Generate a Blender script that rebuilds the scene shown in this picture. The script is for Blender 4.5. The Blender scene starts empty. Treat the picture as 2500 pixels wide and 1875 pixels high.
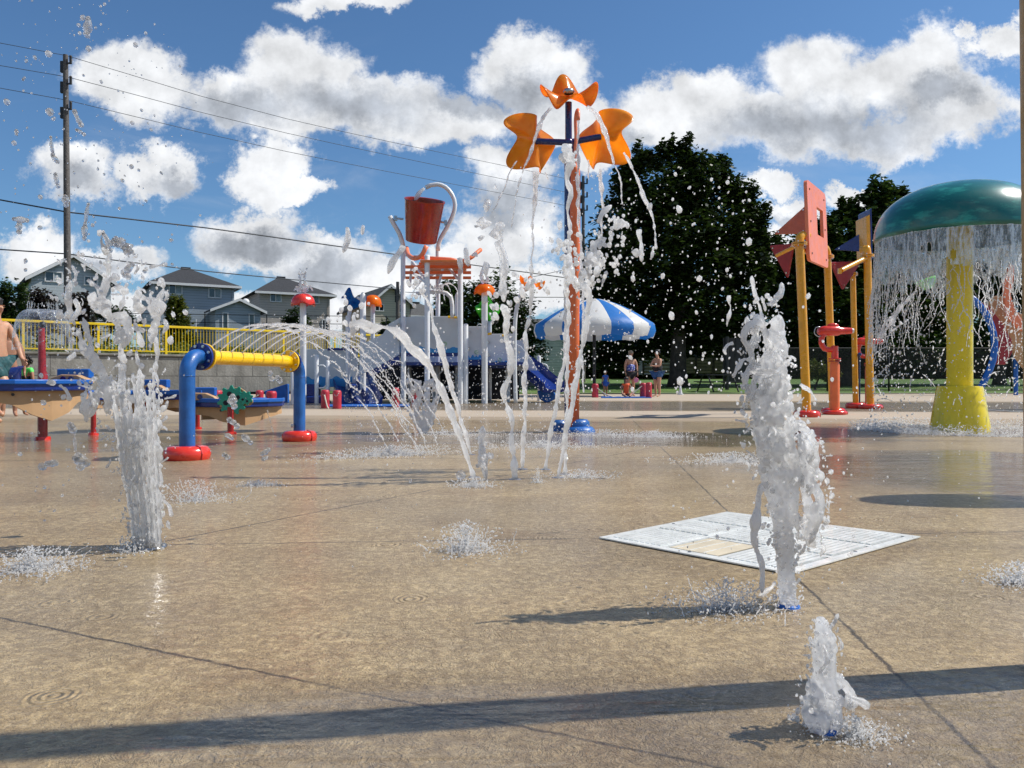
import bpy, math, random
import numpy as np
from mathutils import Vector, Matrix, noise as mnoise
R = math.radians
F, CX, H0, CH = 1950.0, 1250.0, 930.0, 0.55
scene = bpy.context.scene
col = scene.collection
rng = random.Random(7)

def W(px, py, Y):
    "a place in the park at distance Y, from its bearing and elevation seen from the spot where the photograph was taken"
    return Vector(((px - CX) / F * Y, Y, CH + (H0 - py) / F * Y))
def G(px, py):
    Y = CH * F / (py - H0)
    return Vector(((px - CX) / F * Y, Y, 0.0))

# ---------------------------------------------------------------- mesh helpers
def frame(d):
    d = d.normalized()
    a = Vector((0, 0, 1)) if abs(d.z) < 0.9 else Vector((1, 0, 0))
    u = d.cross(a).normalized()
    return u, d.cross(u).normalized()

_ico = {}
def ico(n):
    if n not in _ico:
        import bmesh
        bm = bmesh.new(); bmesh.ops.create_icosphere(bm, subdivisions=n, radius=1.0)
        bm.verts.ensure_lookup_table()
        _ico[n] = ([v.co.copy() for v in bm.verts], [tuple(v.index for v in f.verts) for f in bm.faces]); bm.free()
    return _ico[n]

class MB:
    def __init__(s): s.v = []; s.f = []
    def add(s, vs, fs):
        o = len(s.v); s.v += [tuple(v) for v in vs]; s.f += [tuple(i + o for i in f) for f in fs]; return s
    def box(s, c, d, rz=0, m=None):
        c = Vector(c); x, y, z = d[0]/2, d[1]/2, d[2]/2
        vs = [Vector((a*x, b*y, e*z)) for e in (-1, 1) for a, b in ((-1,-1),(1,-1),(1,1),(-1,1))]
        M = m if m else Matrix.Rotation(rz, 3, 'Z')
        return s.add([M @ v + c for v in vs], [(3,2,1,0),(4,5,6,7),(0,1,5,4),(1,2,6,5),(2,3,7,6),(3,0,4,7)])
    def tube(s, pts, r, n=12, cap=True, closed=False):
        pts = [Vector(p) for p in pts]; k = len(pts)
        rs = r if isinstance(r, (list, tuple)) else [r]*k
        vs = []; u = None
        for i, p in enumerate(pts):
            if closed: d = pts[(i+1) % k] - pts[i-1]
            else: d = pts[min(i+1, k-1)] - pts[max(i-1, 0)]
            if d.length < 1e-9: d = Vector((0,0,1))
            d.normalize()
            if u is None: u, w = frame(d)
            else:
                u = (u - d*u.dot(d));
                u = u.normalized() if u.length > 1e-6 else frame(d)[0]
                w = d.cross(u)
            for j in range(n):
                a = 2*math.pi*j/n
                vs.append(p + (u*math.cos(a) + w*math.sin(a))*rs[i])
        fs = []
        for i in range(k if closed else k-1):
            for j in range(n):
                a, b = i*n+j, i*n+(j+1) % n
                c, d2 = ((i+1) % k)*n+(j+1) % n, ((i+1) % k)*n+j
                fs.append((a, b, c, d2))
        if cap and not closed:
            fs.append(tuple(range(n-1, -1, -1))); fs.append(tuple((k-1)*n+j for j in range(n)))
        return s.add(vs, fs)
    def cyl(s, a, b, r, r2=None, n=16): return s.tube([a, b], [r, r if r2 is None else r2], n)
    def sphere(s, c, r, n=2, m=None):
        vs, fs = ico(n); c = Vector(c)
        rr = Vector((r, r, r)) if not isinstance(r, (tuple, list, Vector)) else Vector(r)
        out = []
        for v in vs:
            q = Vector((v.x*rr.x, v.y*rr.y, v.z*rr.z))
            if m: q = m @ q
            out.append(q + c)
        return s.add(out, fs)
    def lathe(s, prof, c=(0,0,0), n=32, m=None, capb=False, capt=False):
        c = Vector(c); vs = []; k = len(prof)
        for (r, z) in prof:
            for j in range(n):
                a = 2*math.pi*j/n; q = Vector((r*math.cos(a), r*math.sin(a), z))
                vs.append((m @ q if m else q) + c)
        fs = [(i*n+j, i*n+(j+1) % n, (i+1)*n+(j+1) % n, (i+1)*n+j) for i in range(k-1) for j in range(n)]
        if capb: fs.append(tuple(range(n-1, -1, -1)))
        if capt: fs.append(tuple((k-1)*n+j for j in range(n)))
        return s.add(vs, fs)
    def torus(s, c, R_, r, n=28, k=10, axis=(0,0,1)):
        u, w = frame(Vector(axis)); c = Vector(c)
        return s.tube([c + (u*math.cos(2*math.pi*i/n) + w*math.sin(2*math.pi*i/n))*R_ for i in range(n)], r, k, closed=True)
    def prism(s, poly, ext):
        ext = Vector(ext); k = len(poly); p = [Vector(q) for q in poly]
        nrm = Vector((0,0,0))
        for i in range(k):
            a, b = p[i], p[(i+1) % k]; nrm += a.cross(b)
        if nrm.dot(ext) > 0: p.reverse()
        return s.add(p + [q + ext for q in p], [tuple(range(k)), tuple(range(2*k-1, k-1, -1))] + [(i, i+k, (i+1) % k + k, (i+1) % k) for i in range(k)])
    def grid(s, fn, nu, nv):
        vs = [fn(i/(nu-1), j/(nv-1)) for j in range(nv) for i in range(nu)]
        return s.add(vs, [(j*nu+i, j*nu+i+1, (j+1)*nu+i+1, (j+1)*nu+i) for j in range(nv-1) for i in range(nu-1)])
    def build(s, name, m=None, parent=None, smooth=False, bevel=0, angle=None):
        me = bpy.data.meshes.new(name)
        me.from_pydata(s.v, [], s.f)
        if smooth: me.polygons.foreach_set('use_smooth', [True]*len(me.polygons))
        if m:
            for q in (m if isinstance(m, (list, tuple)) else [m]): me.materials.append(q)
        o = bpy.data.objects.new(name, me); col.objects.link(o)
        if smooth and angle: 
            me.set_sharp_from_angle(angle=R(angle))
        if bevel:
            b = o.modifiers.new('bevel', 'BEVEL'); b.width = bevel; b.segments = 2; b.limit_method = 'ANGLE'; b.angle_limit = R(40)
        if parent is not None:
            o.parent = parent; o.matrix_parent_inverse = parent.matrix_world.inverted() if False else Matrix.Translation(-parent.location) if parent.get('_w') else Matrix.Identity(4)
        return o

def tag(o, label=None, cat=None, group=None, kind=None):
    if label: o['label'] = label
    if cat: o['category'] = cat
    if group: o['group'] = group
    if kind: o['kind'] = kind
    return o
def thing(name, label, cat, loc=(0,0,0), group=None):
    o = bpy.data.objects.new(name, None); col.objects.link(o); o.location = loc
    o.empty_display_size = 0.2
    return tag(o, label, cat, group)
def part(mb, name, m, t, smooth=False, bevel=0, angle=None):
    "vertices are written in park coordinates; the part hangs on its thing (or on a part whose thing stands at base)"
    o = mb.build(name, m, None, smooth, bevel, angle)
    o.parent = t
    off = Vector((0,0,0)); q = t
    while q is not None: off += q.location; q = q.parent
    for v in o.data.vertices: v.co -= off
    return o
def link_copy(o, parent=None):
    c = o.copy(); col.objects.link(c); c.parent = parent
    for ch in list(o.children): link_copy(ch, c)
    return c
def catmull(pts, step):
    p = [Vector(q) for q in pts]; p = [p[0]*2-p[1]] + p + [p[-1]*2-p[-2]]; out = []
    for i in range(1, len(p)-2):
        L = (p[i+1]-p[i]).length; n = max(1, int(L/step))
        for k in range(n):
            t = k/n
            out.append(0.5*((2*p[i]) + (p[i+1]-p[i-1])*t + (2*p[i-1]-5*p[i]+4*p[i+1]-p[i+2])*t*t + (3*p[i]-p[i-1]-3*p[i+1]+p[i+2])*t**3))
    out.append(p[-2]); return out

# ---------------------------------------------------------------- materials
class NT:
    def __init__(s, nt): s.nt = nt
    def n(s, typ, ins=None, **props):
        nd = s.nt.nodes.new(typ)
        for k, v in props.items(): setattr(nd, k, v)
        for k, v in (ins or {}).items(): s.put(nd.inputs[k], v)
        return nd
    def put(s, sock, v):
        if isinstance(v, bpy.types.NodeSocket): s.nt.links.new(v, sock)
        elif isinstance(v, bpy.types.Node): s.nt.links.new(v.outputs[0], sock)
        else:
            if isinstance(v, (tuple, list)) and len(v) == 3 and sock.type == 'RGBA': v = (*v, 1)
            sock.default_value = v
    def m(s, op, a, b=0.0, c=None, clamp=False):
        nd = s.nt.nodes.new('ShaderNodeMath'); nd.operation = op; nd.use_clamp = clamp
        s.put(nd.inputs[0], a); s.put(nd.inputs[1], b)
        if c is not None: s.put(nd.inputs[2], c)
        return nd.outputs[0]
    def vm(s, op, a, b=(0,0,0)):
        nd = s.nt.nodes.new('ShaderNodeVectorMath'); nd.operation = op
        s.put(nd.inputs[0], a); s.put(nd.inputs[1], b)
        return nd.outputs['Value'] if op in ('LENGTH', 'DOT_PRODUCT') else nd.outputs[0]
    def mix(s, fac, a, b, mode='MIX'):
        nd = s.nt.nodes.new('ShaderNodeMix'); nd.data_type = 'RGBA'; nd.blend_type = mode
        s.put(nd.inputs[0], fac); s.put(nd.inputs[6], a); s.put(nd.inputs[7], b)
        return nd.outputs[2]
    def ss(s, x, lo, hi, a=0.0, b=1.0):
        nd = s.nt.nodes.new('ShaderNodeMapRange'); nd.interpolation_type = 'SMOOTHSTEP'
        s.put(nd.inputs[0], x)
        for i, v in enumerate((lo, hi, a, b)): s.put(nd.inputs[i+1], v)
        return nd.outputs[0]
    def noise(s, vec, scale, detail=4, rough=0.5, dist=0.0, col_=False):
        nd = s.n('ShaderNodeTexNoise', {'Vector': vec, 'Scale': scale, 'Detail': detail, 'Roughness': rough, 'Distortion': dist})
        return nd.outputs['Color' if col_ else 'Fac']
    def bump(s, h, strength, dist, normal=None):
        ins = {'Height': h, 'Strength': strength, 'Distance': dist}
        if normal is not None: ins['Normal'] = normal
        return s.n('ShaderNodeBump', ins).outputs[0]
def newmat(name):
    m = bpy.data.materials.new(name); m.use_nodes = True
    t = NT(m.node_tree); m.node_tree.nodes.clear()
    out = t.n('ShaderNodeOutputMaterial')
    return m, t, out
def pmat(name, c, rough=0.4, vary=0.12, scale=6.0, bump=0.0, bscale=60.0, metal=0.0, coat=0.0, trans=0.0, worn=None, wornc=(0.7,0.7,0.7), sub=0.0, drips=0.0, spec=0.5):
    m, t, out = newmat(name)
    pos = t.n('ShaderNodeTexCoord').outputs['Object']
    n1 = t.noise(pos, scale, 5, 0.6)
    base = t.mix(t.ss(n1, 0.3, 0.7), tuple(x*(1-vary) for x in c), tuple(min(1, x*(1+vary)) for x in c))
    if worn:
        n2 = t.noise(pos, worn, 8, 0.75)
        base = t.mix(t.ss(n2, 0.60, 0.70, 0, 0.7), base, wornc)
    if drips:
        sv = t.vm('MULTIPLY', pos, (1, 1, 0.12)); n3 = t.noise(sv, drips, 5, 0.6)
        base = t.mix(t.ss(n3, 0.45, 0.75, 0, 0.55), base, tuple(x*0.55 for x in c))
    b = t.n('ShaderNodeBsdfPrincipled', {'Base Color': base, 'Metallic': metal, 'Coat Weight': coat, 'Coat Roughness': 0.06, 'Transmission Weight': trans, 'Specular IOR Level': spec})
    t.put(b.inputs['Roughness'], t.ss(t.noise(pos, scale*2.3, 4), 0.3, 0.7, rough*0.75, min(1, rough*1.25)))
    if sub: b.inputs['Subsurface Weight'].default_value = sub
    if bump: t.put(b.inputs['Normal'], t.bump(t.noise(pos, bscale, 4, 0.6), bump, 0.01))
    t.put(out.inputs[0], b); return m

M = {}
M['blue'] = pmat('blue_paint', (0.012,0.11,0.38), 0.4, 0.2, 9, 0.12, 120, coat=0.25, worn=16, wornc=(0.05,0.20,0.45))
M['navy'] = pmat('navy_paint', (0.008,0.022,0.14), 0.25, 0.15, 8, coat=0.4)
M['navy_plastic'] = pmat('navy_plastic', (0.004,0.025,0.19), 0.35, 0.2, 6, coat=0.15)
M['sky_blue'] = pmat('mid_blue_plastic', (0.006,0.11,0.45), 0.4, 0.1)
M['yellow'] = pmat('yellow_paint', (0.95,0.56,0.003), 0.32, 0.06, 5, coat=0.4)
M['rail_yellow'] = pmat('rail_yellow_paint', (0.78,0.55,0.01), 0.4, 0.08, 5)
M['gold'] = pmat('golden_yellow_paint', (0.80,0.36,0.004), 0.3, 0.1, 5, coat=0.3)
M['lemon'] = pmat('lemon_yellow_paint', (0.88,0.68,0.002), 0.28, 0.06, 4, coat=0.3, drips=7)
M['red'] = pmat('red_plastic', (0.68,0.035,0.018), 0.22, 0.1, 8, coat=0.5)
M['dark_red'] = pmat('dark_red_paint', (0.33,0.012,0.012), 0.3, 0.2, 9, coat=0.3, worn=8, wornc=(0.48,0.05,0.05))
M['bollard_red'] = pmat('bollard_red', (0.48,0.03,0.05), 0.4, 0.2, 12, 0.3, 60)
M['maroon'] = pmat('maroon_plastic', (0.30,0.02,0.03), 0.4, 0.12, 6)
M['bucket'] = pmat('bucket_red', (0.26,0.018,0.008), 0.3, 0.12, 4, coat=0.3)
M['orange'] = pmat('orange_paint', (0.78,0.175,0.055), 0.5, 0.1, 5, 0.1, 90)
M['orange_deck'] = pmat('orange_deck', (0.72,0.20,0.05), 0.45, 0.12, 5)
M['salmon'] = pmat('salmon_plastic', (0.86,0.24,0.12), 0.4, 0.06, 3)
M['faded_salmon'] = pmat('scratched_salmon', (0.55,0.13,0.07), 0.5, 0.1, 5, worn=13, wornc=(0.6,0.4,0.35))
M['cream'] = pmat('shaded_cream_plastic', (0.50,0.31,0.16), 0.5, 0.08, 4)  # cream lowered towards brown to carry the shade on the tray skirts
M['white'] = pmat('white_paint', (0.72,0.74,0.76), 0.35, 0.05, 6, coat=0.2)
M['panel'] = pmat('pale_grey_panel', (0.60,0.65,0.67), 0.5, 0.05, 3, worn=0)
M['wave'] = pmat('wave_blue', (0.03,0.28,0.62), 0.5, 0.08)
M['lime'] = pmat('lime_green', (0.12,0.62,0.02), 0.35, 0.1)
M['green_ring'] = pmat('pale_green', (0.35,0.58,0.35), 0.5)
M['teal'] = pmat('teal_green_plastic', (0.005,0.30,0.20), 0.35, 0.1, 10, coat=0.3)
M['metal'] = pmat('galvanised_metal', (0.45,0.46,0.48), 0.3, 0.1, 20, metal=1.0)
M['bolt'] = pmat('steel_bolt', (0.6,0.6,0.62), 0.25, 0.1, 30, metal=1.0)
M['black'] = pmat('black_plastic', (0.015,0.015,0.017), 0.5, 0.2)
M['dark'] = pmat('shade_and_hole_dark', (0.008,0.010,0.018), 0.7, 0.3, 3)  # near black for gear holes and for shade painted under deck and wall
M['rope'] = pmat('pale_rope', (0.55,0.5,0.42), 0.8, 0.2, 30, 0.4, 200)
M['tan_post'] = pmat('tan_paint', (0.40,0.24,0.07), 0.45, 0.15, 6, 0.1, 60)
M['wood_pole'] = pmat('weathered_pole_wood', (0.11,0.10,0.095), 0.85, 0.35, 12, 0.5, 40)
M['wire'] = pmat('wire_grey', (0.05,0.055,0.065), 0.6)
M['skin'] = pmat('skin', (0.50,0.27,0.17), 0.5, 0.08, 10, sub=0.1)
M['skin2'] = pmat('skin_tan', (0.36,0.18,0.11), 0.5, 0.08, 10, sub=0.1)
M['hair'] = pmat('dark_hair', (0.012,0.009,0.008), 0.5, 0.3, 40, 0.4, 90)
M['hair_grey'] = pmat('fair_hair', (0.30,0.24,0.17), 0.5, 0.3, 40, 0.4, 90)
M['denim'] = pmat('blue_denim', (0.035,0.10,0.24), 0.8, 0.2, 30)
M['black_cloth'] = pmat('black_cloth', (0.012,0.012,0.014), 0.8, 0.2, 20)
M['teal_cloth'] = pmat('dark_teal_cloth', (0.015,0.07,0.08), 0.8, 0.3, 14)
M['lime_cloth'] = pmat('lime_cloth', (0.10,0.72,0.12), 0.7, 0.05)
M['orange_cloth'] = pmat('orange_cloth', (0.78,0.10,0.02), 0.7, 0.08)
M['blue_cloth'] = pmat('blue_cloth', (0.03,0.12,0.50), 0.7, 0.15, 12)
M['pink'] = pmat('pink_cloth', (0.75,0.25,0.42), 0.7)
M['trim'] = pmat('white_trim', (0.66,0.67,0.68), 0.5, 0.05)
M['glass'] = pmat('window_glass', (0.02,0.03,0.04), 0.05, 0.1, 2, spec=0.9)
M['curtain'] = pmat('curtain_pane', (0.22,0.28,0.30), 0.25, 0.25, 3)
M['bark'] = pmat('bark', (0.045,0.035,0.028), 0.9, 0.4, 6, 0.8, 14)
M['brown_fence'] = pmat('brown_fence_wood', (0.20,0.16,0.13), 0.85, 0.25, 3)
M['teal_dark'] = None
def floral():
    m, t, out = newmat('floral_swimsuit'); pos = t.n('ShaderNodeTexCoord').outputs['Object']
    v = t.n('ShaderNodeTexVoronoi', {'Vector': pos, 'Scale': 16.0, 'Randomness': 1.0}, feature='F1')
    c = t.mix(t.ss(v.outputs['Distance'], 0.35, 0.5), (0.62,0.64,0.8), (0.05,0.08,0.35))
    t.put(out.inputs[0], t.n('ShaderNodeBsdfPrincipled', {'Base Color': c, 'Roughness': 0.6})); return m
M['floral'] = floral()
def mushroom_mat():
    m, t, out = newmat('teal_dome_paint'); pos = t.n('ShaderNodeTexCoord').outputs['Object']
    wear = t.ss(t.noise(t.vm('MULTIPLY', pos, (1,1,3)), 3.2, 9, 0.72), 0.50, 0.66, 0, 0.62)
    base = t.mix(wear, (0.0005,0.13,0.12), (0.04,0.38,0.30))
    rip = t.noise(t.vm('MULTIPLY', pos, (1,1,0.5)), 22, 3, 0.5, 0.6)
    t.put(out.inputs[0], t.n('ShaderNodeBsdfPrincipled', {'Base Color': base, 'Roughness': 0.28, 'Coat Weight': 0.5, 'Coat Roughness': 0.04, 'Coat Normal': t.bump(rip, 0.35, 0.02)})); return m
M['dome'] = mushroom_mat()
def translucent(name, c, edge):
    m, t, out = newmat(name); pos = t.n('ShaderNodeTexCoord').outputs['Object']
    n = t.ss(t.noise(pos, 7, 5, 0.6), 0.3, 0.75)
    cc = t.mix(n, c, edge)
    a = t.n('ShaderNodeBsdfPrincipled', {'Base Color': cc, 'Roughness': 0.22, 'Coat Weight': 0.6, 'Coat Roughness': 0.05})
    b = t.n('ShaderNodeBsdfTranslucent', {'Color': cc})
    t.put(out.inputs[0], t.n('ShaderNodeMixShader', {0: 0.72, 1: a, 2: b})); return m
M['petal'] = translucent('translucent_orange', (1.0,0.50,0.05), (1.0,0.33,0.02))
M['petal_pale'] = translucent('translucent_amber', (1.0,0.55,0.09), (0.95,0.42,0.04))
M['blue_petal'] = translucent('translucent_blue', (0.02,0.30,0.62), (0.01,0.16,0.5))
M['lime_petal'] = translucent('translucent_lime', (0.16,0.62,0.04), (0.05,0.45,0.03))
def siding(name, c, pitch=0.19):
    m, t, out = newmat(name); pos = t.n('ShaderNodeTexCoord').outputs['Object']
    z = t.n('ShaderNodeSeparateXYZ', {0: pos}).outputs[2]
    fr = t.m('FRACT', t.m('DIVIDE', z, pitch))
    line = t.ss(fr, 0.0, 0.22, 0.45, 1.0)
    base = t.mix(t.noise(pos, 1.2, 3), tuple(x*0.92 for x in c), tuple(x*1.08 for x in c))
    base = t.mix(1.0, base, t.n('ShaderNodeCombineColor', {0: line, 1: line, 2: line}).outputs[0], 'MULTIPLY')
    t.put(out.inputs[0], t.n('ShaderNodeBsdfPrincipled', {'Base Color': base, 'Roughness': 0.6, 'Normal': t.bump(fr, 0.5, 0.02)})); return m
M['siding_blue'] = siding('blue_grey_siding', (0.32,0.38,0.44))
M['siding_grey'] = siding('pale_grey_siding', (0.46,0.51,0.54))
M['siding_taupe'] = siding('taupe_siding', (0.46,0.41,0.37))
M['siding_beige'] = siding('beige_siding', (0.50,0.45,0.36))
M['siding_white'] = siding('white_siding', (0.55,0.55,0.54), 0.2)
def shingle(name, c):
    m, t, out = newmat(name); pos = t.n('ShaderNodeTexCoord').outputs['Object']
    br = t.n('ShaderNodeTexNoise', {'Vector': t.vm('MULTIPLY', pos, (3, 3, 9)), 'Scale': 3.0, 'Detail': 6.0})
    c2 = t.mix(t.ss(br.outputs[0], 0.35, 0.65), tuple(x*0.7 for x in c), tuple(x*1.4 for x in c))
    t.put(out.inputs[0], t.n('ShaderNodeBsdfPrincipled', {'Base Color': c2, 'Roughness': 0.9, 'Normal': t.bump(br.outputs[0], 0.5, 0.05)})); return m
M['shingle'] = shingle('dark_shingles', (0.028,0.029,0.032))
M['shingle_grey'] = shingle('grey_shingles', (0.07,0.07,0.068))
def blocks():
    m, t, out = newmat('concrete_block'); tc = t.n('ShaderNodeTexCoord').outputs['Object']
    s = t.n('ShaderNodeSeparateXYZ', {0: tc})
    v = t.n('ShaderNodeCombineXYZ', {0: s.outputs[0], 1: s.outputs[2], 2: 0.0}).outputs[0]
    b = t.n('ShaderNodeTexBrick', {'Vector': v, 'Color1': (0.34,0.33,0.30,1), 'Color2': (0.25,0.245,0.225,1), 'Mortar': (0.02,0.02,0.02,1), 'Scale': 1.0, 'Mortar Size': 0.012, 'Mortar Smooth': 0.3, 'Bias': 0.0, 'Brick Width': 1.5, 'Row Height': 0.74})
    n1 = t.noise(t.vm('MULTIPLY', tc, (1,1,0.35)), 2.2, 7, 0.65)
    c = t.mix(t.ss(n1, 0.3, 0.75, 0, 0.75), b.outputs[0], (0.10,0.095,0.085), 'MIX')
    c = t.mix(t.ss(t.noise(tc, 25, 4), 0.3, 0.7, 0, 0.25), c, (0.1,0.1,0.09))
    h = t.m('SUBTRACT', t.noise(tc, 12, 6), t.m('MULTIPLY', b.outputs[1], 2.0))
    t.put(out.inputs[0], t.n('ShaderNodeBsdfPrincipled', {'Base Color': c, 'Roughness': 0.9, 'Normal': t.bump(h, 0.6, 0.03)})); return m
M['block'] = blocks()
def canopy_mat(name, c):
    m, t, out = newmat(name); pos = t.n('ShaderNodeTexCoord').outputs['Object']
    a = t.n('ShaderNodeBsdfPrincipled', {'Base Color': c, 'Roughness': 0.55, 'Normal': t.bump(t.noise(pos, 3, 4), 0.4, 0.05)})
    b = t.n('ShaderNodeBsdfTranslucent', {'Color': c})
    t.put(out.inputs[0], t.n('ShaderNodeMixShader', {0: 0.25, 1: a, 2: b})); return m
M['canopy_white'] = canopy_mat('white_canvas', (0.72,0.72,0.70,1))
M['canopy_blue'] = canopy_mat('blue_canvas', (0.01,0.17,0.55,1))
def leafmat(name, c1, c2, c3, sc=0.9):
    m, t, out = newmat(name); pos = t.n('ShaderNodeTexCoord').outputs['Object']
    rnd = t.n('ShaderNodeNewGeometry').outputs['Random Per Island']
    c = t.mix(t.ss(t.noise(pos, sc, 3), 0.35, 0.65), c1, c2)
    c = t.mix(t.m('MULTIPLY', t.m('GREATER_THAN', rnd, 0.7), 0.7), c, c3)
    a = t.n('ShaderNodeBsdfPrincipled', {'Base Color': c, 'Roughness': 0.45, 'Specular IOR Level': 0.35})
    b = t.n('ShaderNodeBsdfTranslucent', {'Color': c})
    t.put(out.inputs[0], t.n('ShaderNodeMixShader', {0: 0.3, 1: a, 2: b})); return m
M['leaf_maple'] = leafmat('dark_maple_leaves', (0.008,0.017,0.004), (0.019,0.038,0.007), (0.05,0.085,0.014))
M['leaf_green'] = leafmat('green_leaves', (0.016,0.036,0.007), (0.03,0.062,0.010), (0.07,0.11,0.018))
M['leaf_yellow'] = leafmat('yellow_green_leaves', (0.06,0.09,0.015), (0.12,0.15,0.02), (0.2,0.2,0.03))
M['leaf_purple'] = leafmat('dark_purple_leaves', (0.015,0.012,0.012), (0.03,0.02,0.018), (0.05,0.05,0.025))
def grassmat():
    m, t, out = newmat('lawn_grass'); pos = t.n('ShaderNodeTexCoord').outputs['Object']
    c = t.mix(t.ss(t.noise(pos, 0.6, 6, 0.7), 0.35, 0.65), (0.05,0.11,0.015), (0.10,0.19,0.025))
    c = t.mix(t.ss(t.noise(pos, 14, 4, 0.7), 0.5, 0.75), c, (0.19,0.21,0.05))
    t.put(out.inputs[0], t.n('ShaderNodeBsdfPrincipled', {'Base Color': c, 'Roughness': 0.8, 'Normal': t.bump(t.noise(pos, 30, 5), 0.8, 0.06)})); return m
M['grass'] = grassmat()
def weedy():
    m, t, out = newmat('weedy_slope'); pos = t.n('ShaderNodeTexCoord').outputs['Object']
    c = t.mix(t.ss(t.noise(pos, 1.4, 6, 0.75), 0.4, 0.62), (0.035,0.035,0.02), (0.11,0.12,0.03))
    t.put(out.inputs[0], t.n('ShaderNodeBsdfPrincipled', {'Base Color': c, 'Roughness': 0.9, 'Normal': t.bump(t.noise(pos, 8, 6), 1.0, 0.2)})); return m
M['weedy'] = weedy()

# water: clear drops, lumpy half-clear strands, white aerated foam, thin films
def water_mat(name, white, bs=220.0, bstr=0.7, opac=0.5, edge=0.75, lens=False, sss=0.06):
    m, t, out = newmat(name); pos = t.n('ShaderNodeTexCoord').outputs['Object']
    h = t.noise(pos, bs, 3, 0.6, 0.6); nb = t.bump(h, bstr, 0.004)
    g = t.n('ShaderNodeBsdfGlass', {'Color': (0.98,0.99,1,1), 'Roughness': 0.02, 'IOR': 1.33, 'Normal': nb})
    tr = t.n('ShaderNodeBsdfTransparent', {'Color': (0.985, 0.99, 1.0, 1)})
    gl = t.n('ShaderNodeBsdfGlossy', {'Color': (1,1,1,1), 'Roughness': 0.03, 'Normal': nb})
    if lens: a = t.n('ShaderNodeMixShader', {0: opac, 1: tr, 2: g})
    else:
        fr = t.m('MINIMUM', t.m('ADD', t.m('MULTIPLY', t.n('ShaderNodeLayerWeight', {0: 0.35, 'Normal': nb}).outputs[1], 0.6), 0.05), 0.7)
        a = t.n('ShaderNodeMixShader', {0: fr, 1: tr, 2: gl})
    d = t.n('ShaderNodeBsdfPrincipled', {'Base Color': (0.998,0.999,1.0,1), 'Roughness': 0.3, 'Subsurface Weight': 1.0, 'Subsurface Scale': sss, 'Subsurface Radius': (1.0,1.0,1.0), 'Specular IOR Level': 0.2})
    tl = t.n('ShaderNodeBsdfTranslucent', {'Color': (0.995,0.997,1.0,1)})
    d2 = t.n('ShaderNodeMixShader', {0: 0.90, 1: d, 2: tl})
    d2 = t.n('ShaderNodeMixShader', {0: t.m('ADD', t.m('MULTIPLY', t.n('ShaderNodeLayerWeight', {0: 0.15, 'Normal': nb}).outputs[0], 0.4), 0.03), 1: d2, 2: gl})
    rg = t.n('ShaderNodeBsdfGlossy', {'Color': (1,1,1,1), 'Roughness': 0.5, 'Normal': nb})
    d2 = t.n('ShaderNodeMixShader', {0: 0.05, 1: d2, 2: rg})
    fc = t.n('ShaderNodeLayerWeight', {0: 0.45}).outputs[1]
    w = t.ss(t.noise(pos, bs*0.4, 4, 0.7), 0.5-0.2, 0.5+0.2, white-0.4, white+0.4)
    w = t.m('SUBTRACT', w, t.m('MULTIPLY', t.m('SUBTRACT', fc, 0.35), edge), clamp=True)
    t.put(out.inputs[0], t.n('ShaderNodeMixShader', {0: w, 1: a, 2: d2})); return m
M['w_clear'] = water_mat('clear_water', 0.26, 130, 0.5, 0.7, lens=True)
M['w_strand'] = water_mat('lumpy_water', 0.62, 170, 0.6)
M['w_foam'] = water_mat('aerated_water', 1.05, 230, 0.6, edge=0.5)
M['w_spray'] = water_mat('white_spray', 1.0, 90, 0.2, edge=0.15, sss=0.01)
def film():
    m, t, out = newmat('falling_water_film'); pos = t.n('ShaderNodeTexCoord').outputs['Object']
    s = t.vm('MULTIPLY', pos, (1, 1, 0.16)); n1 = t.noise(s, 34, 5, 0.62, 0.3); n2 = t.noise(t.vm('MULTIPLY', pos, (1,1,0.6)), 60, 4, 0.6)
    nb = t.bump(t.m('ADD', n1, n2), 0.8, 0.01)
    w = t.ss(t.m('ADD', t.m('MULTIPLY', n1, 0.7), t.m('MULTIPLY', n2, 0.3)), 0.38, 0.64, 0.14, 0.80)
    tr = t.n('ShaderNodeBsdfTransparent', {'Color': (0.94,0.97,1,1)})
    gl = t.n('ShaderNodeBsdfGlossy', {'Color': (0.9,0.95,1,1), 'Roughness': 0.08, 'Normal': nb})
    di = t.n('ShaderNodeBsdfTranslucent', {'Color': (0.8,0.86,0.92,1), 'Normal': nb})
    df = t.n('ShaderNodeBsdfDiffuse', {'Color': (0.8,0.86,0.92,1), 'Normal': nb})
    a = t.n('ShaderNodeMixShader', {0: 0.5, 1: di, 2: df}); a = t.n('ShaderNodeMixShader', {0: 0.45, 1: a, 2: gl})
    t.put(out.inputs[0], t.n('ShaderNodeMixShader', {0: w, 1: tr, 2: a})); return m
M['w_film'] = film()

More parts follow.
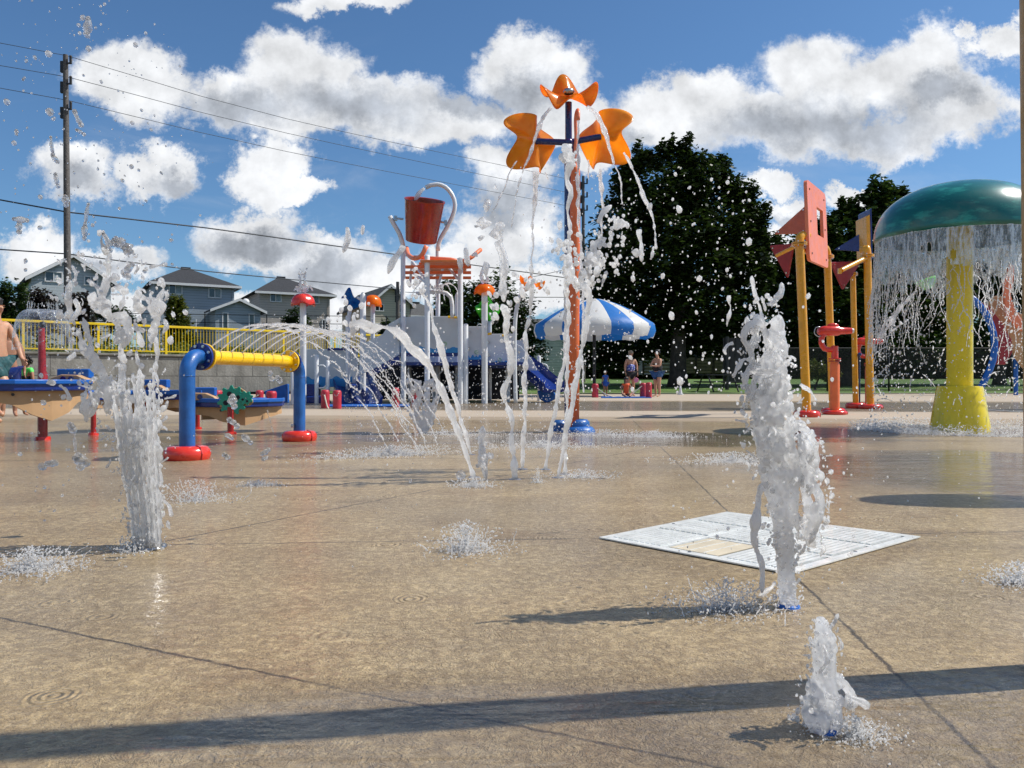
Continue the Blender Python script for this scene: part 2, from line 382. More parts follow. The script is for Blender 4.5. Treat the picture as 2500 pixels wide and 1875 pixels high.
# wet exposed-aggregate concrete
def pad_mat():
    m, t, out = newmat('wet_concrete'); pos = t.n('ShaderNodeTexCoord').outputs['Object']
    sx = t.n('ShaderNodeSeparateXYZ', {0: pos}); X, Y = sx.outputs[0], sx.outputs[1]
    big = t.noise(pos, 0.55, 5, 0.6); mid = t.noise(pos, 3.2, 6, 0.65)
    c = t.mix(t.ss(mid, 0.32, 0.68), (0.40,0.28,0.130), (0.58,0.435,0.230))
    c = t.mix(t.ss(big, 0.42, 0.66, 0, 0.6), c, (0.25,0.21,0.155))
    stain = t.ss(t.noise(t.vm('MULTIPLY', pos, (0.45, 1.3, 1)), 0.8, 6, 0.68, 0.4), 0.50, 0.64, 0, 0.55); c = t.mix(stain, c, (0.17,0.115,0.06))
    gold = t.ss(t.noise(t.vm('ADD', pos, (13.0, 5, 0)), 1.6, 5, 0.7), 0.55, 0.68, 0, 0.6)
    c = t.mix(gold, c, (0.22,0.13,0.06))
    st = t.n('ShaderNodeTexVoronoi', {'Vector': pos, 'Scale': 120.0, 'Randomness': 1.0})
    stc = t.n('ShaderNodeSeparateColor', {0: st.outputs['Color']})
    dk = t.m('MULTIPLY', t.m('GREATER_THAN', stc.outputs[0], 0.80), t.ss(st.outputs['Distance'], 0.25, 0.45, 1, 0))
    lt = t.m('MULTIPLY', t.m('LESS_THAN', stc.outputs[1], 0.22), t.ss(st.outputs['Distance'], 0.25, 0.5, 1, 0))
    c = t.mix(t.m('MULTIPLY', dk, 0.55), c, (0.06,0.045,0.035)); c = t.mix(t.m('MULTIPLY', lt, 0.45), c, (0.5,0.4,0.28))
    fine = t.noise(pos, 260, 3, 0.7)
    c = t.mix(t.ss(fine, 0.35, 0.7, 0, 0.55), c, (0.55,0.42,0.26)); c = t.mix(t.ss(t.noise(pos, 90, 5, 0.75), 0.52, 0.68, 0, 0.6), c, (0.10,0.07,0.045))
    c = t.mix(t.ss(t.noise(pos, 34, 6, 0.75), 0.42, 0.62, 0.5, 0), c, (0.12,0.08,0.045)); c = t.mix(t.ss(t.noise(t.vm('ADD', pos, (3,9,0)), 48, 5, 0.75), 0.54, 0.66, 0, 0.65), c, (0.60,0.46,0.27))
    # sawn joints in the slab
    wob = t.m('MULTIPLY', t.m('SUBTRACT', t.noise(pos, 16, 6, 0.75), 0.5), 0.026)
    for (ax, ay, bx, by, w) in ((-1.19,1.855,0.287,1.141,0.0035), (1.01,4.38,0.688,1.166,0.0038), (-1.7,2.64,0.4,2.80,0.004), (-1.0,3.05,-0.3,4.2,0.005), (-6,5.4,4,5.9,0.008), (-8,8.1,8,8.3,0.012), (-12,10.4,14,10.9,0.02)):
        L = math.hypot(bx-ax, by-ay); nx, ny = -(by-ay)/L, (bx-ax)/L
        d = t.m('ADD', t.m('ADD', t.m('MULTIPLY', X, nx), t.m('MULTIPLY', Y, ny)), -(ax*nx+ay*ny))
        d = t.m('ABSOLUTE', t.m('ADD', d, wob))
        j = t.m('MULTIPLY', t.ss(d, w*0.4, w*1.9, 0.85, 0.0), t.ss(t.noise(pos, 5, 5, 0.7), 0.36, 0.52, 0.35, 1.0))
        c = t.mix(j, c, (0.025,0.02,0.018))
    # dry bands (paler, matt) further back
    e = t.m('ADD', Y, t.m('MULTIPLY', t.m('SUBTRACT', t.noise(t.vm('MULTIPLY', pos, (0.25,1,1)), 0.5, 4, 0.6), 0.5), 2.4))
    e = t.m('ADD', e, t.m('MULTIPLY', X, 0.10))
    d1 = t.m('MULTIPLY', t.ss(e, 10.6, 11.2), t.ss(e, 14.7, 15.3, 1, 0))
    d2 = t.ss(e, 21.5, 23.0)
    dry = t.m('MAXIMUM', d1, d2, clamp=True)
    d3 = t.m('MULTIPLY', t.ss(e, 12.2, 12.6), t.ss(e, 14.5, 15.2, 1, 0))
    c = t.mix(t.m('MULTIPLY', dry, 0.8), c, (0.33,0.265,0.195)); c = t.mix(t.m('MULTIPLY', t.m('MAXIMUM', d3, d2), 0.8), c, (0.48,0.40,0.31))
    pud = t.m('MULTIPLY', t.ss(e, 14.8, 15.4), t.ss(e, 20.5, 22.0, 1, 0))
    c = t.mix(t.m('MULTIPLY', pud, 0.55), c, (0.10,0.095,0.085))
    wetf = t.m('SUBTRACT', 1.0, dry)
    # ripples: wind streaks, drop rings, fine chop
    r1 = t.noise(t.vm('MULTIPLY', pos, (0.6, 2.0, 1)), 9, 4, 0.6, 0.8)
    r2 = t.noise(pos, 46, 3, 0.6, 1.2)
    vr = t.n('ShaderNodeTexVoronoi', {'Vector': t.vm('ADD', pos, t.vm('MULTIPLY', t.noise(pos, 6, 2, 0.5, 0, True), (0.05,0.05,0))), 'Scale': 5.5, 'Randomness': 1.0})
    dist = vr.outputs['Distance']; keep = t.m('GREATER_THAN', t.n('ShaderNodeSeparateColor', {0: vr.outputs['Color']}).outputs[0], 0.72)
    ring = t.m('MULTIPLY', t.m('SINE', t.m('MULTIPLY', dist, 75.0)), t.m('MULTIPLY', keep, t.ss(dist, 0.1, 0.38, 1, 0)))
    h = t.m('ADD', t.m('MULTIPLY', r1, 1.6), t.m('MULTIPLY', r2, 0.9)); h = t.m('ADD', h, t.m('MULTIPLY', ring, 0.4))
    pn = t.m('MULTIPLY', t.m('SUBTRACT', t.noise(pos, 0.9, 4, 0.6), 0.5), 1.3); pudm = None
    for (qx, qy, rx, ry) in ((3.1, 5.0, 2.2, 1.5), (-4.6, 7.2, 3.4, 1.5), (1.2, 7.6, 3.0, 1.0), (0.4, 1.25, 1.3, 0.30), (5.5, 8.6, 2.0, 0.8)):
        e_ = t.vm('LENGTH', t.vm('MULTIPLY', t.vm('SUBTRACT', pos, (qx, qy, 0)), (1/rx, 1/ry, 0))); e_ = t.ss(t.m('ADD', e_, pn), 0.6, 1.15, 1, 0)
        pudm = e_ if pudm is None else t.m('MAXIMUM', pudm, e_)
    h = t.m('MULTIPLY', h, t.ss(pudm, 0, 1, 1.0, 0.10))
    h = t.m('ADD', h, t.m('MULTIPLY', t.noise(t.vm('MULTIPLY', pos, (0.35, 1.6, 1)), 4.0, 3, 0.5, 1.0), 0.8))
    wetn = t.bump(h, 1.0, 0.016)
    c = t.mix(t.m('MULTIPLY', pudm, 0.42), c, (0.12,0.085,0.05))
    dw = t.vm('ADD', pos, t.vm('MULTIPLY', t.vm('SUBTRACT', t.noise(pos, 7, 3, 0.6, 0, True), (0.5,0.5,0.5)), (0.10,0.10,0)))
    q1 = t.m('ABSOLUTE', t.m('SUBTRACT', t.noise(dw, 34, 4, 0.65, 0.5), 0.5)); q2 = t.m('ABSOLUTE', t.m('SUBTRACT', t.noise(dw, 85, 3, 0.6, 0.4), 0.5))
    sq = t.m('ADD', t.ss(q1, 0.0, 0.07, 1, 0), t.m('MULTIPLY', t.ss(q2, 0.0, 0.09, 1, 0), 0.45))
    sq = t.m('ADD', t.m('MULTIPLY', sq, t.ss(t.noise(pos, 1.1, 3), 0.35, 0.6, 0.35, 1.0)), t.m('MULTIPLY', ring, 1.3))
    stone = t.bump(t.m('MULTIPLY', sq, wetf), 0.6, 0.0038, t.bump(t.m('ADD', fine, t.m('MULTIPLY', st.outputs['Distance'], 0.6)), 0.5, 0.005))
    wet = t.m('MULTIPLY', t.m('SUBTRACT', 1.0, t.m('MULTIPLY', dry, 0.85)), t.m('MAXIMUM', t.ss(Y, 1.5, 6.0, 0.40, 0.50), pudm))
    b = t.n('ShaderNodeBsdfPrincipled', {'Base Color': c, 'Normal': stone, 'Coat Normal': wetn, 'Coat Weight': wet, 'Coat Roughness': 0.035, 'Coat IOR': 1.33, 'Specular IOR Level': 0.3})
    t.put(b.inputs['Roughness'], t.ss(dry, 0, 1, 0.45, 0.8))
    t.put(out.inputs[0], b); return m
M['pad'] = pad_mat()
# ================================================================ camera, sun, sky
cam_d = bpy.data.cameras.new('camera'); cam = bpy.data.objects.new('camera', cam_d); col.objects.link(cam)
cam.location = (0, 0, CH); cam.rotation_euler = (R(90), 0, 0)
cam_d.lens = F/2500*36; cam_d.sensor_width = 36; cam_d.shift_y = -7.5/2500; cam_d.clip_start = 0.05; cam_d.clip_end = 2000
scene.camera = cam
SUN = Vector((1.0, 0.17, 0)).normalized(); EL = R(50)
sd = bpy.data.lights.new('sun', 'SUN'); sd.energy = 5.0; sd.angle = R(0.53); sd.color = (1.0, 0.95, 0.87)
so = bpy.data.objects.new('sun', sd); col.objects.link(so)
svec = Vector((SUN.x*math.cos(EL), SUN.y*math.cos(EL), math.sin(EL)))
so.rotation_euler = svec.to_track_quat('Z', 'Y').to_euler(); so.location = (20, 0, 30)
scene.view_settings.view_transform = 'Standard'; scene.view_settings.look = 'None'
scene.view_settings.exposure = 0.08; scene.view_settings.gamma = 1.0
world = bpy.data.worlds.new('World'); scene.world = world; world.use_nodes = True
wt = NT(world.node_tree); world.node_tree.nodes.clear()
wo = wt.n('ShaderNodeOutputWorld')
sky = wt.n('ShaderNodeTexSky', sky_type='NISHITA'); sky.sun_disc = False; sky.sun_elevation = EL
sky.sun_rotation = math.atan2(SUN.x, SUN.y); sky.altitude = 100; sky.air_density = 1.0; sky.dust_density = 0.6; sky.ozone_density = 2.2
skyc = wt.mix(1.0, sky.outputs[0], (0.76, 1.06, 1.30, 1), 'MULTIPLY')
gd = wt.vm('NORMALIZE', wt.n('ShaderNodeTexCoord').outputs['Generated'])
sp = wt.n('ShaderNodeSeparateXYZ', {0: gd}); dx, dy, dz = sp.outputs
inv = wt.m('DIVIDE', 1.0, wt.m('MAXIMUM', dy, 0.02))
U = wt.m('MULTIPLY', dx, inv); V = wt.m('MULTIPLY', dz, inv)
P0 = wt.n('ShaderNodeCombineXYZ', {0: U, 1: V, 2: 0.0}).outputs[0]
warp = wt.noise(P0, 4.2, 9, 0.68, 0.0, True)
P1 = wt.vm('ADD', P0, wt.vm('MULTIPLY', wt.vm('SUBTRACT', warp, (0.5,0.5,0.5)), (0.24, 0.20, 0)))
def chain(P, ells):
    f = None
    for (x, y, rx, ry) in ells:
        c = ((x-CX)/F, (H0-y)/F, 0); s = (F/rx, F/ry, 0)
        d = wt.vm('LENGTH', wt.vm('MULTIPLY', wt.vm('SUBTRACT', P, c), s))
        d = wt.m('SUBTRACT', 1.0, d)
        f = d if f is None else wt.m('MAXIMUM', f, d)
    return f
clouds = [(350,215,175,125),(540,260,120,100),(720,190,190,145),(690,290,200,120),(900,270,250,110),(1090,300,230,95),(1290,170,185,115),(1370,280,160,90),
  (1640,260,200,110),(1560,310,130,75),(1900,310,320,120),(2020,180,250,150),(2250,170,190,150),(2340,270,170,110),(2150,330,230,80),
  (170,440,170,85),(400,430,125,85),(650,430,120,90),(720,490,90,45),(640,580,190,85),(800,640,190,80),(70,600,150,75),(260,650,190,60),(930,700,240,80),
  (2440,110,80,60),(2500,60,70,60),(1870,470,90,45),(1920,540,110,50),(2060,480,85,40),(1250,440,170,100),(1230,570,190,110),(1130,640,140,60),(850,-10,170,50),(1300,700,260,80),(1880,640,90,80),(2120,465,50,22),(1480,390,120,60),(60,740,260,60),(600,760,500,60)]
f = chain(P1, clouds)
n2 = wt.noise(P0, 14, 9, 0.66)
f2 = wt.m('ADD', f, wt.m('MULTIPLY', wt.m('SUBTRACT', n2, 0.5), 0.75))
alpha = wt.ss(f2, 0.06, 0.42)
# thin high wisps
wis = wt.noise(wt.vm('MULTIPLY', P0, (1.2, 4.0, 1)), 3.0, 6, 0.6, 0.6)
alpha = wt.m('MAXIMUM', alpha, wt.m('MULTIPLY', wt.ss(wis, 0.52, 0.78, 0, 0.30), wt.ss(V, 0.5, 0.05)))
# thick undersides of the clouds are grey; billows are lit from the right and above
na0 = wt.noise(P0, 4.0, 4, 0.5)
grey = chain(P1, [(2080,300,300,85),(1850,330,220,70),(820,270,260,75),(560,290,150,60),(1150,250,170,50),(1280,220,130,60),(650,590,150,40),(820,650,150,45),(160,460,120,40),(430,455,80,40),(1250,500,130,60),(200,650,150,30),(1900,560,80,25),(1500,340,90,40),(2330,240,90,50)])
gfac = wt.ss(wt.m('ADD', grey, wt.m('MULTIPLY', wt.m('SUBTRACT', na0, 0.5), 0.5)), -0.25, 0.75, 0, 0.85)
na = wt.noise(P0, 7.5, 7, 0.6); nb_ = wt.noise(wt.vm('ADD', P0, (0.013, 0.022, 0)), 7.5, 7, 0.6)
rel = wt.m('MULTIPLY', wt.m('SUBTRACT', na, nb_), 2.6)
lum = wt.m('SUBTRACT', wt.m('ADD', 1.0, wt.m('MULTIPLY', rel, 0.55)), wt.m('MULTIPLY', gfac, 0.46))
lum = wt.m('MAXIMUM', lum, 0.25)
cc = wt.mix(gfac, (9.9, 10.1, 10.4, 1), (8.2, 9.0, 10.3, 1))
cl = wt.vm('MULTIPLY', cc, wt.n('ShaderNodeCombineXYZ', {0: lum, 1: lum, 2: lum}).outputs[0])
front = wt.ss(dy, 0.03, 0.12)
# behind the camera: the same kind of broken cloud, from plain noise
bn = wt.ss(wt.noise(gd, 2.6, 8, 0.6), 0.50, 0.62)
alpha = wt.mix(front, wt.m('MULTIPLY', bn, wt.ss(dz, 0.0, 0.15)), alpha)
lumb = wt.mix(front, (7.5, 7.8, 8.4, 1), cl)
fin = wt.mix(alpha, skyc, lumb)
bg = wt.n('ShaderNodeBackground', {'Color': fin, 'Strength': 0.083})
wt.put(wo.inputs[0], bg)
world.cycles.sampling_method = 'MANUAL'; world.cycles.sample_map_resolution = 1024
scene.render.engine = 'CYCLES'
cy = scene.cycles
cy.max_bounces = 12; cy.diffuse_bounces = 7; cy.glossy_bounces = 4; cy.transmission_bounces = 8; cy.transparent_max_bounces = 24
cy.caustics_reflective = False; cy.caustics_refractive = False; cy.sample_clamp_indirect = 10
cy.use_denoising = True; cy.use_adaptive_sampling = True; cy.adaptive_threshold = 0.02
try: cy.denoiser = 'OPENIMAGEDENOISE'
except Exception: pass

# ================================================================ ground
WA, WB = Vector((-17.9, 28.0, 0)), Vector((-6.6, 37.3, 0))      # line of the retaining wall
wd = (WB-WA).normalized(); wn = Vector((-wd.y, wd.x, 0))         # wn points uphill
def structure(mb, name, m, **k): return tag(mb.build(name, m, **k), kind='structure')
g = MB(); g.add([(-900,-300,-.35),(900,-300,-.35),(900,1200,-.35),(-900,1200,-.35)], [(0,1,2,3)]); structure(g, 'ground', M['weedy'])
pad = MB(); WC = WA - wd*26; WD = WB + wd*8
pad.add([(-40,-12,0),(45,-12,0),(45,33.2,0),(12,33.4,0),(-2,34.2,0),(WD.x,34.2+0,0),(WB.x-2.0,34.4,0),(WA.x,WA.y,0),(WC.x,WC.y,0),(-40,10,0)], [(0,1,2,3,4,5,6,7,8,9)])
structure(pad, 'splash_pad', M['pad'])
def lawn_z(x, y):
    a = min(max((y-33.4)/14, 0), 1); return 0.02 + 0.34*a + max(0, y-47)*0.012
lw = MB(); lw.grid(lambda u, v: Vector((-9+u*110, 33.25+v*v*110, lawn_z(0, 33.25+v*v*110) + 0.03*mnoise.noise(Vector((u*30, v*12, 0))))), 60, 50)
structure(lw, 'lawn', M['grass'], smooth=True)
kb = MB(); kb.prism([(-3,34.1,0),(12,33.28,0),(45,33.05,0),(45,33.25,0),(12,33.5,0),(-3,34.35,0)], (0,0,.045)); structure(kb, 'kerb', pmat('pale_kerb', (0.46,0.41,0.33), 0.8))
def hill_z(s, t): # s along the wall, t uphill distance
    k = min(max((s-40-21)/12, 0), 1); k = k*k*(3-2*k)
    return (1.52 + min(t, 8)*0.07 + max(0, min(t-8, 60))*0.012 + 0.06*mnoise.noise(Vector((s*0.35, t*0.35, 3))))*(1-k) - 0.5*k
hl = MB(); hl.grid(lambda u, v: (WA + wd*(-40+u*85) + wn*(0.35+v*v*120)) + Vector((0, 0, hill_z(u*85, v*v*120))), 90, 60)
structure(hl, 'hillside', M['weedy'], smooth=True)
# low plants on the bank behind the railing
def leaf_quads(mb, centers, size, rr, flat=0.0):
    n = len(centers)
    for c in centers:
        s = size*rr.uniform(0.6, 1.35)
        a = rr.uniform(0, 6.283); b = rr.gauss(0, 0.75)
        u = Vector((math.cos(a), math.sin(a), rr.uniform(-.5,.5))).normalized(); w = u.cross(Vector((math.sin(b), math.cos(a*2)*0.4, math.cos(b)))).normalized()
        mb.add([c-u*s, c+w*s*0.55, c+u*s, c-w*s*0.55], [(0,1,2,3)])
gc = MB(); cs = []
for i in range(16000):
    s = rng.uniform(-9, 26); t = rng.uniform(0.4, 7)**1.0
    if mnoise.noise(Vector((s*0.6, t*0.6, 9))) < -0.12: continue
    p = WA + wd*s + wn*t; hh = 0.15 + 0.6*max(0, mnoise.noise(Vector((s*0.5, t*0.4, 1)))+0.25)
    cs.append(Vector((p.x, p.y, hill_z(s+40, t) + rng.uniform(0, hh))))
leaf_quads(gc, cs, 0.075, rng); tag(gc.build('bank_plants', M['leaf_yellow']), 'weedy low green plants covering the bank behind the yellow railing', 'ground cover', kind='stuff')

# retaining wall
wl = bpy.data.objects.new('x', None)
wroot = thing('retaining_wall', 'long grey wall of large concrete blocks under the yellow railing', 'wall', WA)
wroot.rotation_euler = (0, 0, math.atan2(wd.y, wd.x))
b = MB(); b.box((4, 0.35, 0.80), (42, 0.7, 1.44)); o = b.build('block_wall', M['block'], bevel=0.02); o.parent = wroot
b = MB(); b.box((4, 0.32, 1.56), (42, 0.78, 0.08)); o = b.build('coping', pmat('coping_concrete', (0.22,0.21,0.18), 0.9, 0.25, 3), bevel=0.015); o.parent = wroot
b = MB(); b.box((4, 0.45, 0.03), (42, 0.6, 0.15)); o = b.build('shade_strip', M['dark']); o.parent = wroot  # near-black strip standing in for the shadow along the wall foot
# yellow railing on the wall
rr_ = thing('yellow_railing', 'yellow metal railing with upright bars along the top of the block wall', 'railing', WA + Vector((0,0,1.6)))
rr_.rotation_euler = wroot.rotation_euler
L0 = -14.0; bay = 2.45
for k in range(13):
    x0 = L0 + k*bay
    zz = 0.0
    p = MB(); p.box((x0, 0.3, 0.53), (0.085, 0.06, 1.1)); o = p.build('post', M['rail_yellow'], bevel=0.006); o.parent = rr_
    if k < 12:
        q = MB()
        for j in range(1, 20): q.cyl((x0+j*bay/20, 0.3, 0.12), (x0+j*bay/20, 0.3, 1.05), 0.011, n=6)
        q.box((x0+bay/2, 0.3, 0.12), (bay-0.09, 0.045, 0.05))
        o = q.build('bar_panel', M['rail_yellow']); o.parent = rr_
tp = MB(); tp.box((L0+bay*6, 0.3, 1.11), (bay*12+0.1, 0.10, 0.09)); o = tp.build('top_rail', M['rail_yellow'], bevel=0.01); o.parent = rr_

# ================================================================ houses
def window(parent, x, y, z, w, h, mat_='glass', style=2, drape=True):
    f_ = MB(); t_ = 0.07
    for (cx_, cz, sw, sh) in ((x, z+h/2, w, t_), (x, z-h/2, w, t_), (x-w/2, z, t_, h+t_), (x+w/2, z, t_, h+t_)): f_.box((cx_, y-0.03, cz), (sw, 0.09, sh))
    if style == 2: f_.box((x, y-0.026, z), (0.05, 0.07, h-t_))
    wnd = part_l(f_, 'window', M['trim'], parent)
    p = MB(); p.box((x-w/4, y-0.005, z), (w/2-0.09, 0.02, h-t_)); part_l(p, 'pane', M['glass'], wnd)
    p = MB(); p.box((x+w/4, y-0.005, z), (w/2-0.09, 0.02, h-t_)); part_l(p, 'pane', M['curtain' if drape else 'glass'], wnd)
def part_l(mb, name, m, parent, **k):
    o = mb.build(name, m, **k); o.parent = parent; return o
def slab_roof(poly_top, th):  # polygons with thickness downward
    mb = MB()
    for p in poly_top: mb.prism(p, (0, 0, -th))
    return mb
# house 1: gable end facing the park (far left)
def gable_house(name, label, x0, x1, Y, zb, ze, zp, px_, depth, sid, roofm, wins, ov=0.45, xpk=None, group=None):
    xm = xpk if xpk is not None else (x0+x1)/2
    h = thing(name, label, 'house', (xm, Y, zb))
    L = lambda v: Vector(v) - Vector((xm, Y, zb))
    mb = MB(); mb.prism([L((x0,Y,zb)), L((x1,Y,zb)), L((x1,Y,ze)), L((xm,Y,zp)), L((x0,Y,ze))], (0, depth, 0)); part_l(mb, 'wall', sid, h)
    sl = (zp-ze)/(xm-x0); sr = (zp-ze)/(x1-xm)
    rf = MB(); th = 0.2
    for sgn, xe, s in ((-1, x0-ov, sl), (1, x1+ov, sr)):
        a = L((xm, Y-ov, zp+th)); b_ = L((xe, Y-ov, zp+th-abs(xe-xm)*s))
        rf.add([a, b_, b_+Vector((0,depth+2*ov,0)), a+Vector((0,depth+2*ov,0)), a-Vector((0,0,th)), b_-Vector((0,0,th)), b_+Vector((0,depth+2*ov,-th)), a+Vector((0,depth+2*ov,-th))],
               [(0,1,2,3),(7,6,5,4),(0,4,5,1),(1,5,6,2),(2,6,7,3),(3,7,4,0)])
    ro = part_l(rf, 'roof', roofm, h)
    tr = MB()
    for sgn, xe, s in ((-1, x0-ov, sl), (1, x1+ov, sr)):
        a = L((xm, Y-ov-0.03, zp+th*0.9)); b_ = L((xe, Y-ov-0.03, zp+th*0.9-abs(xe-xm)*s))
        tr.add([a, b_, b_-Vector((0,0,.22)), a-Vector((0,0,.22)), a+Vector((0,.03,0)), b_+Vector((0,.03,0)), b_+Vector((0,.03,-.22)), a+Vector((0,.03,-.22))], [(0,1,2,3),(7,6,5,4),(0,4,5,1),(1,5,6,2),(2,6,7,3),(3,7,4,0)])
    part_l(tr, 'fascia', M['trim'], h)
    for (wx, wz, ww, wh, dr) in wins: window(h, wx-xm, 0, wz-zb, ww, wh, drape=dr)
    return h
def XZ(px, py, Y): v = W(px, py, Y); return v.x, v.z
Y1 = 52
x0, z = XZ(90, 684, Y1); x1, _ = XZ(262, 684, Y1); xp, zp = XZ(178, 628, Y1)
def wn_(px, py, Y, w, h, dr=True): a = XZ(px, py, Y); return (a[0], a[1], w, h, dr)
h1 = gable_house('gable_house', 'pale grey sided gable-end house behind the utility pole, leftmost in the row', x0, x1, Y1, 1.4, z, zp, None, 10, M['siding_grey'], M['shingle'],
   [wn_(137, 679, Y1, 0.95, 0.62), wn_(217, 683, Y1, 0.75, 0.58, False), wn_(232, 752, Y1, 0.85, 0.75)], ov=0.35, xpk=xp)

def hip_house(name, label, pxl, pxr, eave_y, peak_l, peak_r, peak_y, Y, zb, depth, sid, roofm, wins, extra=None, ov=0.4):
    x0, ze = XZ(pxl, eave_y, Y); x1, _ = XZ(pxr, eave_y, Y)
    pl, zp = XZ(peak_l, peak_y, Y+depth*0.5); pr, _ = XZ(peak_r, peak_y, Y+depth*0.5)
    xm = (x0+x1)/2
    h = thing(name, label, 'house', (xm, Y, zb)); o = Vector((xm, Y, zb))
    mb = MB(); mb.prism([Vector((x0,Y,zb))-o, Vector((x1,Y,zb))-o, Vector((x1,Y,ze))-o, Vector((x0,Y,ze))-o], (0,depth,0)); part_l(mb, 'wall', sid, h)
    c = [Vector((x0-ov,Y-ov,ze))-o, Vector((x1+ov,Y-ov,ze))-o, Vector((x1+ov,Y+depth+ov,ze))-o, Vector((x0-ov,Y+depth+ov,ze))-o]
    hl_ = abs(pr-pl)/2+.05; r0, r1 = Vector((-hl_, depth*.5, zp-zb)), Vector((hl_, depth*.5, zp-zb))
    rf = MB(); rf.add(c+[r0, r1], [(0,1,5,4),(1,2,5),(2,3,4,5),(3,0,4),(3,2,1,0)]); ro = part_l(rf, 'roof', roofm, h)
    v_ = MB(); v_.box(tuple(r0+Vector((0.25,-0.15,0.02))), (0.7,0.25,0.16)); part_l(v_, 'roof_vent', M['black'], ro, bevel=0.02)
    tr = MB(); tr.box(((c[0]+c[1])/2+Vector((0,-0.04,-0.09))), (x1-x0+2*ov, 0.08, 0.17))
    tr.box(((c[1]+c[2])/2+Vector((0.04,0,-0.09))), (0.08, depth+2*ov, 0.17)); part_l(tr, 'gutter', M['trim'], h)
    dp = MB(); dp.cyl((x1-xm-0.12, -0.07, 0), (x1-xm-0.12, -0.07, ze-zb-0.1), 0.045, n=8); part_l(dp, 'downpipe', sid, h)
    for (wx, wz, ww, wh, dr) in wins: window(h, wx-xm, 0, wz-zb, ww, wh, drape=dr)
    return h, o
Y2 = 58
h2, o2 = hip_house('hip_roof_house', 'blue-grey two-storey house with black hip roof and a small gabled rear wing', 386, 568, 694, 448, 462, 659, Y2, 1.6, 9.5, M['siding_blue'], M['shingle'],
   [wn_(432, 709, Y2, 0.85, 0.68), wn_(522, 713, Y2, 0.85, 0.68)])
def wing(parent, o, pxl, pxr, eave_y, pxp, peak_y, Y, d, zb, sid, roofm, doors):
    x0, ze = XZ(pxl, eave_y, Y); x1, _ = XZ(pxr, eave_y, Y); xm, zp = XZ(pxp, peak_y, Y)
    mb = MB(); mb.prism([Vector((x0,Y,zb))-o, Vector((x1,Y,zb))-o, Vector((x1,Y,ze))-o, Vector((xm,Y,zp))-o, Vector((x0,Y,ze))-o], (0,d,0)); w_ = part_l(mb, 'rear_wing', sid, parent)
    for xe, sg in ((x0, -1), (x1, 1)):
        s = (zp-ze)/abs(xm-xe); xo = xe+sg*0.4; a = Vector((xm,Y-0.3,zp+0.12))-o; b_ = Vector((xo,Y-0.3,zp+0.12-abs(xo-xm)*s))-o
        q = MB(); q.prism([a, b_, b_+Vector((0,d,0)), a+Vector((0,d,0))], (0,0,-.1)); part_l(q, 'wing_roof', roofm, w_)
        q = MB(); q.prism([a+Vector((0,-.04,.02)), b_+Vector((0,-.04,.02)), b_+Vector((0,-.04,-.17)), a+Vector((0,-.04,-.17))], (0,0.035,0)); part_l(q, 'fascia', M['trim'], w_)
    for (px_, py_, w, hh) in doors:
        a = XZ(px_, py_, Y); q = MB()
        for (cx_, cz, sw_, sh) in ((0, hh/2, w+.1, .07), (-w/2, 0, .07, hh), (w/2, 0, .07, hh)): q.box(Vector((a[0]+cx_, Y-.03, a[1]+cz))-o, (sw_, .08, sh))
        wf = part_l(q, 'window', M['trim'], w_)
        q = MB(); q.box(Vector((a[0], Y-.005, a[1]))-o, (w-.05, .02, hh-.04)); part_l(q, 'pane', M['glass'], wf)
wing(h2, o2, 474, 583, 752, 530, 728, Y2-2.6, 2.58, 1.6, M['siding_blue'], M['shingle'], [(497, 779, 0.35, 1.05), (561, 780, 0.35, 1.1)])
Y3 = 62
h3, o3 = hip_house('taupe_house', 'taupe two-storey house with dark hip roof behind the red spray mushroom', 636, 806, 716, 686, 702, 681, Y3, 1.6, 10, M['siding_taupe'], M['shingle'],
   [wn_(674, 729, Y3, 0.8, 0.62), wn_(766, 729, Y3, 0.8, 0.62), wn_(794, 790, Y3, 0.45, 0.75, False)])
sdh = MB(); sdh.lathe([(0.0,0.10),(0.12,0.08),(0.22,0.02),(0.26,-0.05),(0.25,-0.06),(0.2,0.0),(0.0,0.07)], (0,0,0), 20, Matrix.Rotation(R(70),3,'X')); 
sdp = XZ(586, 741, Y3-1.2); o = part_l(sdh, 'satellite_dish', M['trim'], h3, smooth=True); o.location = Vector((sdp[0], Y3-1.2, sdp[1]))-o3
am = MB(); am.cyl((0,0,0), (0.5,1.6,-0.25), 0.03, n=6); am.cyl((0,0,0),(0,-.3,0.02),0.02,n=6); part_l(am, 'dish_arm', M['metal'], o)
Y4 = 66
x0, z = XZ(905, 741, Y4); x1, _ = XZ(1003, 738, Y4); xp, zp = XZ(952, 700, Y4)
h4 = gable_house('beige_gable_house', 'beige sided gable house with grey roof behind the white play structure', x0, x1, Y4, 1.6, z, zp, None, 9, M['siding_beige'], M['shingle_grey'],
   [wn_(982, 752, Y4, 0.62, 0.68), wn_(925, 752, Y4, 0.72, 0.55, False), wn_(918, 800, Y4, 1.0, 0.6, False)], ov=0.4, xpk=xp)
Y5 = 70
h5, o5 = hip_house('brown_roof_house', 'low house with brown-grey roof seen between the posts of the bucket tower', 1008, 1090, 772, 1060, 1075, 741, Y5, 1.6, 8, M['siding_beige'], M['shingle_grey'], [wn_(1072, 790, Y5, 0.7, 0.5)])
for h_, a_ in ((h1,36),(h2,30),(h3,28),(h4,27),(h5,24)): h_.rotation_euler = (0,0,R(a_))
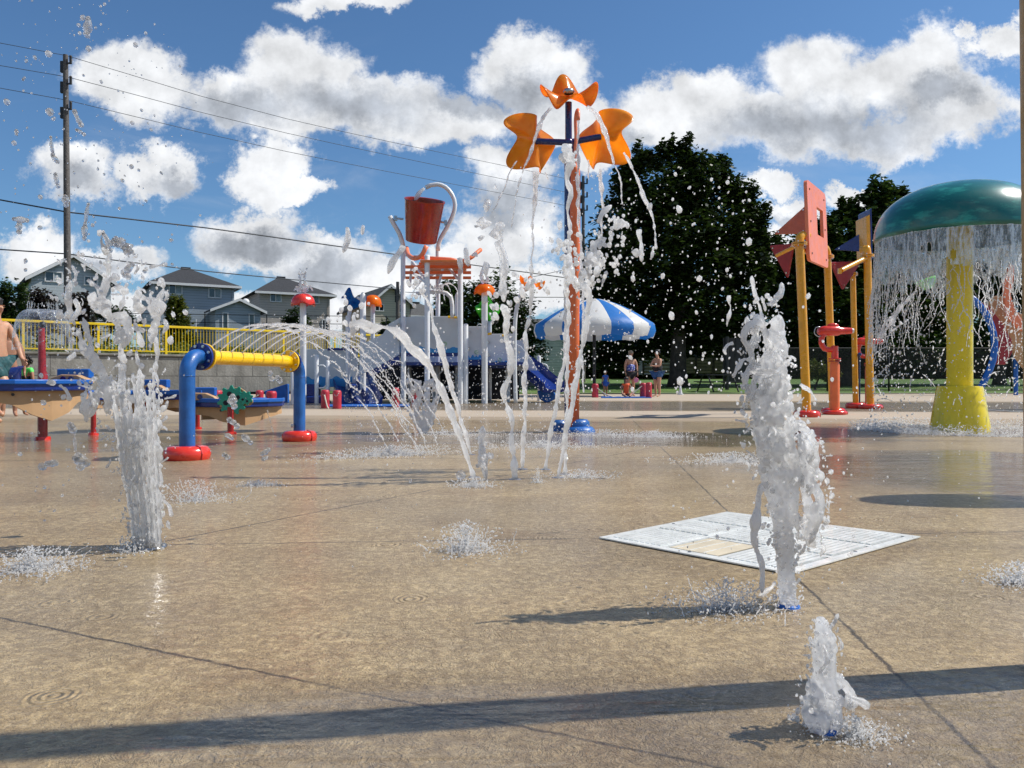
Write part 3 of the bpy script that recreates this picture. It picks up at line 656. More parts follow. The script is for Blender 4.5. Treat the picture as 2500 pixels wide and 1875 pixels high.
# garden shed by house 2 and white pergola posts
shd = thing('porch_rail', 'small white porch rail beside the gabled rear wing', 'porch', W(462, 812, Y2-3)); q = MB()
q.box((0,0,0.9), (0.95,0.06,0.06)); q.box((0,0,0.25), (0.95,0.05,0.05)); part_l(q, 'handrail', M['trim'], shd)
for dx_ in (-.45, 0, .45): q = MB(); q.box((dx_,0,0.45), (0.06,0.06,0.85)); part_l(q, 'post', M['trim'], shd)
# dark hedge house backs: low garden fence behind railing (black wire line)
gf = thing('garden_fence', 'thin black wire mesh fence between the gardens and the bank', 'fence', W(600, 812, 44)); q = MB()
for zz in (0.0, 0.55, 1.0): q.cyl((-12,-1.5,zz), (14,2.5,zz), 0.02, n=5)
part_l(q, 'wire', M['black'], gf)
for i in range(9): q = MB(); t_ = i/8; q.cyl((-12+26*t_, -1.5+4*t_, -1.0), (-12+26*t_, -1.5+4*t_, 1.05), 0.03, n=6); part_l(q, 'post', M['black'], gf)
# white garage glimpsed under the trees on the right
wh = thing('white_garage', 'low white sided building glimpsed beneath the shade umbrella', 'building', W(1300, 905, 60)); q = MB(); q.box((0,3,1.0), (5.6,6,3.4)); part_l(q, 'wall', M['siding_white'], wh)
q = MB(); q.prism([(-3.1,-.3,2.6),(3.1,-.3,2.6),(3.1,3,4.0),(-3.1,3,4.0)], (0,0,.12)); part_l(q, 'roof', M['shingle_grey'], wh)
wh = thing('far_white_house', 'white house wall glimpsed between the two women and the maple trunk', 'building', W(1620, 900, 72)); q = MB(); q.box((0,3,1.1), (2.6,6,3.2)); part_l(q, 'wall', M['siding_white'], wh)
q = MB(); q.prism([(-1.6,-.3,2.5),(1.6,-.3,2.5),(1.6,3,3.7),(-1.6,3,3.7)], (0,0,.12)); part_l(q, 'roof', M['shingle_grey'], wh)

# ================================================================ trees
def crown(mb, blobs, n, size, rr, shell=0.55):
    tot = sum(b[1].x*b[1].y*b[1].z for b in blobs)**1.0; cs = []
    vols = [(b[1].x*b[1].y*b[1].z)**(2/3) for b in blobs]; tv = sum(vols)
    for (c, r), v in zip(blobs, vols):
        for i in range(int(n*v/tv)):
            d = Vector((rr.gauss(0,1), rr.gauss(0,1), rr.gauss(0,1))).normalized()
            k = 1 - abs(rr.gauss(0, 1-shell))*0.8
            k *= 1 + 0.42*mnoise.noise(d*2.6 + c) + 0.34*mnoise.noise(d*7.0 + c*2)
            p = c + Vector((d.x*r.x, d.y*r.y, d.z*r.z))*k
            if mnoise.noise(p*(0.9/size*0.22)) < -0.30 or mnoise.noise(p*(0.9/size*0.09)+Vector((5,5,5))) < -0.46: continue
            cs.append(p)
    leaf_quads(mb, cs, size, rr)
def tree(name, label, base, blobs, n, size, leafm, trunk_r, seed, group=None, limbs=7, cat='tree'):
    rr = random.Random(seed); t = thing(name, label, cat, base, group)
    top = max(b[0].z for b in blobs); cxm = sum(b[0].x for b in blobs)/len(blobs); cym = sum(b[0].y for b in blobs)/len(blobs)
    mb = MB(); H = top - base.z
    mid = base + Vector(((cxm-base.x)*.25, 0, H*.32)); crn = Vector((cxm, cym, base.z+H*.95))
    pts = catmull([base-Vector((0,0,.1)), base+Vector((0,0,H*.05)), mid, crn], H*.06); k = len(pts)
    mb.tube(pts, [trunk_r*(1.5 if i == 0 else 1.15-1.0*i/k) for i in range(k)], 10)
    for i in range(limbs):
        b = blobs[i % len(blobs)][0]; s = pts[min(k-1, int(k*rr.uniform(.3,.65)))]
        m_ = (s+b)/2 + Vector((rr.uniform(-.3,.3), rr.uniform(-.3,.3), H*.04))
        cp = catmull([s, m_, b], H*.08); mb.tube(cp, [trunk_r*.42*(1-.8*j/len(cp)) for j in range(len(cp))], 6)
    part(mb, 'trunk', M['bark'], t, smooth=True)
    if n > 15000:   # ragged tufts standing off the outline
        ext = []
        for i in range(70):
            c0, r0 = blobs[rr.randrange(len(blobs))]; a_ = rr.uniform(-.5, 3.64); d = Vector((math.cos(a_), rr.uniform(-.5,.5), math.sin(a_)))
            q = rr.uniform(.22, .5); ext.append((c0+Vector((d.x*r0.x, d.y*r0.y, d.z*r0.z))*rr.uniform(.95,1.12), Vector((q, q, q*rr.uniform(1.1,1.8)))))
        crown(mb2 := MB(), ext, int(n*.10), size, rr)
    mb = MB(); mb.add(mb2.v, mb2.f) if n > 15000 else None; crown(mb, blobs, n, size, rr); part(mb, 'crown', leafm, t)
    return t
def BL(Y, *ells):  # (px, py, rx px, ry px[, dY])
    out = []
    for e in ells:
        dY = e[4] if len(e) > 4 else 0; c = W(e[0], e[1], Y+dY); s = (Y+dY)/F
        out.append((c, Vector((e[2]*s, max(e[2], e[3])*s*0.9, e[3]*s))))
    return out
Ym = 42
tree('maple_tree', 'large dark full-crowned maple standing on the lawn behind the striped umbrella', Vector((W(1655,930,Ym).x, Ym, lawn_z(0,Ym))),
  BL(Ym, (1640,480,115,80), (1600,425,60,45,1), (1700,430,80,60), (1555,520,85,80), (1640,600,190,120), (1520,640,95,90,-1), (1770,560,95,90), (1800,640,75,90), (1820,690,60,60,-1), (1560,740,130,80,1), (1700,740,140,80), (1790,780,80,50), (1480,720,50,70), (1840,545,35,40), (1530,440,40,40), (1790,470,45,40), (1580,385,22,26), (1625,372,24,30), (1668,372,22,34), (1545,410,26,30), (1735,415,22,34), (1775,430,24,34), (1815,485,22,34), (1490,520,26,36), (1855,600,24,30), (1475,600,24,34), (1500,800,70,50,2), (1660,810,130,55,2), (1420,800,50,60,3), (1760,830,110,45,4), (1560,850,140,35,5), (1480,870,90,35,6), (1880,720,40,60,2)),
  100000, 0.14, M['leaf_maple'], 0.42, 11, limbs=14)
tree('maple_tree', 'broad dark tree behind the yellow pipe posts and the teal mushroom', Vector((W(2060,930,44).x, 44, lawn_z(0,44))),
  BL(44, (2165,520,60,45), (2110,560,75,50), (2040,580,75,60), (2000,650,100,80), (2120,650,130,90), (2230,640,90,80), (2060,740,170,80), (2200,740,120,80), (1930,750,70,90), (2290,760,90,90), (2010,830,130,60), (2150,840,140,60), (1960,870,110,40,2), (2120,885,140,35,2), (2250,870,90,45,2), (1930,640,60,60), (2140,490,40,25), (2190,470,28,16), (2205,478,14,26), (2150,470,16,24), (2100,510,22,30), (2060,535,20,34), (2025,560,20,30), (1950,640,22,34), (2000,590,24,34)),
  76000, 0.14, M['leaf_green'], 0.40, 12, limbs=12)
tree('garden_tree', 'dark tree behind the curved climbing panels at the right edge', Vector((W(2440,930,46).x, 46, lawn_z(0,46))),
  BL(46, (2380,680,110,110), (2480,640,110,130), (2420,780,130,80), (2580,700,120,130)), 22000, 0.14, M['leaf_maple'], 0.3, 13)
tree('garden_tree', 'loose green tree behind the right end of the play structure', Vector((W(1190,860,40).x, 40, 0.4)),
  BL(40, (1130,770,55,50), (1190,750,60,55), (1250,760,50,50), (1090,820,60,50), (1180,840,90,55), (1260,820,60,60), (1160,715,25,30), (1100,730,30,30), (1290,850,50,40), (1225,705,18,25)),
  20000, 0.105, M['leaf_green'], 0.14, 14, limbs=10)
tree('round_tree', 'small round dark tree seen under the deck of the bucket tower', W(1095, 820, 60), BL(60, (1096,712,26,30), (1090,740,30,30), (1080,775,30,30)), 5000, 0.16, M['leaf_maple'], 0.15, 15, limbs=3)
tree('purple_tree', 'dark purple-leaved tree in front of the leftmost grey house', W(95, 830, 40), BL(40, (95,745,45,40), (60,770,40,40), (125,775,35,35), (90,790,60,30)), 9000, 0.10, M['leaf_purple'], 0.1, 16, limbs=5)
tree('purple_tree', 'dark shrubby tree between the utility pole and the white windows', W(200, 830, 42), BL(42, (195,755,30,45), (170,780,25,35), (200,800,40,30)), 6000, 0.10, M['leaf_purple'], 0.08, 17, limbs=4)
tree('garden_tree', 'bright bushy tree with upright twigs at the left edge', W(18, 830, 36), BL(36, (20,780,45,45), (0,740,30,40), (50,720,14,35), (15,710,10,30), (-20,770,40,70)), 7000, 0.085, M['leaf_green'], 0.07, 18, limbs=5)
tree('yellow_green_tree', 'small conical yellow-green tree in front of the blue-grey house', W(432, 850, 44), BL(44, (430,740,20,22), (430,765,30,28), (432,795,36,30), (440,830,40,30)), 9000, 0.085, M['leaf_yellow'], 0.08, 19, limbs=4)
tree('garden_shrub', 'leafy shrub below the red spray mushroom by the taupe house', W(725, 840, 50), BL(50, (722,775,22,26), (700,790,14,20), (745,790,16,22), (725,800,30,20)), 3500, 0.09, M['leaf_green'], 0.05, 20, limbs=3, cat='shrub')
tree('garden_shrub', 'thin shrub in front of the beige gable house', W(944, 850, 50), BL(50, (944,800,16,22), (940,825,22,20)), 1800, 0.09, M['leaf_green'], 0.05, 21, limbs=3, cat='shrub')
tree('garden_shrub', 'low green shrub by the chain-link fence behind the yellow posts', Vector((W(1990,930,38).x, 38, .2)), BL(38, (1990,905,35,25), (2025,915,25,18)), 4000, 0.06, M['leaf_yellow'], 0.05, 22, limbs=3, cat='shrub')
tree('garden_shrub', 'dark clipped shrub in front of the white rear windows', W(262, 840, 46), BL(46, (270,770,50,25), (300,790,50,25)), 4500, 0.09, M['leaf_maple'], 0.05, 23, limbs=3, cat='shrub')
# wood beyond the lawn, reads as one mass
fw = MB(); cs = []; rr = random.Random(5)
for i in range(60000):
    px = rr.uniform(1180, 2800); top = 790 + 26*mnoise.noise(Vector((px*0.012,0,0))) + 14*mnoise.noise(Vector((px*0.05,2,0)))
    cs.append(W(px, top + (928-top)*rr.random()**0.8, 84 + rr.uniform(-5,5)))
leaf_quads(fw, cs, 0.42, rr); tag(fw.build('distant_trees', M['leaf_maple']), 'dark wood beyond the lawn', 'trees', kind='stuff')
# ================================================================ poles and wires
def pole(name, label, px, ytop, Y, r, wires, zb=1.5, lean=0.0):
    t_ = W(px, ytop, Y); base = Vector((t_.x + lean, Y, zb)); t = thing(name, label, 'utility pole', base)
    mb = MB(); mb.tube([base, t_], [r*1.15, r*0.75], 10); part(mb, 'pole', M['wood_pole'], t, smooth=True, angle=40)
    for wy in wires:
        a = W(px, wy, Y); mb = MB()
        mb.box(a+Vector((0.16,-.05,-.1)), (0.22,0.08,0.06)); mb.cyl(a+Vector((0.26,-.05,-.12)), a+Vector((0.26,-.05,.16)), 0.06, n=8)
        mb.sphere(a+Vector((0.26,-.05,.2)), 0.07, 1); part(mb, 'insulator', M['black'], t)
        mb = MB(); mb.box(a+Vector((-0.14,0,-.25)), (0.14,0.14,0.5)); part(mb, 'bracket', M['black'], t)
    return t
pole('utility_pole', 'tall weathered wooden pole rising beside the leftmost grey house', 160, 134, 36, 0.145, (150, 200, 262), lean=0.12)
pole('utility_pole', 'dark pole directly behind the orange flower tower', 1424, 430, 55, 0.13, (445, 478, 510), zb=0.3)
pole('utility_pole', 'short dark pole against the beige gable house', 971, 688, 60, 0.17, (705, 722))
def cable(label, pts, r, sag=0.0):
    P = [W(*p) for p in pts]; mb = MB(); mb.tube(catmull(P, 3.0), r, 5)
    tag(mb.build('overhead_wire', M['wire'], smooth=True), label, 'wire', 'overhead wires')
cable('topmost thin overhead wire crossing the pole top', [(-500,20,34),(0,105,35),(163,136,36),(700,290,43),(1424,445,55)], 0.014)
cable('second thin overhead wire from the top', [(-500,90,34),(0,160,35),(165,188,36),(700,325,43),(1424,478,55)], 0.014)
cable('third thin overhead wire from the top', [(-500,160,34),(0,215,35),(165,245,36),(700,370,43),(1424,510,55)], 0.014)
cable('thick dark overhead cable passing behind the red bucket', [(-300,455,35),(0,488,35.5),(165,518,36),(500,556,40),(900,612,46),(1424,684,55)], 0.034)
cable('dark overhead cable passing just above the house roofs', [(-300,590,35),(0,609,35.5),(165,620,36),(500,662,42),(971,706,60)], 0.03)
cable('wire running right from the short dark pole', [(971,712,60),(1200,724,58),(1424,726,55)], 0.025)
cable('faint wire behind the orange propeller flower', [(1180,700,60),(1320,672,57),(1424,648,55)], 0.02)

# ================================================================ off-frame post that throws the long shadow, its edge shows at the right
tpb = Vector((1.031, 1.50, 0)); tpt = thing('tan_post', 'tan painted post standing close by, only its edge showing at the right', 'post', tpb)
mb = MB(); mb.tube([tpb, tpb+Vector((-.034,0,2.75))], [0.056,0.050], 28); part(mb, 'pole', M['tan_post'], tpt, smooth=True, angle=40)
mb = MB(); mb.tube(catmull([tpb+Vector((-.03,0,2.7)), tpb+Vector((-.03,-.05,2.86)), tpb+Vector((-.03,-.16,2.8)), tpb+Vector((-.02,-.17,2.3)), tpb+Vector((-.02,-.17,2.08))], .04), 0.032, 12); part(mb, 'nozzle', M['tan_post'], tpt, smooth=True)
sp_ = Vector((3.75, 3.95, 0)); t = thing('spray_umbrella', 'spray umbrella post beyond the right edge, known by its oval shadow', 'spray post', sp_)
mb = MB(); mb.cyl(sp_, sp_+Vector((0,0,2.05)), 0.05, n=16); part(mb, 'pole', M['gold'], t, smooth=True, angle=40)
mb = MB(); mb.lathe([(0.50,2.0),(0.42,2.1),(0.24,2.18),(0.0,2.2)], (0,0,0), 32); mb.v = [(v[0]+sp_.x, v[1]*.44+sp_.y, v[2]) for v in mb.v]; part(mb, 'canopy', M['orange'], t, smooth=True)

# ================================================================ ring foot shared by the pipes
def ring_foot(t, c, R_, hgt, m='red', bolt=True):
    mb = MB(); mb.lathe([(R_*0.30,hgt*1.02),(R_*0.62,hgt*1.05),(R_*0.86,hgt*0.95),(R_*0.98,hgt*0.66),(R_*1.0,hgt*0.38),(R_*0.96,hgt*0.12),(R_*0.93,0.0)], c, 36)
    o = part(mb, 'foot_ring', M[m], t, smooth=True)
    if bolt:
        q = MB(); q.tube([Vector(c)+Vector((R_*.60*math.cos(-.55), R_*.6*math.sin(-.55), hgt*1.08)), Vector(c)+Vector((R_*.9*math.cos(-.55), R_*.9*math.sin(-.55), hgt*.94)), Vector(c)+Vector((R_*1.01*math.cos(-.55), R_*1.01*math.sin(-.55), hgt*.5)), Vector(c)+Vector((R_*.98*math.cos(-.55), R_*.98*math.sin(-.55), 0.0))], 0.004, 6); part(q, 'seam', M['dark_red'], o)
    return o
# ---- blue and yellow pipe arch
PL, PR = G(457, 1121), G(731, 1076)
ax = (PR-PL).normalized(); t = thing('pipe_arch', 'blue pipe arch carrying a yellow horizontal pipe on two red ring feet', 'spray arch', PL)
ZP = 0.725; er = 0.125; rp = 0.0535
for (b0, d, fz) in ((PL, ax, 1), (PR, -ax, 1)):
    pts = [b0, b0+Vector((0,0,ZP-er-.02))]
    for k in range(0, 9): a = math.pi/2*k/8; pts.append(b0 + Vector((0,0,ZP-er+er*math.sin(a))) + d*(er-er*math.cos(a)))
    pts.append(b0+Vector((0,0,ZP))+d*(er+.03))
    mb = MB(); mb.tube(pts, rp, 28); lg = part(mb, 'leg', M['blue'], t, smooth=True, angle=50)
    mb = MB(); mb.torus(b0+Vector((0,0,ZP-er-.015)), rp*1.005, 0.0028, 28, 6); part(mb, 'weld_seam', M['blue'], lg, smooth=True)
    ring_foot(t, b0, 0.160, 0.092)
    fc = b0+Vector((0,0,ZP))+d*(er+.03)
    for off, mm, nm in ((0.0, 'navy_plastic', 'blue_flange'), (0.045, 'yellow', 'yellow_flange')):
        mb = MB(); mb.tube([fc+d*off, fc+d*(off+.022)], 0.098, 36); fl = part(mb, nm, M[mm], t, smooth=True, bevel=0.003, angle=30)
    for k in range(8):
        a = 2*math.pi*(k+.5)/8; u, w = frame(d); q = fc + (u*math.cos(a)+w*math.sin(a))*0.08
        mb = MB(); mb.cyl(q-d*0.018, q+d*0.085, 0.0055, n=8); mb.cyl(q-d*0.014, q-d*0.001, 0.011, n=6); mb.cyl(q+d*0.068, q+d*0.08, 0.011, n=6); part(mb, 'bolt', M['bolt'], t)
mb = MB(); a_, b_ = PL+Vector((0,0,ZP))+ax*(er+.05), PR+Vector((0,0,ZP))-ax*(er+.05); mb.cyl(a_, b_, rp*0.98, n=32); part(mb, 'cross_pipe', M['yellow'], t, smooth=True, angle=40)
ARCH = []
for k in range(9):
    p = a_.lerp(b_, 0.03+0.115*k) + Vector((0.022, 0.0, rp*0.93)); ARCH.append(p)
    mb = MB(); mb.cyl(p-Vector((0,0,.006)), p+Vector((.002,0,.006)), 0.006, n=8); part(mb, 'nozzle', M['metal'], t)
mb = MB(); mb.box(PR+Vector((-0.045,-.06,0.14)), (0.03,0.04,0.03)); part(mb, 'drain_valve', M['bolt'], t, bevel=0.004)
# small black junction box on the wall behind

# ---- water table: curved blue trays on tan skirts
WT = []
def tray(label, pts, zt, th, posts, skirt_amp, wtop=0.5, gx=None):
    base = Vector((pts[0].x, pts[0].y, 0)); t = thing('water_table', label, 'water table', base)
    P = catmull(pts, 0.12); k = len(P)
    def ribbon(o0, o1, z0, z1, zf=None):
        vs = []; fs = []
        for i, p in enumerate(P):
            d = (P[min(i+1,k-1)]-P[max(i-1,0)]).normalized(); nrm = Vector((-d.y, d.x, 0))
            w = 1.0 if 2 < i < k-3 else (0.75 if i in (1, 2, k-3, k-2) else 0.45)
            zb = z0 if zf is None else zf(i/(k-1))
            for (o, zz) in ((o0*w, zb), (o1*w, zb), (o1*w, z1), (o0*w, z1)): vs.append(Vector((p.x,p.y,0))+nrm*o+Vector((0,0,zz)))
        for i in range(k-1):
            for j in range(4): fs.append((i*4+j, i*4+(j+1)%4, (i+1)*4+(j+1)%4, (i+1)*4+j))
        fs += [(3,2,1,0), ((k-1)*4, (k-1)*4+1, (k-1)*4+2, (k-1)*4+3)]
        m_ = MB(); m_.add(vs, fs); return m_
    tr = part(ribbon(-wtop/2, wtop/2, zt-th, zt), 'tray', M['navy_plastic'], t, bevel=0.012)
    for sgn in (-1, 1): part(ribbon(sgn*wtop/2-.02, sgn*wtop/2+.02, zt-.015, zt+.028), 'tray_rim', M['sky_blue'], tr, bevel=0.008)
    part(ribbon(-wtop/2+.07, -wtop/2+.11, 0, zt-th-.002, lambda s: zt-th-0.04-(.045+skirt_amp*math.exp(-((s-.55)/.17)**2))), 'front_skirt', M['cream'], t)
    part(ribbon(wtop/2-.11, wtop/2-.07, 0, zt-th-.002, lambda s: zt-th-0.05-skirt_amp*(0.5-0.5*math.cos(2*math.pi*s*1.5+2.6))), 'rear_skirt', M['cream'], t)
    for i in range(3, k-3, 6):
        d = (P[i+1]-P[i-1]).normalized(); nrm = Vector((-d.y,d.x,0)); q = Vector((P[i].x,P[i].y,zt-th-.03)) - nrm*(wtop/2-.06); m_ = MB(); m_.cyl(q, q-nrm*0.02, 0.013, n=8); part(m_, 'bolt', M['black'], t)
    for (p, r, zz) in posts:
        m_ = MB(); m_.cyl(p, Vector((p.x,p.y,zz)), r, n=16); ps = part(m_, 'post', M['dark_red'], t, smooth=True, angle=40)
        m_ = MB(); m_.lathe([(0.0,0.028),(r*1.7,0.026),(r*1.9,0.0)], p, 16); part(m_, 'base_plate', M['red'], ps)
    return t
tray('long navy blue water tray with a shade-browned scalloped skirt at the left edge', [W(-120,930,6.9), W(20,930,7.15), W(140,930,7.5), W(200,930,7.9)], 0.535, 0.075, [(G(-60,1080), 0.032, 0.46)], 0.19, 0.42)
tray('middle navy water tray behind the tall left water jet', [W(215,930,8.3), W(300,930,8.9), W(390,930,8.9), W(470,930,8.5)], 0.42, 0.07, [(G(228,1062), 0.026, 0.36), (G(357,1052), 0.026, 0.36)], 0.10, 0.45)
wt3 = tray('small navy water tray with green toy gears on its front', [W(480,930,8.8), W(560,930,8.6), W(630,930,8.7), W(672,930,9.0)], 0.335, 0.065, [(G(563,1060), 0.032, 0.28), (G(482,1048), 0.026, 0.28)], 0.11, 0.50)
# spray post rising through the first tray
sb = G(104, 1073); t = thing('spray_post', 'slim red post topped by a dome of falling water, beside the boy', 'spray post', sb)
mb = MB(); mb.tube([sb, sb+Vector((0,0,0.62)), sb+Vector((-.005,0,0.64)), sb+Vector((-.01,0,1.05))], [0.042,0.042,0.036,0.027], 18); part(mb, 'pole', M['dark_red'], t, smooth=True, angle=40)
mb = MB(); mb.lathe([(0.02,1.05),(0.032,1.065),(0.026,1.10),(0.0,1.11)], sb, 14); part(mb, 'nozzle', M['black'], t, smooth=True)
mb = MB(); mb.lathe([(0.0,0.03),(0.065,0.028),(0.07,0.0)], sb, 16); part(mb, 'base_plate', M['red'], t)
SPRAY_POST = sb + Vector((0,0,1.11))
def gear(c, r, teeth, n, nm, parent):
    u, w = frame(n); poly = []
    for i in range(teeth*4):
        a = 2*math.pi*i/(teeth*4); rr_g = r if (i % 4) in (1, 2) else r*0.78; poly.append(c + (u*math.cos(a)+w*math.sin(a))*rr_g)
    mb = MB(); mb.prism(poly, n*0.02)
    for i in range(5 if r > 0.1 else 3):
        a = 2*math.pi*i/(5 if r > 0.1 else 3)
    o = part(mb, nm, M['teal'], parent, bevel=0.004)
    for i in range(4 if r > .1 else 2):
        a = 2*math.pi*i/4+.4; q = c + (u*math.cos(a)+w*math.sin(a))*r*0.45 + n*0.0205; m2 = MB(); m2.cyl(q, q+n*0.003, r*0.17, n=14); part(m2, 'hole', M['dark'], o)
    m2 = MB(); m2.sphere(c+n*0.024, r*0.10, 1); part(m2, 'hub', M['bolt'], o)
gn = Vector((0.12,-1,0)).normalized(); gt = thing('gear_toy', 'teal green toy gears turning on a cream bracket at the front of the tray', 'gear toy', W(572, 968, 8.25)); g0 = W(572,968,8.25)
mb = MB(); mb.prism([W(536,975,8.3),W(536,993,8.3),W(545,998,8.3),W(610,990,8.3),W(617,983,8.3),W(617,976,8.3),W(608,970,8.3),W(600,956,8.3),W(585,946,8.3),W(560,946,8.3),W(552,962,8.3)], (0,0.02,0)); part(mb, 'bracket', M['cream'], gt, bevel=0.006)
gear(W(568,977,8.27), 0.155, 11, gn, 'gear', gt); gear(W(601,972,8.25), 0.075, 8, gn, 'gear', gt)
# boat toys on the trays
def boat(label, c, s, rz=0.0):
    t = thing('toy_boat', label, 'toy', c, None); t.rotation_euler = (0,0,rz)
    mb = MB(); mb.prism([(-.28*s,-.06,0.01),(.28*s,-.06,0.01),(.22*s,-.06,.05),(.12*s,-.06,.085),(-.08*s,-.06,.09),(-.2*s,-.06,.06)], (0,.12,0)); part_l(mb, 'hull', M['cream'], t, bevel=0.008)
    mb = MB(); mb.box((0,.09,.10), (.42*s,.10,.09)); part_l(mb, 'block', M['sky_blue'], t, bevel=0.01)
    for x in (-.05, .05):
        mb = MB(); mb.cyl((x*s,-.068,.045),(x*s,-.061,.045), .028, n=14); part_l(mb, 'round_hole', M['navy'], t)
boat('cream and blue toy boat sitting on the end of the left tray', W(172,937,7.75), 0.75)
boat('cream and blue toy boat on the middle tray', Vector((W(385,930,8.85).x, 8.75, 0.42)), 0.6)
boat('cream and blue toy boat on the tray just left of the green gears', Vector((W(500,930,8.75).x, 8.55, 0.335)), 0.8, 0.1)

# ---- green mushroom with yellow post
mc = Vector((W(2343,930,8.9).x, 8.9, 0)); t = thing('mushroom_fountain', 'big teal green mushroom shower on a yellow post pouring a curtain of water', 'mushroom shower', mc)
mb = MB(); mb.cyl(mc+Vector((0,0,.3)), mc+Vector((0,0,2.55)), 0.132, n=40); part(mb, 'stem', M['lemon'], t, smooth=True, angle=40)
mb = MB(); mb.lathe([(0.300,0),(0.298,0.05),(0.232,0.475),(0.222,0.492),(0.14,0.495)], mc, 48); part(mb, 'base_cone', M['lemon'], t, smooth=True, angle=50)
Rm = 0.878; prof = []
for k in range(17):
    a = k/16*math.pi/2; prof.append((Rm*math.cos(a)**0.80 if k < 16 else 0.0, 2.18+0.56*math.sin(a)))
mb = MB(); mb.lathe([(Rm-.05,2.13),(Rm-.012,2.13),(Rm,2.16)]+prof, mc, 72); dm = part(mb, 'dome', M['dome'], t, smooth=True)
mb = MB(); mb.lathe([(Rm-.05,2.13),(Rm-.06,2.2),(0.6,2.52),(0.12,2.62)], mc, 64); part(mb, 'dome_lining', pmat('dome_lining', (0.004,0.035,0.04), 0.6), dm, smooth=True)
MUSH = mc

# ---- flower tower
fb = G(1404, 1055); FT = fb; Yf = fb.y
t = thing('flower_tower', 'tall blue and orange post topped by three orange propeller flowers', 'spray tower', fb)
bx_ = W(1390,930,Yf+.12); bb = Vector((bx_.x, Yf+.12, 0))
topc = W(1388, 348, Yf+.1)
mb = MB(); mb.cyl(bb, Vector((bb.x, bb.y, topc.z)), 0.055, n=24); part(mb, 'pole', M['navy'], t, smooth=True, angle=40)
mb = MB(); mb.cyl(topc-Vector((0,0,.05)), W(1388,250,Yf+.1), 0.037, n=18); mb.sphere(topc, 0.052, 2); part(mb, 'upper_stem', M['navy'], t, smooth=True, angle=40)
mb = MB(); mb.tube([W(1398,1050,Yf-.02), W(1400,800,Yf-.02), W(1403,600,Yf-.02), W(1405,425,Yf-.02), W(1405,412,Yf-.02), W(1405,405,Yf-.02)], [0.070,0.064,0.058,0.053,0.045,0.02], 20); part(mb, 'orange_cover', M['orange'], t, smooth=True)
mb = MB(); mb.sphere(W(1406,422,Yf-.07), (0.014,0.012,0.014), 1); part(mb, 'cover_bolt', M['bolt'], t)
mb = MB(); mb.tube(catmull([W(1404,425,Yf-.03), W(1406,340,Yf+.02), W(1405,290,Yf+.02), W(1409,270,Yf-.05), W(1412,272,Yf-.13), W(1412,293,Yf-.16)], .03), 0.018, 14); part(mb, 'hook_pipe', M['salmon'], t, smooth=True)
mb = MB(); mb.lathe([(0.07,0.14),(0.105,0.135),(0.125,0.11),(0.13,0.08),(0.128,0.065),(0.16,0.055),(0.185,0.025),(0.19,0)], fb+Vector((0.03,0.02,0)), 36); part(mb, 'foot_cuff', M['blue'], t, smooth=True, angle=60)
mb = MB(); mb.lathe([(0.05,0.12),(0.08,0.115),(0.10,0.07),(0.11,0)], fb+Vector((-.16,0.25,0)), 28); part(mb, 'rear_cuff', M['blue'], t, smooth=True)
def flower(c, n, R_, parent, mt, rot=0.0, cup=0.30, sad=0.55, lobes=4, tw=0.2):
    u, w = frame(n); mb = MB(); nr, na_ = 12, 96; vs = [c]; fs = []
    for i in range(1, nr+1):
        for j in range(na_):
            a = 2*math.pi*j/na_; l = math.cos(lobes*a)
            q = i/nr; rr_f = R_*q*(1-(0.20*(0.5-0.5*l)**1.3)*q)
            h = R_*(cup*q**1.6*(0.5+0.5*l) - sad*q*q*(0.5-0.5*l)*0.5 + tw*q*q*math.sin(lobes*a))
            vs.append(c + (u*math.cos(a+rot)+w*math.sin(a+rot))*rr_f + n*h)
    for j in range(na_): fs.append((0, 1+j, 1+(j+1) % na_))
    for i in range(nr-1):
        for j in range(na_): fs.append((1+i*na_+j, 1+(i+1)*na_+j, 1+(i+1)*na_+(j+1) % na_, 1+i*na_+(j+1) % na_))
    mb.add(vs, fs); o = part(mb, 'propeller_flower', mt, parent, smooth=True)
    so_ = o.modifiers.new('thick', 'SOLIDIFY'); so_.thickness = 0.010; so_.offset = 0
    return o
ftop = W(1388, 238, Yf+.1); f1 = flower(ftop, Vector((0.02,-.62,.78)).normalized(), 0.315, t, M['petal'], rot=math.pi/4 if False else 0.0, cup=0.40, sad=0.16, tw=.20)
mb = MB(); mb.lathe([(0,0.05),(0.05,0.045),(0.065,0.02),(0.05,0)], ftop+Vector((0,-.03,.03)), 18); part(mb, 'nozzle_cap', M['metal'], f1, smooth=True)
for sx_, cpx, cpy in ((-1, 1308, 345), (1, 1466, 334)):
    c = W(cpx, cpy, Yf+.15); n = Vector((sx_*0.62, 0.70, -0.02)).normalized()
    arm = MB(); arm.cyl(topc, c, 0.034, n=16); part(arm, 'side_arm', M['navy'], t, smooth=True, angle=40)
    flower(c+n*0.01, n, 0.355, t, M['petal_pale'], rot=math.pi/4, cup=0.55, sad=0.12, tw=.10*sx_)

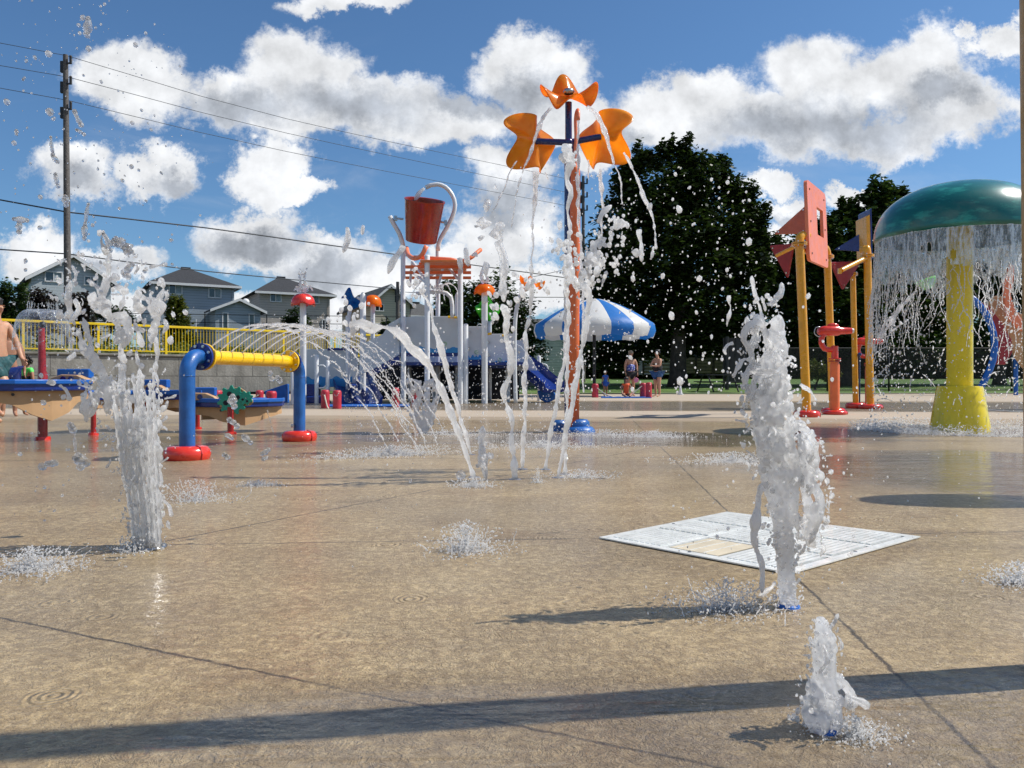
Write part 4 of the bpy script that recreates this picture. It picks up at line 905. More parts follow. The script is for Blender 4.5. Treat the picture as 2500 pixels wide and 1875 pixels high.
# ---- yellow pipe posts with boards
def pipe_post(t, base, top_z, r, lean, m='gold', flange=True, elbow=None, fd=None):
    top = Vector((base.x+lean, base.y, top_z)); pts = [base, top]
    if elbow is not None:
        for k in range(1, 8): a = math.pi/2*k/7; pts.append(top + Vector((0,0,0.11*math.sin(a))) + elbow*(0.11-0.11*math.cos(a)))
        pts.append(pts[-1]+elbow*(fd or .08))
    mb = MB(); mb.tube(pts, r, 24); part(mb, 'pipe', M[m], t, smooth=True, angle=45)
    if flange:
        for dz in (0, -.028): mb = MB(); mb.cyl((top.x, top.y, top_z-.03+dz), (top.x, top.y, top_z-.012+dz), r*1.75, n=28); part(mb, 'flange', M[m], t, smooth=True, angle=40)
        for k in range(6): a = k*math.pi/3; q = Vector((top.x+r*1.45*math.cos(a), top.y+r*1.45*math.sin(a), top_z)); mb = MB(); mb.cyl(q-Vector((0,0,.075)), q+Vector((0,0,.005)), 0.01, n=6); part(mb, 'bolt', M['bolt'], t)
    return top
A = G(1970, 1018); t = thing('board_post', 'yellow pipe post nearest the camera, carrying the square salmon board with a square hole', 'spray post', A)
e = Vector((0.8, 0.6, 0)).normalized()
ta = pipe_post(t, A, CH+(H0-590)/F*A.y, 0.066, -.115, elbow=e, fd=0.10); ring_foot(t, A, 0.20, 0.10)
def board(t, corners, hole, th, m, name='board'):
    c = corners; nrm = (c[1]-c[0]).cross(c[3]-c[0]).normalized()
    U_ = c[1]-c[0]; V_ = c[3]-c[0]; P = lambda u, v: c[0]+U_*u+V_*v
    (u0, v0, u1, v1) = hole; mb = MB()
    # rounded outer outline joined to the hole outline
    out = []; rc = 0.07
    for (cu, cv, a0) in ((rc,rc,math.pi),(1-rc,rc,1.5*math.pi),(1-rc,1-rc,0),(rc,1-rc,.5*math.pi)):
        for k in range(4): a = a0+k/3*math.pi/2; out.append((cu+rc*math.cos(a), cv+rc*math.sin(a)))
    inn = [(u0,v0)]*4+[(u1,v0)]*4+[(u1,v1)]*4+[(u0,v1)]*4; k = 16; vs = []
    for off in (0, 1): vs += [P(*q)+nrm*th*off for q in out] + [P(*q)+nrm*th*off for q in inn]
    fs = []
    for i in range(k):
        j = (i+1) % k; fs += [(i, j, k+j, k+i), (2*k+k+i, 2*k+k+j, 2*k+j, 2*k+i), (i, 2*k+i, 2*k+j, j), (k+i, k+j, 3*k+j, 3*k+i)]
    mb.add(vs, fs); o = part(mb, name, m, t)
    o.data.validate(); 
    for (bu, bv) in ((.12,.10),(.88,.10),(.88,.90),(.12,.90),(.12,.5),(.88,.5)):
        q = P(bu,bv); m2 = MB(); m2.cyl(q-nrm*.008, q+nrm*(th+.008), 0.016, n=8); part(m2, 'bolt', M['black'], o)
    return o
b0 = W(1961,640,12.15); b1 = W(2014,655,13.45)
board(t, [W(1969,636,12.2), W(2015,656,13.4), W(2007,478,13.4), W(1961,438,12.2)], (0.46,0.38,0.80,0.74), 0.05, M['salmon'])
def tri(t, pts, th, m, nm='triangle_board'):
    mb = MB(); n = (pts[1]-pts[0]).cross(pts[2]-pts[0]).normalized()
    c = sum(pts, Vector())/3; pp = []
    for i in range(3):
        a, b_, d = pts[i], pts[(i+1) % 3], pts[i-1]; pp += [a+(d-a)*0.05, a+(c-a)*0.035, a+(b_-a)*0.05]
    mb.prism(pp, n*th); o = part(mb, nm, m, t, bevel=0.008)
    for q in pts: q2 = q+(c-q)*.25; m2 = MB(); m2.cyl(q2-n*.006, q2+n*(th+.006), .014, n=8); part(m2, 'bolt', M['bolt'], o)
    return o
tri(t, [W(1888,572,13.0), W(1968,500,12.5), W(1968,570,12.5)], 0.04, M['faded_salmon'])
tri(t, [W(1878,600,13.4), W(1938,594,13.0), W(1922,680,13.2)], 0.04, M['maroon'])
mb = MB(); mb.cyl(W(1896,624,12.9), W(1945,600,12.5), 0.03, n=12); part(mb, 'arm', M['gold'], t, smooth=True, angle=40)
B = G(2034, 1006); B.y = 13.6; B.x = W(2034,930,13.6).x; t = thing('board_post', 'middle yellow pipe post, standing behind the red water cannon', 'spray post', B)
tb = pipe_post(t, B, CH+(H0-622)/F*13.6, 0.062, -.10, elbow=Vector((-.75,-.66,0)).normalized(), fd=0.12); ring_foot(t, B, 0.20, 0.09)
mb = MB(); mb.cyl(ta+Vector((0,0,-.10)), tb+Vector((0,0,-.10)), 0.045, n=14); part(mb, 'link_pipe', M['gold'], t, smooth=True, angle=40)
C = G(2125, 998); t = thing('board_post', 'twin yellow pipe post with blue and dark red triangle boards, nearest the mushroom', 'spray post', C)
tc = pipe_post(t, C, CH+(H0-620)/F*C.y, 0.072, -.06, elbow=Vector((-.2,.98,0)).normalized(), fd=0.05); ring_foot(t, C, 0.235, 0.09)
C2 = C+Vector((-.16,.3,0)); pipe_post(t, C2, CH+(H0-665)/F*(C.y+.3), 0.055, -.06); ring_foot(t, C2, 0.2, 0.11)
mb = MB(); mb.sphere(tc+Vector((0,0,.03)), (0.072,0.072,0.15), 2); part(mb, 'dome_cap', M['gold'], t, smooth=True)
mb = MB(); mb.cyl(W(2054,660,C.y-.5), W(2118,628,C.y), 0.045, n=14); mb.box(W(2050,662,C.y-.52), (0.06,0.06,0.10)); part(mb, 'arm', M['gold'], t, smooth=True, angle=40)
tri(t, [W(2028,640,C.y-.1), W(2104,637,C.y+.3), W(2059,708,C.y+.1)], 0.04, M['maroon'])
tri(t, [W(2035,610,C.y+.9), W(2119,558,C.y+.3), W(2121,615,C.y+.3)], 0.05, M['navy_plastic'])
mb = MB(); mb.prism([W(2115,528,C.y+.1), W(2124,523,C.y+.1), W(2127,628,C.y+.1), W(2118,628,C.y+.1)], (0,.5,0)); part(mb, 'upright_board', M['gold'], t, bevel=0.01)
mb = MB(); mb.prism([W(2124,512,C.y+.1), W(2128,508,C.y+.1), W(2131,634,C.y+.1), W(2127,634,C.y+.1)], (0,.55,0)); part(mb, 'upright_edge', M['navy_plastic'], t, bevel=0.005)
mb = MB(); mb.cyl(C2+Vector((0.05,-.06,0.05)), C2+Vector((0.05,-.06,1.05)), 0.016, n=10); mb.sphere(C2+Vector((0.05,-.06,1.08)), 0.045, 1); part(mb, 'spray_lance', M['navy'], t)

# ---- water cannons
def cannon(label, base, s=1.0, body=True):
    t = thing('water_cannon', label, 'water cannon', base); Z = lambda z: Vector((0,0,z*s))
    mb = MB(); mb.tube([base, base+Z(.80), base+Z(.86)], [0.075*s,0.075*s,0.062*s], 22); part(mb, 'pedestal', M['orange'], t, smooth=True, angle=40)
    ring_foot(t, base, 0.20, 0.07)
    for z0 in (.865, .90): mb = MB(); mb.cyl(base+Z(z0), base+Z(z0+.022), 0.095*s, n=24); part(mb, 'collar', M['dark_red' if z0 < .88 else 'red'], t, smooth=True, angle=40)
    mb = MB(); mb.cyl(base+Z(.92), base+Z(1.12), 0.055*s, n=18); part(mb, 'riser', M['red'], t, smooth=True, angle=40)
    # U-shaped yoke
    mb = MB(); mb.tube(catmull([base+Z(1.10), base+Vector((-.06,0,1.06*s)), base+Vector((-.17,0,1.08*s)), base+Vector((-.22,0,1.18*s)), base+Vector((-.20,0,1.29*s)), base+Vector((-.15,0,1.33*s))], .04), 0.045*s, 14); part(mb, 'yoke', M['red'], t, smooth=True)
    c = base+Z(1.37); mb = MB(); mb.tube([c+Vector((-.27,.02,-.01)), c+Vector((-.23,.02,-.01)), c+Vector((-.16,.01,0)), c+Vector((.05,0,.0)), c+Vector((.09,0,.0)), c+Vector((.2,-.01,.0)), c+Vector((.27,-.015,.0))], [0.045,.075,.082,.082,.06,.055,.048], 22); bd = part(mb, 'barrel', M['red'], t, smooth=True, angle=50)
    mb = MB(); mb.tube([c+Vector((.268,-.015,0)), c+Vector((.30,-.016,0))], [.045,.038], 18); part(mb, 'nozzle', M['trim'], bd, smooth=True, angle=40)
    mb = MB(); mb.sphere(c+Vector((-.03,0,.085)), (.10,.03,.045), 2); part(mb, 'sight', M['red'], bd, smooth=True)
    mb = MB(); mb.tube(catmull([c+Vector((-.25,-.05,.06)), c+Vector((-.33,-.05,.05)), c+Vector((-.35,-.05,-.05)), c+Vector((-.28,-.05,-.10)), c+Vector((-.25,-.05,-.08))], .03), 0.008, 8); part(mb, 'handle', M['metal'], bd, smooth=True)
    return c
CAN1 = cannon('red water cannon on an orange pedestal between the yellow posts', G(2038, 1012))
cb = Vector((W(2133,930,16.6).x-.1, 16.6, 0)); CAN2 = cannon('second red water cannon, mostly hidden behind the twin yellow post', cb)

# ---- square white drain grate in the near ground
gp = [G(1462,1316), G(1775,1253), G(2247,1314), G(1930,1405)]
gc_ = sum(gp, Vector())/4; t = thing('drain_grate', 'large square white slatted drain grate lying diagonally in the wet ground', 'drain grate', gc_)
def gq(u, v): return (gp[0]*(1-u)*(1-v)+gp[1]*u*(1-v)+gp[2]*u*v+gp[3]*(1-u)*v)
def gstrip(mb, u0, v0, u1, v1, z0, z1):
    P4 = [gq(u0,v0), gq(u1,v0), gq(u1,v1), gq(u0,v1)]; mb.prism([p+Vector((0,0,z0)) for p in P4], (0,0,z1-z0))
gw = pmat('white_grate_plastic', (0.82,0.83,0.80), 0.35, 0.1, 12, coat=0.6, bump=0.3, bscale=40)
mb = MB(); gstrip(mb, 0,0,1,.045,.003,.007); gstrip(mb,0,.955,1,1,.003,.007); gstrip(mb,0,.045,.045,.955,.003,.007); gstrip(mb,.955,.045,1,.955,.003,.007)
gstrip(mb, .045,.335,.955,.360,.003,.0068); gstrip(mb,.045,.64,.955,.665,.003,.0068); gstrip(mb,.335,.045,.36,.335,.003,.0066); gstrip(mb,.64,.045,.665,.335,.003,.0066); gstrip(mb,.335,.665,.36,.955,.003,.0066); gstrip(mb,.64,.665,.665,.955,.003,.0066); gstrip(mb,.335,.36,.36,.64,.003,.0066); gstrip(mb,.64,.36,.665,.64,.003,.0066)
part(mb, 'frame', gw, t)
mb = MB(); gstrip(mb, 0.01,0.01,0.99,0.99,.0015,.0025); part(mb, 'pit', pmat('grate_pit', (0.13,0.13,0.12), 0.5), t)
for a in range(3):
    for b_ in range(3):
        u0, v0 = .045+a*.3053+(.02 if a else 0), .045+b_*.3053+(.02 if b_ else 0); u1, v1 = .335+a*.305, .335+b_*.305
        if (a, b_) == (0, 1) : continue
        mb = MB(); n_ = 9
        for k in range(n_): w_ = (v1-v0)/n_; gstrip(mb, u0, v0+k*w_+w_*.15, u1, v0+(k+1)*w_-w_*.15, .003, .0095)
        part(mb, 'slat_panel', gw, t)
mb = MB(); gstrip(mb, .06,.37,.33,.62,.003,.0055); ip = part(mb, 'inspection_plate', pmat('beige_plate', (0.60,0.52,0.38), 0.5), t)
for k in range(3): mb = MB(); gstrip(mb, .065,.40+k*.07,.325,.406+k*.07,.0058,.0068); part(mb, 'plate_rib', gw, ip)
for (a, b_) in ((.03,.5),(.5,.03),(.97,.5),(.5,.97)): mb = MB(); q = gq(a, b_); mb.cyl(q+Vector((0,0,.007)), q+Vector((0,0,.009)), .006, n=10); part(mb, 'screw', M['metal'], t)
gb = G(2480,1003); t = thing('white_drain', 'thin white drain cover far behind the mushroom base at the right', 'drain grate', gb)
mb = MB(); mb.box(gb+Vector((.35,0,.008)), (1.5,.9,.012)); part(mb, 'cover', gw, t, bevel=0.003)
mb = MB(); 
for k in range(7): mb.box(gb+Vector((.35,-.36+k*.12,.0155)), (1.4,.012,.003))
part(mb, 'slot_row', M['black'], t)
# ================================================================ play structure at about 20 m
YS = 19.8
t = thing('bucket_play_structure', 'white and blue water play structure with a tipping red bucket on top', 'play structure', W(1040,985,YS)); t.location.z = 0; PS = t
def gz(px, Y): v = W(px, 930, Y); return Vector((v.x, Y, 0))
def vpost(px, ytop, Y, r, name='post', m='white', par=None, ybot=None):
    b_ = gz(px, Y); 
    if ybot: b_ = W(px, ybot, Y)
    tp_ = W(px, ytop, Y); mb = MB(); mb.tube([b_, tp_-Vector((0,0,r*.6)), tp_-Vector((0,0,r*.15)), tp_], [r,r,r*.75,r*.2], 14); return part(mb, name, M[m], par or t, smooth=True, angle=50)
for (px, yt, Y) in ((984,520+90,20.8),(1043,622,18.6),(1069,600,21.4),(1124,630,19.2),(985,772,19.6),(1137,790,19.4),(1183,800,20.2),(1240,850,21)): vpost(px, yt, Y, 0.062)
# arms that hold the bucket
mb = MB(); mb.tube(catmull([W(986,612,20.8), W(983,595,20.8), W(975,570,20.8), W(962,548,20.8), W(952,528,20.8)], .1), 0.060, 14); part(mb, 'bucket_arm', M['white'], t, smooth=True)
mb = MB(); mb.tube(catmull([W(1069,612,20.8), W(1070,600,20.8), W(1076,582,20.8), W(1092,554,20.8), W(1106,525,20.8), W(1111,500,20.8), W(1104,476,20.8), W(1088,457,20.8), W(1068,450,20.8), W(1052,452,20.8), W(1039,458,20.8)], .1), 0.056, 14); part(mb, 'filler_pipe', M['white'], t, smooth=True)
# bucket
tl = math.atan2(11, 92); bc = W(1028, 590, 20.8); s_ = 20.8/F; bm_ = Matrix.Rotation(tl*1.05, 3, 'Y')
mb = MB(); mb.lathe([(0,0),(36*s_,0),(38*s_,2*s_),(47.5*s_,96*s_),(49.5*s_,99*s_),(49*s_,101*s_),(45*s_,100*s_),(43*s_,92*s_),(34*s_,6*s_),(0,6*s_)], bc, 44, Matrix.Rotation(R(19),3,'X') @ bm_)
bk = part(mb, 'bucket', M['bucket'], t, smooth=True, angle=60)
mb = MB(); mb.lathe([(0,84*s_),(43*s_,84*s_)], bc, 30, Matrix.Rotation(R(19),3,'X') @ bm_); part(mb, 'water_in_bucket', M['w_clear'], bk)
for (a, b_) in (((966,533),(985,535)), ((1064,539),(1088,544))):
    mb = MB(); mb.cyl(W(*a,20.8), W(*b_,20.8), 0.028, n=10); e_ = a if a[0] < 1000 else b_; mb.box(W(*e_,20.8), (.07,.12,.12)); part(mb, 'axle', M['metal'], bk, smooth=True, angle=40)
# orange splash deck of slats, two curved edge tubes
for i in range(5):
    Y = 18.7+i*0.62; mb = MB(); L0_, L1_ = W(1028-i*3,640,Y), W(1147-i*3,640,Y); zc = CH+(H0-(640-i*1.5))/F*18.7 + i*0.02
    mb.box(((L0_.x+L1_.x)/2, Y, zc), (L1_.x-L0_.x, 0.42, 0.05)); part(mb, 'deck_slat', M['orange_deck'], t, bevel=0.01)
for i in range(3):
    Y = 19+i*1.0; a, b_ = W(990,640,Y), W(1150,640,Y); mb = MB(); mb.box(((a.x+b_.x)/2, Y, CH+290/F*18.7-.07), (b_.x-a.x, .08, .07)); part(mb, 'deck_bearer', M['orange'], t)
mb = MB(); mb.tube(catmull([W(993,606,20.2), W(997,622,19.6), W(1012,631,19.0), W(1028,625,18.7), W(1036,612,18.6), W(1041,600,18.6)], .08), 0.055, 12); part(mb, 'splash_lip', M['salmon'], t, smooth=True)
mb = MB(); mb.tube(catmull([W(1128,638,19.0), W(1148,630,19.0), W(1163,618,19.2), W(1173,610,19.4)], .08), 0.05, 12); part(mb, 'splash_lip', M['orange'], t, smooth=True)
mb = MB(); mb.tube([W(1010,628,18.9), W(1100,633,18.9), W(1124,638,18.9)], 0.045, 10); part(mb, 'deck_edge_tube', M['salmon'], t, smooth=True)
for (a, b_, Ya, Yb) in (((1007,636),(1000,700),20,20.6),((1008,640),(1037,680),20,18.7),((1003,662),(1040,690),20.4,18.7),((1085,640),(1072,690),20,21),((1086,640),(1117,680),20,19.2),((1068,664),(1010,695),21.2,20.6),((1043,690),(1058,704),18.8,20.6)):
    mb = MB(); mb.cyl(W(*a,Ya), W(*b_,Yb), 0.034, n=10); part(mb, 'brace', M['white'], t, smooth=True, angle=40)
# curved sprinkler pipe below the deck
mb = MB(); mb.tube(catmull([W(1016,717,19.6), W(1040,714,19.6), W(1075,712,19.6), W(1090,716,19.6), W(1101,726,19.6), W(1104,745,19.6), W(1104,775,19.6)], .1), 0.05, 12); part(mb, 'spray_pipe', M['white'], t, smooth=True)
def poly_panel(pts, Y, th, name, m, par, bev=0.01, dy=None):
    mb = MB(); mb.prism([W(p[0], p[1], Y if dy is None else Y) for p in pts], (0, th, 0)); return part(mb, name, m if not isinstance(m, str) else M[m], par, bevel=bev)
def wave_edge(x0, x1, ytop, ybot, n, seed):
    rr_w = random.Random(seed); pts = [(x0, ybot), (x1, ybot)]; top = []
    for i in range(n+1):
        x = x0+(x1-x0)*i/n; ph = (i % 8)/8; top.append((x, ytop + 9*(1-abs(1-2*ph)**1.6) * (0.6+0.4*math.sin(i*1.3+seed))))
    return pts + top[::-1]
def wpanel(poly, Y, ww, rings):
    pn = poly_panel(poly, Y, 0.05, 'panel', 'panel', t)
    x0, x1, y0, y1, y2 = ww; poly_panel(wave_edge(x0, x1, y0, y1, 24, x0), Y-0.006, 0.012, 'wave_band', 'wave', pn, 0)
    poly_panel([(x0, y1), (x0, y2), (x1, y2), (x1, y1)], Y-0.004, 0.07, 'hull_band', 'navy_plastic', pn, 0)
    for (rx, ry) in rings: mb = MB(); mb.torus(W(rx, ry, Y-.012), .042, .010, 18, 6, (0,1,0)); part(mb, 'bubble_ring', M['green_ring'], pn, smooth=True)
    return pn
wpanel([(1012,776),(1126,771),(1126,868),(976,868),(953,795),(970,780)][0:6] if False else [(975,776),(1012,772),(1128,772),(1128,868),(975,868)], 19.9, (977,1128,845,861,870), [(1005,841),(1086,839)])
wpanel([(1138,797),(1187,797),(1187,888),(1138,888)], 20.2, (1139,1187,866,878,888), [(1163,860)])
wpanel([(1187,815),(1258,815),(1258,897),(1187,897)], 20.5, (1188,1258,880,893,899), [(1220,878)])
poly_panel([(1258,838),(1272,845),(1300,880),(1312,905),(1258,905)], 20.8, .05, 'end_panel', 'panel', t)
poly_panel([(975,776),(950,790),(935,815),(880,842),(876,915),(905,905),(975,866)], 19.6, .05, 'ramp_panel', 'panel', t)
poly_panel([(905,905),(975,866),(975,880),(912,918)], 19.58, .09, 'ramp_hull_band', 'navy_plastic', t)
poly_panel([(745,852),(872,852),(876,920),(860,945),(740,945)], 20.6, .05, 'side_panel', 'panel', t)
poly_panel(wave_edge(745, 860, 918, 945, 24, 3), 20.59, .012, 'wave_band', 'wave', t, 0)
mb = MB(); mb.tube([W(800,853,20.5), W(812,852,20.5), W(872,853,20.5)], 0.03, 8); part(mb, 'top_rail', M['navy_plastic'], t)
# deck, near-black sheets standing in for the shade beneath it, parapet
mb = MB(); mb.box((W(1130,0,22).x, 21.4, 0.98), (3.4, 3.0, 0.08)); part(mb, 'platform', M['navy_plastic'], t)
mb = MB(); mb.box((W(1060,0,23).x, 23.0, 0.52), (4.9, 0.06, 1.0)); part(mb, 'shade_backing', M['dark'], t)
mb = MB(); mb.box((W(905,0,21).x+.0, 22.0, 0.62), (1.3, 0.06, 0.5)); part(mb, 'side_shade_backing', M['dark'], t)
mb = MB(); mb.box((W(1140,0,24).x, 23.03, 1.35), (3.6, 0.05, .75)); part(mb, 'rear_parapet', M['panel'], t)
for (px, Y) in ((1000,22.4),(1060,22.4),(1120,22.4),(1180,22.4)): vpost(px, 885, Y, .05, 'rear_post')
for (a, b_) in (((1082,895),(1125,925)),((1125,925),(1080,950)),((1095,890),(1060,925)),((1085,945),(1122,962))): mb = MB(); mb.cyl(W(*a,21), W(*b_,20.6), .022, n=8); part(mb, 'under_brace', M['white'], t)
for (px, py) in ((1094,775),(1104,775)): pass
for (a, b_) in (((1094,774),(1116,775)),((1226,819),(1240,819)),((1188,816),(1200,814))): mb = MB(); mb.tube([W(*a,19.7), W(*b_,19.7)], .03, 8); part(mb, 'hand_grip', M['yellow'], t, smooth=True, angle=40)
mb = MB(); mb.torus(W(1171,797,19.9), .06, .014, 18, 6, (0,1,0)); part(mb, 'wheel_grip', M['trim'], t, smooth=True)
for (px, py, Y) in ((973,793,19.5),(1042,790,19.5),(1122,790,19.5),(973,828,19.5),(1042,826,19.5),(1122,826,19.5),(1143,812,20.1),(1143,850,20.1),(1192,835,20.4),(1192,868,20.4)): mb = MB(); mb.cyl(W(px,py,Y), W(px,py,Y+.3), .04, n=10); part(mb, 'clamp', M['metal'], t)
# short posts and hoops beside the slides
for (px, yt, Y) in ((773,866,19.5),(715,908,18.9),(737,868,20.2),(800,880,20.0),(849,770,20.4),(1283,900-46,22),(1316,868,22)): vpost(px, yt, Y, .05 if px != 849 else .055, 'white_post')
for pts in ([(776,893),(790,892),(797,899),(797,940),(790,947),(776,947)], [(717,947),(737,947)], [(1286,885),(1296,884),(1303,892),(1303,915)], [(1319,890),(1330,889),(1337,896),(1337,918)], [(735,872),(728,872),(724,878)]):
    mb = MB(); mb.tube(catmull([W(*p,19.4 if p[0] < 1000 else 22) for p in pts], .05), .018, 8); part(mb, 'hand_hoop', M['white'], t, smooth=True)
# slides
def slide(pts, w, name='slide', m='navy_plastic', bd='slide'):
    P = catmull(pts, .12); vs = []; fs = []; k = len(P); prof = [(-1,.16),(-.93,.19),(-.86,.15),(-.72,.03),(0,0),(.72,.03),(.86,.15),(.93,.19),(1,.16),(.9,-.06),(-.9,-.06)]; n = len(prof)
    for i, p in enumerate(P):
        d = P[min(i+1,k-1)]-P[max(i-1,0)]; h = Vector((d.x,d.y,0)).normalized(); s2 = Vector((-h.y,h.x,0)); up = s2.cross(d.normalized()); up = -up if up.z < 0 else up
        for (a, b_) in prof: vs.append(p+s2*a*w/2+up*b_)
    for i in range(k-1):
        for j in range(n): fs.append((i*n+j, i*n+(j+1) % n, (i+1)*n+(j+1) % n, (i+1)*n+j))
    fs += [tuple(range(n)), tuple((k-1)*n+j for j in range(n-1,-1,-1))]
    mb = MB(); mb.add(vs, fs); return part(mb, name, M[m], t, smooth=True, angle=50)
slide([W(840,925,21.6), W(845,945,20.6), W(853,962,19.9), W(860,976,19.2), W(868,985,18.4)], 0.66)
slide([W(872,918,21.6), W(878,938,20.6), W(888,960,19.8), W(895,976,19.1), W(900,986,18.5)], 0.66)
slide([W(1262,880,21.6), W(1290,900,21.2), W(1312,920,20.8), W(1340,942,20.4), W(1356,952,20.0)], 0.7, 'curved_slide')
poly_panel([(645,955),(700,937),(700,985),(650,985)], 20.5, .25, 'blue_step', 'sky_blue', t, .02)
poly_panel([(745,938),(772,938),(772,968),(745,968)], 20.2, .5, 'step_riser', 'navy_plastic', t, .02)
poly_panel([(742,968),(786,966),(800,985),(742,985)], 19.8, .5, 'step_block', 'navy_plastic', t, .03)
poly_panel([(1312,955),(1332,948),(1352,955),(1362,972),(1335,985),(1318,975)], 20.6, .3, 'blue_ledge', 'sky_blue', t, .03)
# thin blue edge of the splash basin
def mat_strip(label, x0, x1, Y0, Y1, m='sky_blue'):
    mb = MB(); mb.prism([(W(x0,0,Y0).x,Y0,.003),(W(x1,0,Y0).x,Y0,.003),(W(x1,0,Y1).x,Y1,.003),(W(x0,0,Y1).x,Y1,.003)], (0,0,.02)); tag(mb.build('landing_mat', M[m], bevel=.005), label, 'mat')
mat_strip('blue landing mat in front of the twin navy slides', 795, 1000, 16.8, 18.2)
mat_strip('blue landing mat beneath the roped red bollards by the striped umbrella', 1468, 1590, 25.5, 27.0)

# ---- sprays on posts around the structure
def mushroom_spray(label, px, yrim, ytop, hw, Y, m, postm='white', stem2=None):
    b_ = gz(px, Y); s = Y/F; zr = CH+(H0-yrim)*s; zt = CH+(H0-ytop)*s; tt = thing('spray_mushroom', label, 'spray post', b_)
    mb = MB(); mb.cyl(b_, Vector((b_.x, Y, zt-.1)), .075 if hw > 24 else .06, n=16); part(mb, 'pole', M[postm], tt, smooth=True, angle=40)
    R_ = hw*s; mb = MB(); mb.lathe([(R_*math.cos(k/10*math.pi/2)**.8 if k < 10 else 0, zr+(zt-zr)*math.sin(k/10*math.pi/2)) for k in range(11)], b_, 32)
    # scalloped pinched rim
    cp = part(mb, 'cap', M[m], tt, smooth=True)
    for v in cp.data.vertices:
        a = math.atan2(v.co.y, v.co.x); rr_ = math.hypot(v.co.x, v.co.y)/R_; v.co.z += (zt-zr)*0.10*rr_**3*math.cos(5*a+.6)
    q = cp.modifiers.new('thick', 'SOLIDIFY'); q.thickness = .015
    return tt
mushroom_spray('red mushroom spray on a white post, bubbling water over its cap', 740, 745, 716, 29, 18.8, 'red')
mushroom_spray('orange mushroom spray behind the blue propeller spray', 910, 747, 720, 22, 21.5, 'petal')
mushroom_spray('orange mushroom spray on a white post right of the bucket tower', 1183, 717, 693, 26, 19.6, 'petal')
def prop_spray(label, pts, Y, fc, fm, R_, fn, r=.05):
    b_ = gz(pts[0][0], Y); tt = thing('propeller_spray', label, 'spray post', b_)
    P = [b_]+[W(p[0],p[1],Y) for p in pts[1:]]; mb = MB(); mb.tube(catmull(P, .12), r, 14); part(mb, 'pole', M['white'], tt, smooth=True)
    flower(W(*fc, Y), Vector(fn).normalized(), R_, tt, M[fm]); return tt
prop_spray('blue propeller spray on a bent white post between two mushrooms', [(849,985),(849,880),(850,800),(854,760),(860,738)], 20.4, (864,732), 'blue_petal', .34, (0.5,-.5,.7))
prop_spray('orange propeller spray on a curved white post left of the flower tower', [(1259,980),(1257,900),(1257,800),(1262,750),(1273,715),(1290,700)], 19.6, (1298,690), 'petal', .32, (0.25,-.25,1))
prop_spray('lime green propeller spray behind the orange mushroom', [(1196,985),(1196,900),(1196,800),(1196,764)], 22.5, (1190,756), 'lime_petal', .36, (0.2,-.95,.2))
tt = thing('spray_pole', 'plain white spray pole between the blue propeller and the orange mushroom', 'spray post', gz(886,19.9)); mb = MB(); mb.tube([gz(886,19.9), W(886,722,19.9), W(886,714,19.9)], [.075,.075,.03], 16); part(mb, 'pole', M['white'], tt, smooth=True, angle=45)
mb = MB(); mb.tube([W(886,735,19.9), W(872,726,19.9)], .03, 8); part(mb, 'side_nozzle', M['white'], tt)
tt = thing('spray_pole', 'white spray pole under the right end of the orange deck', 'spray post', gz(1116,21.5)); mb = MB(); mb.tube([gz(1116,21.5), W(1116,722,21.5), W(1116,714,21.5)], [.06,.06,.02], 14); part(mb, 'pole', M['white'], tt, smooth=True, angle=45)
# lime tipping cup, its post hidden behind the mushroom stem
gcp = gz(2335, 14.5); tt = thing('tipping_cup', 'lime green tipping cup seen through the mushroom water curtain', 'spray post', gcp)
mb = MB(); mb.tube(catmull([gcp, W(2335,800,14.5), W(2333,720,14.5), W(2320,690,14.5), W(2285,690,14.5)], .15), .045, 10); part(mb, 'pole', M['black'], tt, smooth=True)
mb = MB(); mb.lathe([(0,-.09),(.09,-.08),(.15,0.02),(.19,.09),(.18,.10),(.0,.02)], W(2264,694,14.5), 24, Matrix.Rotation(R(-22),3,'Y')); part(mb, 'cup', M['lime'], tt, smooth=True)

# ---- red bollards with ropes
def bollard(label, px, ytop, Y, r):
    b_ = gz(px, Y); zt = CH+(H0-ytop)/F*Y; o = thing('red_bollard', label, 'bollard', b_, 'red rope bollards round the basins')
    mb = MB(); mb.lathe([(r,0),(r*1.03,.05),(r*.97,zt*.4),(r*1.04,zt*.8),(r,zt-.03),(r*.8,zt),(0,zt+.005)], b_, 18); part(mb, 'post', M['bollard_red'], o, smooth=True, angle=60)
    mb = MB(); mb.torus(b_+Vector((0,-r*.9,zt-.09)), .028, .008, 12, 6, (0,1,0)); part(mb, 'rope_eye', M['metal'], o)
    return b_+Vector((0,-r*.9,zt-.1))
def rope(label, a, b_, sag):
    m_ = (a+b_)/2-Vector((0,0,sag)); mb = MB(); P = catmull([a, a.lerp(m_,.5)-Vector((0,0,sag*.28)), m_, m_.lerp(b_,.5)-Vector((0,0,sag*.28)), b_], .04); mb.tube(P, .016, 7)
    tag(mb.build('rope', M['rope'], smooth=True), label, 'rope', 'pale ropes between bollards')
p1 = bollard('red bollard at the left end of the slide mat', 794, 952, 16.2, .085)
p2 = bollard('red bollard second from the left at the slide mat', 823, 953, 15.8, .085); rope('pale rope hanging between the two bollards left of the slides', p1, p2, .30)
p3 = bollard('red bollard right of the navy slides', 966, 947, 16.8, .075); p4 = bollard('red bollard behind the far narrow water jet', 1013, 950, 16.6, .075); rope('pale rope hanging behind the arching jets', p3, p4, .22)
q1 = bollard('red bollard farthest left behind the small water tray', 512, 953, 18.5, .09); q2 = bollard('red bollard with rounded cap left of the green gears', 529, 953, 18.2, .12)
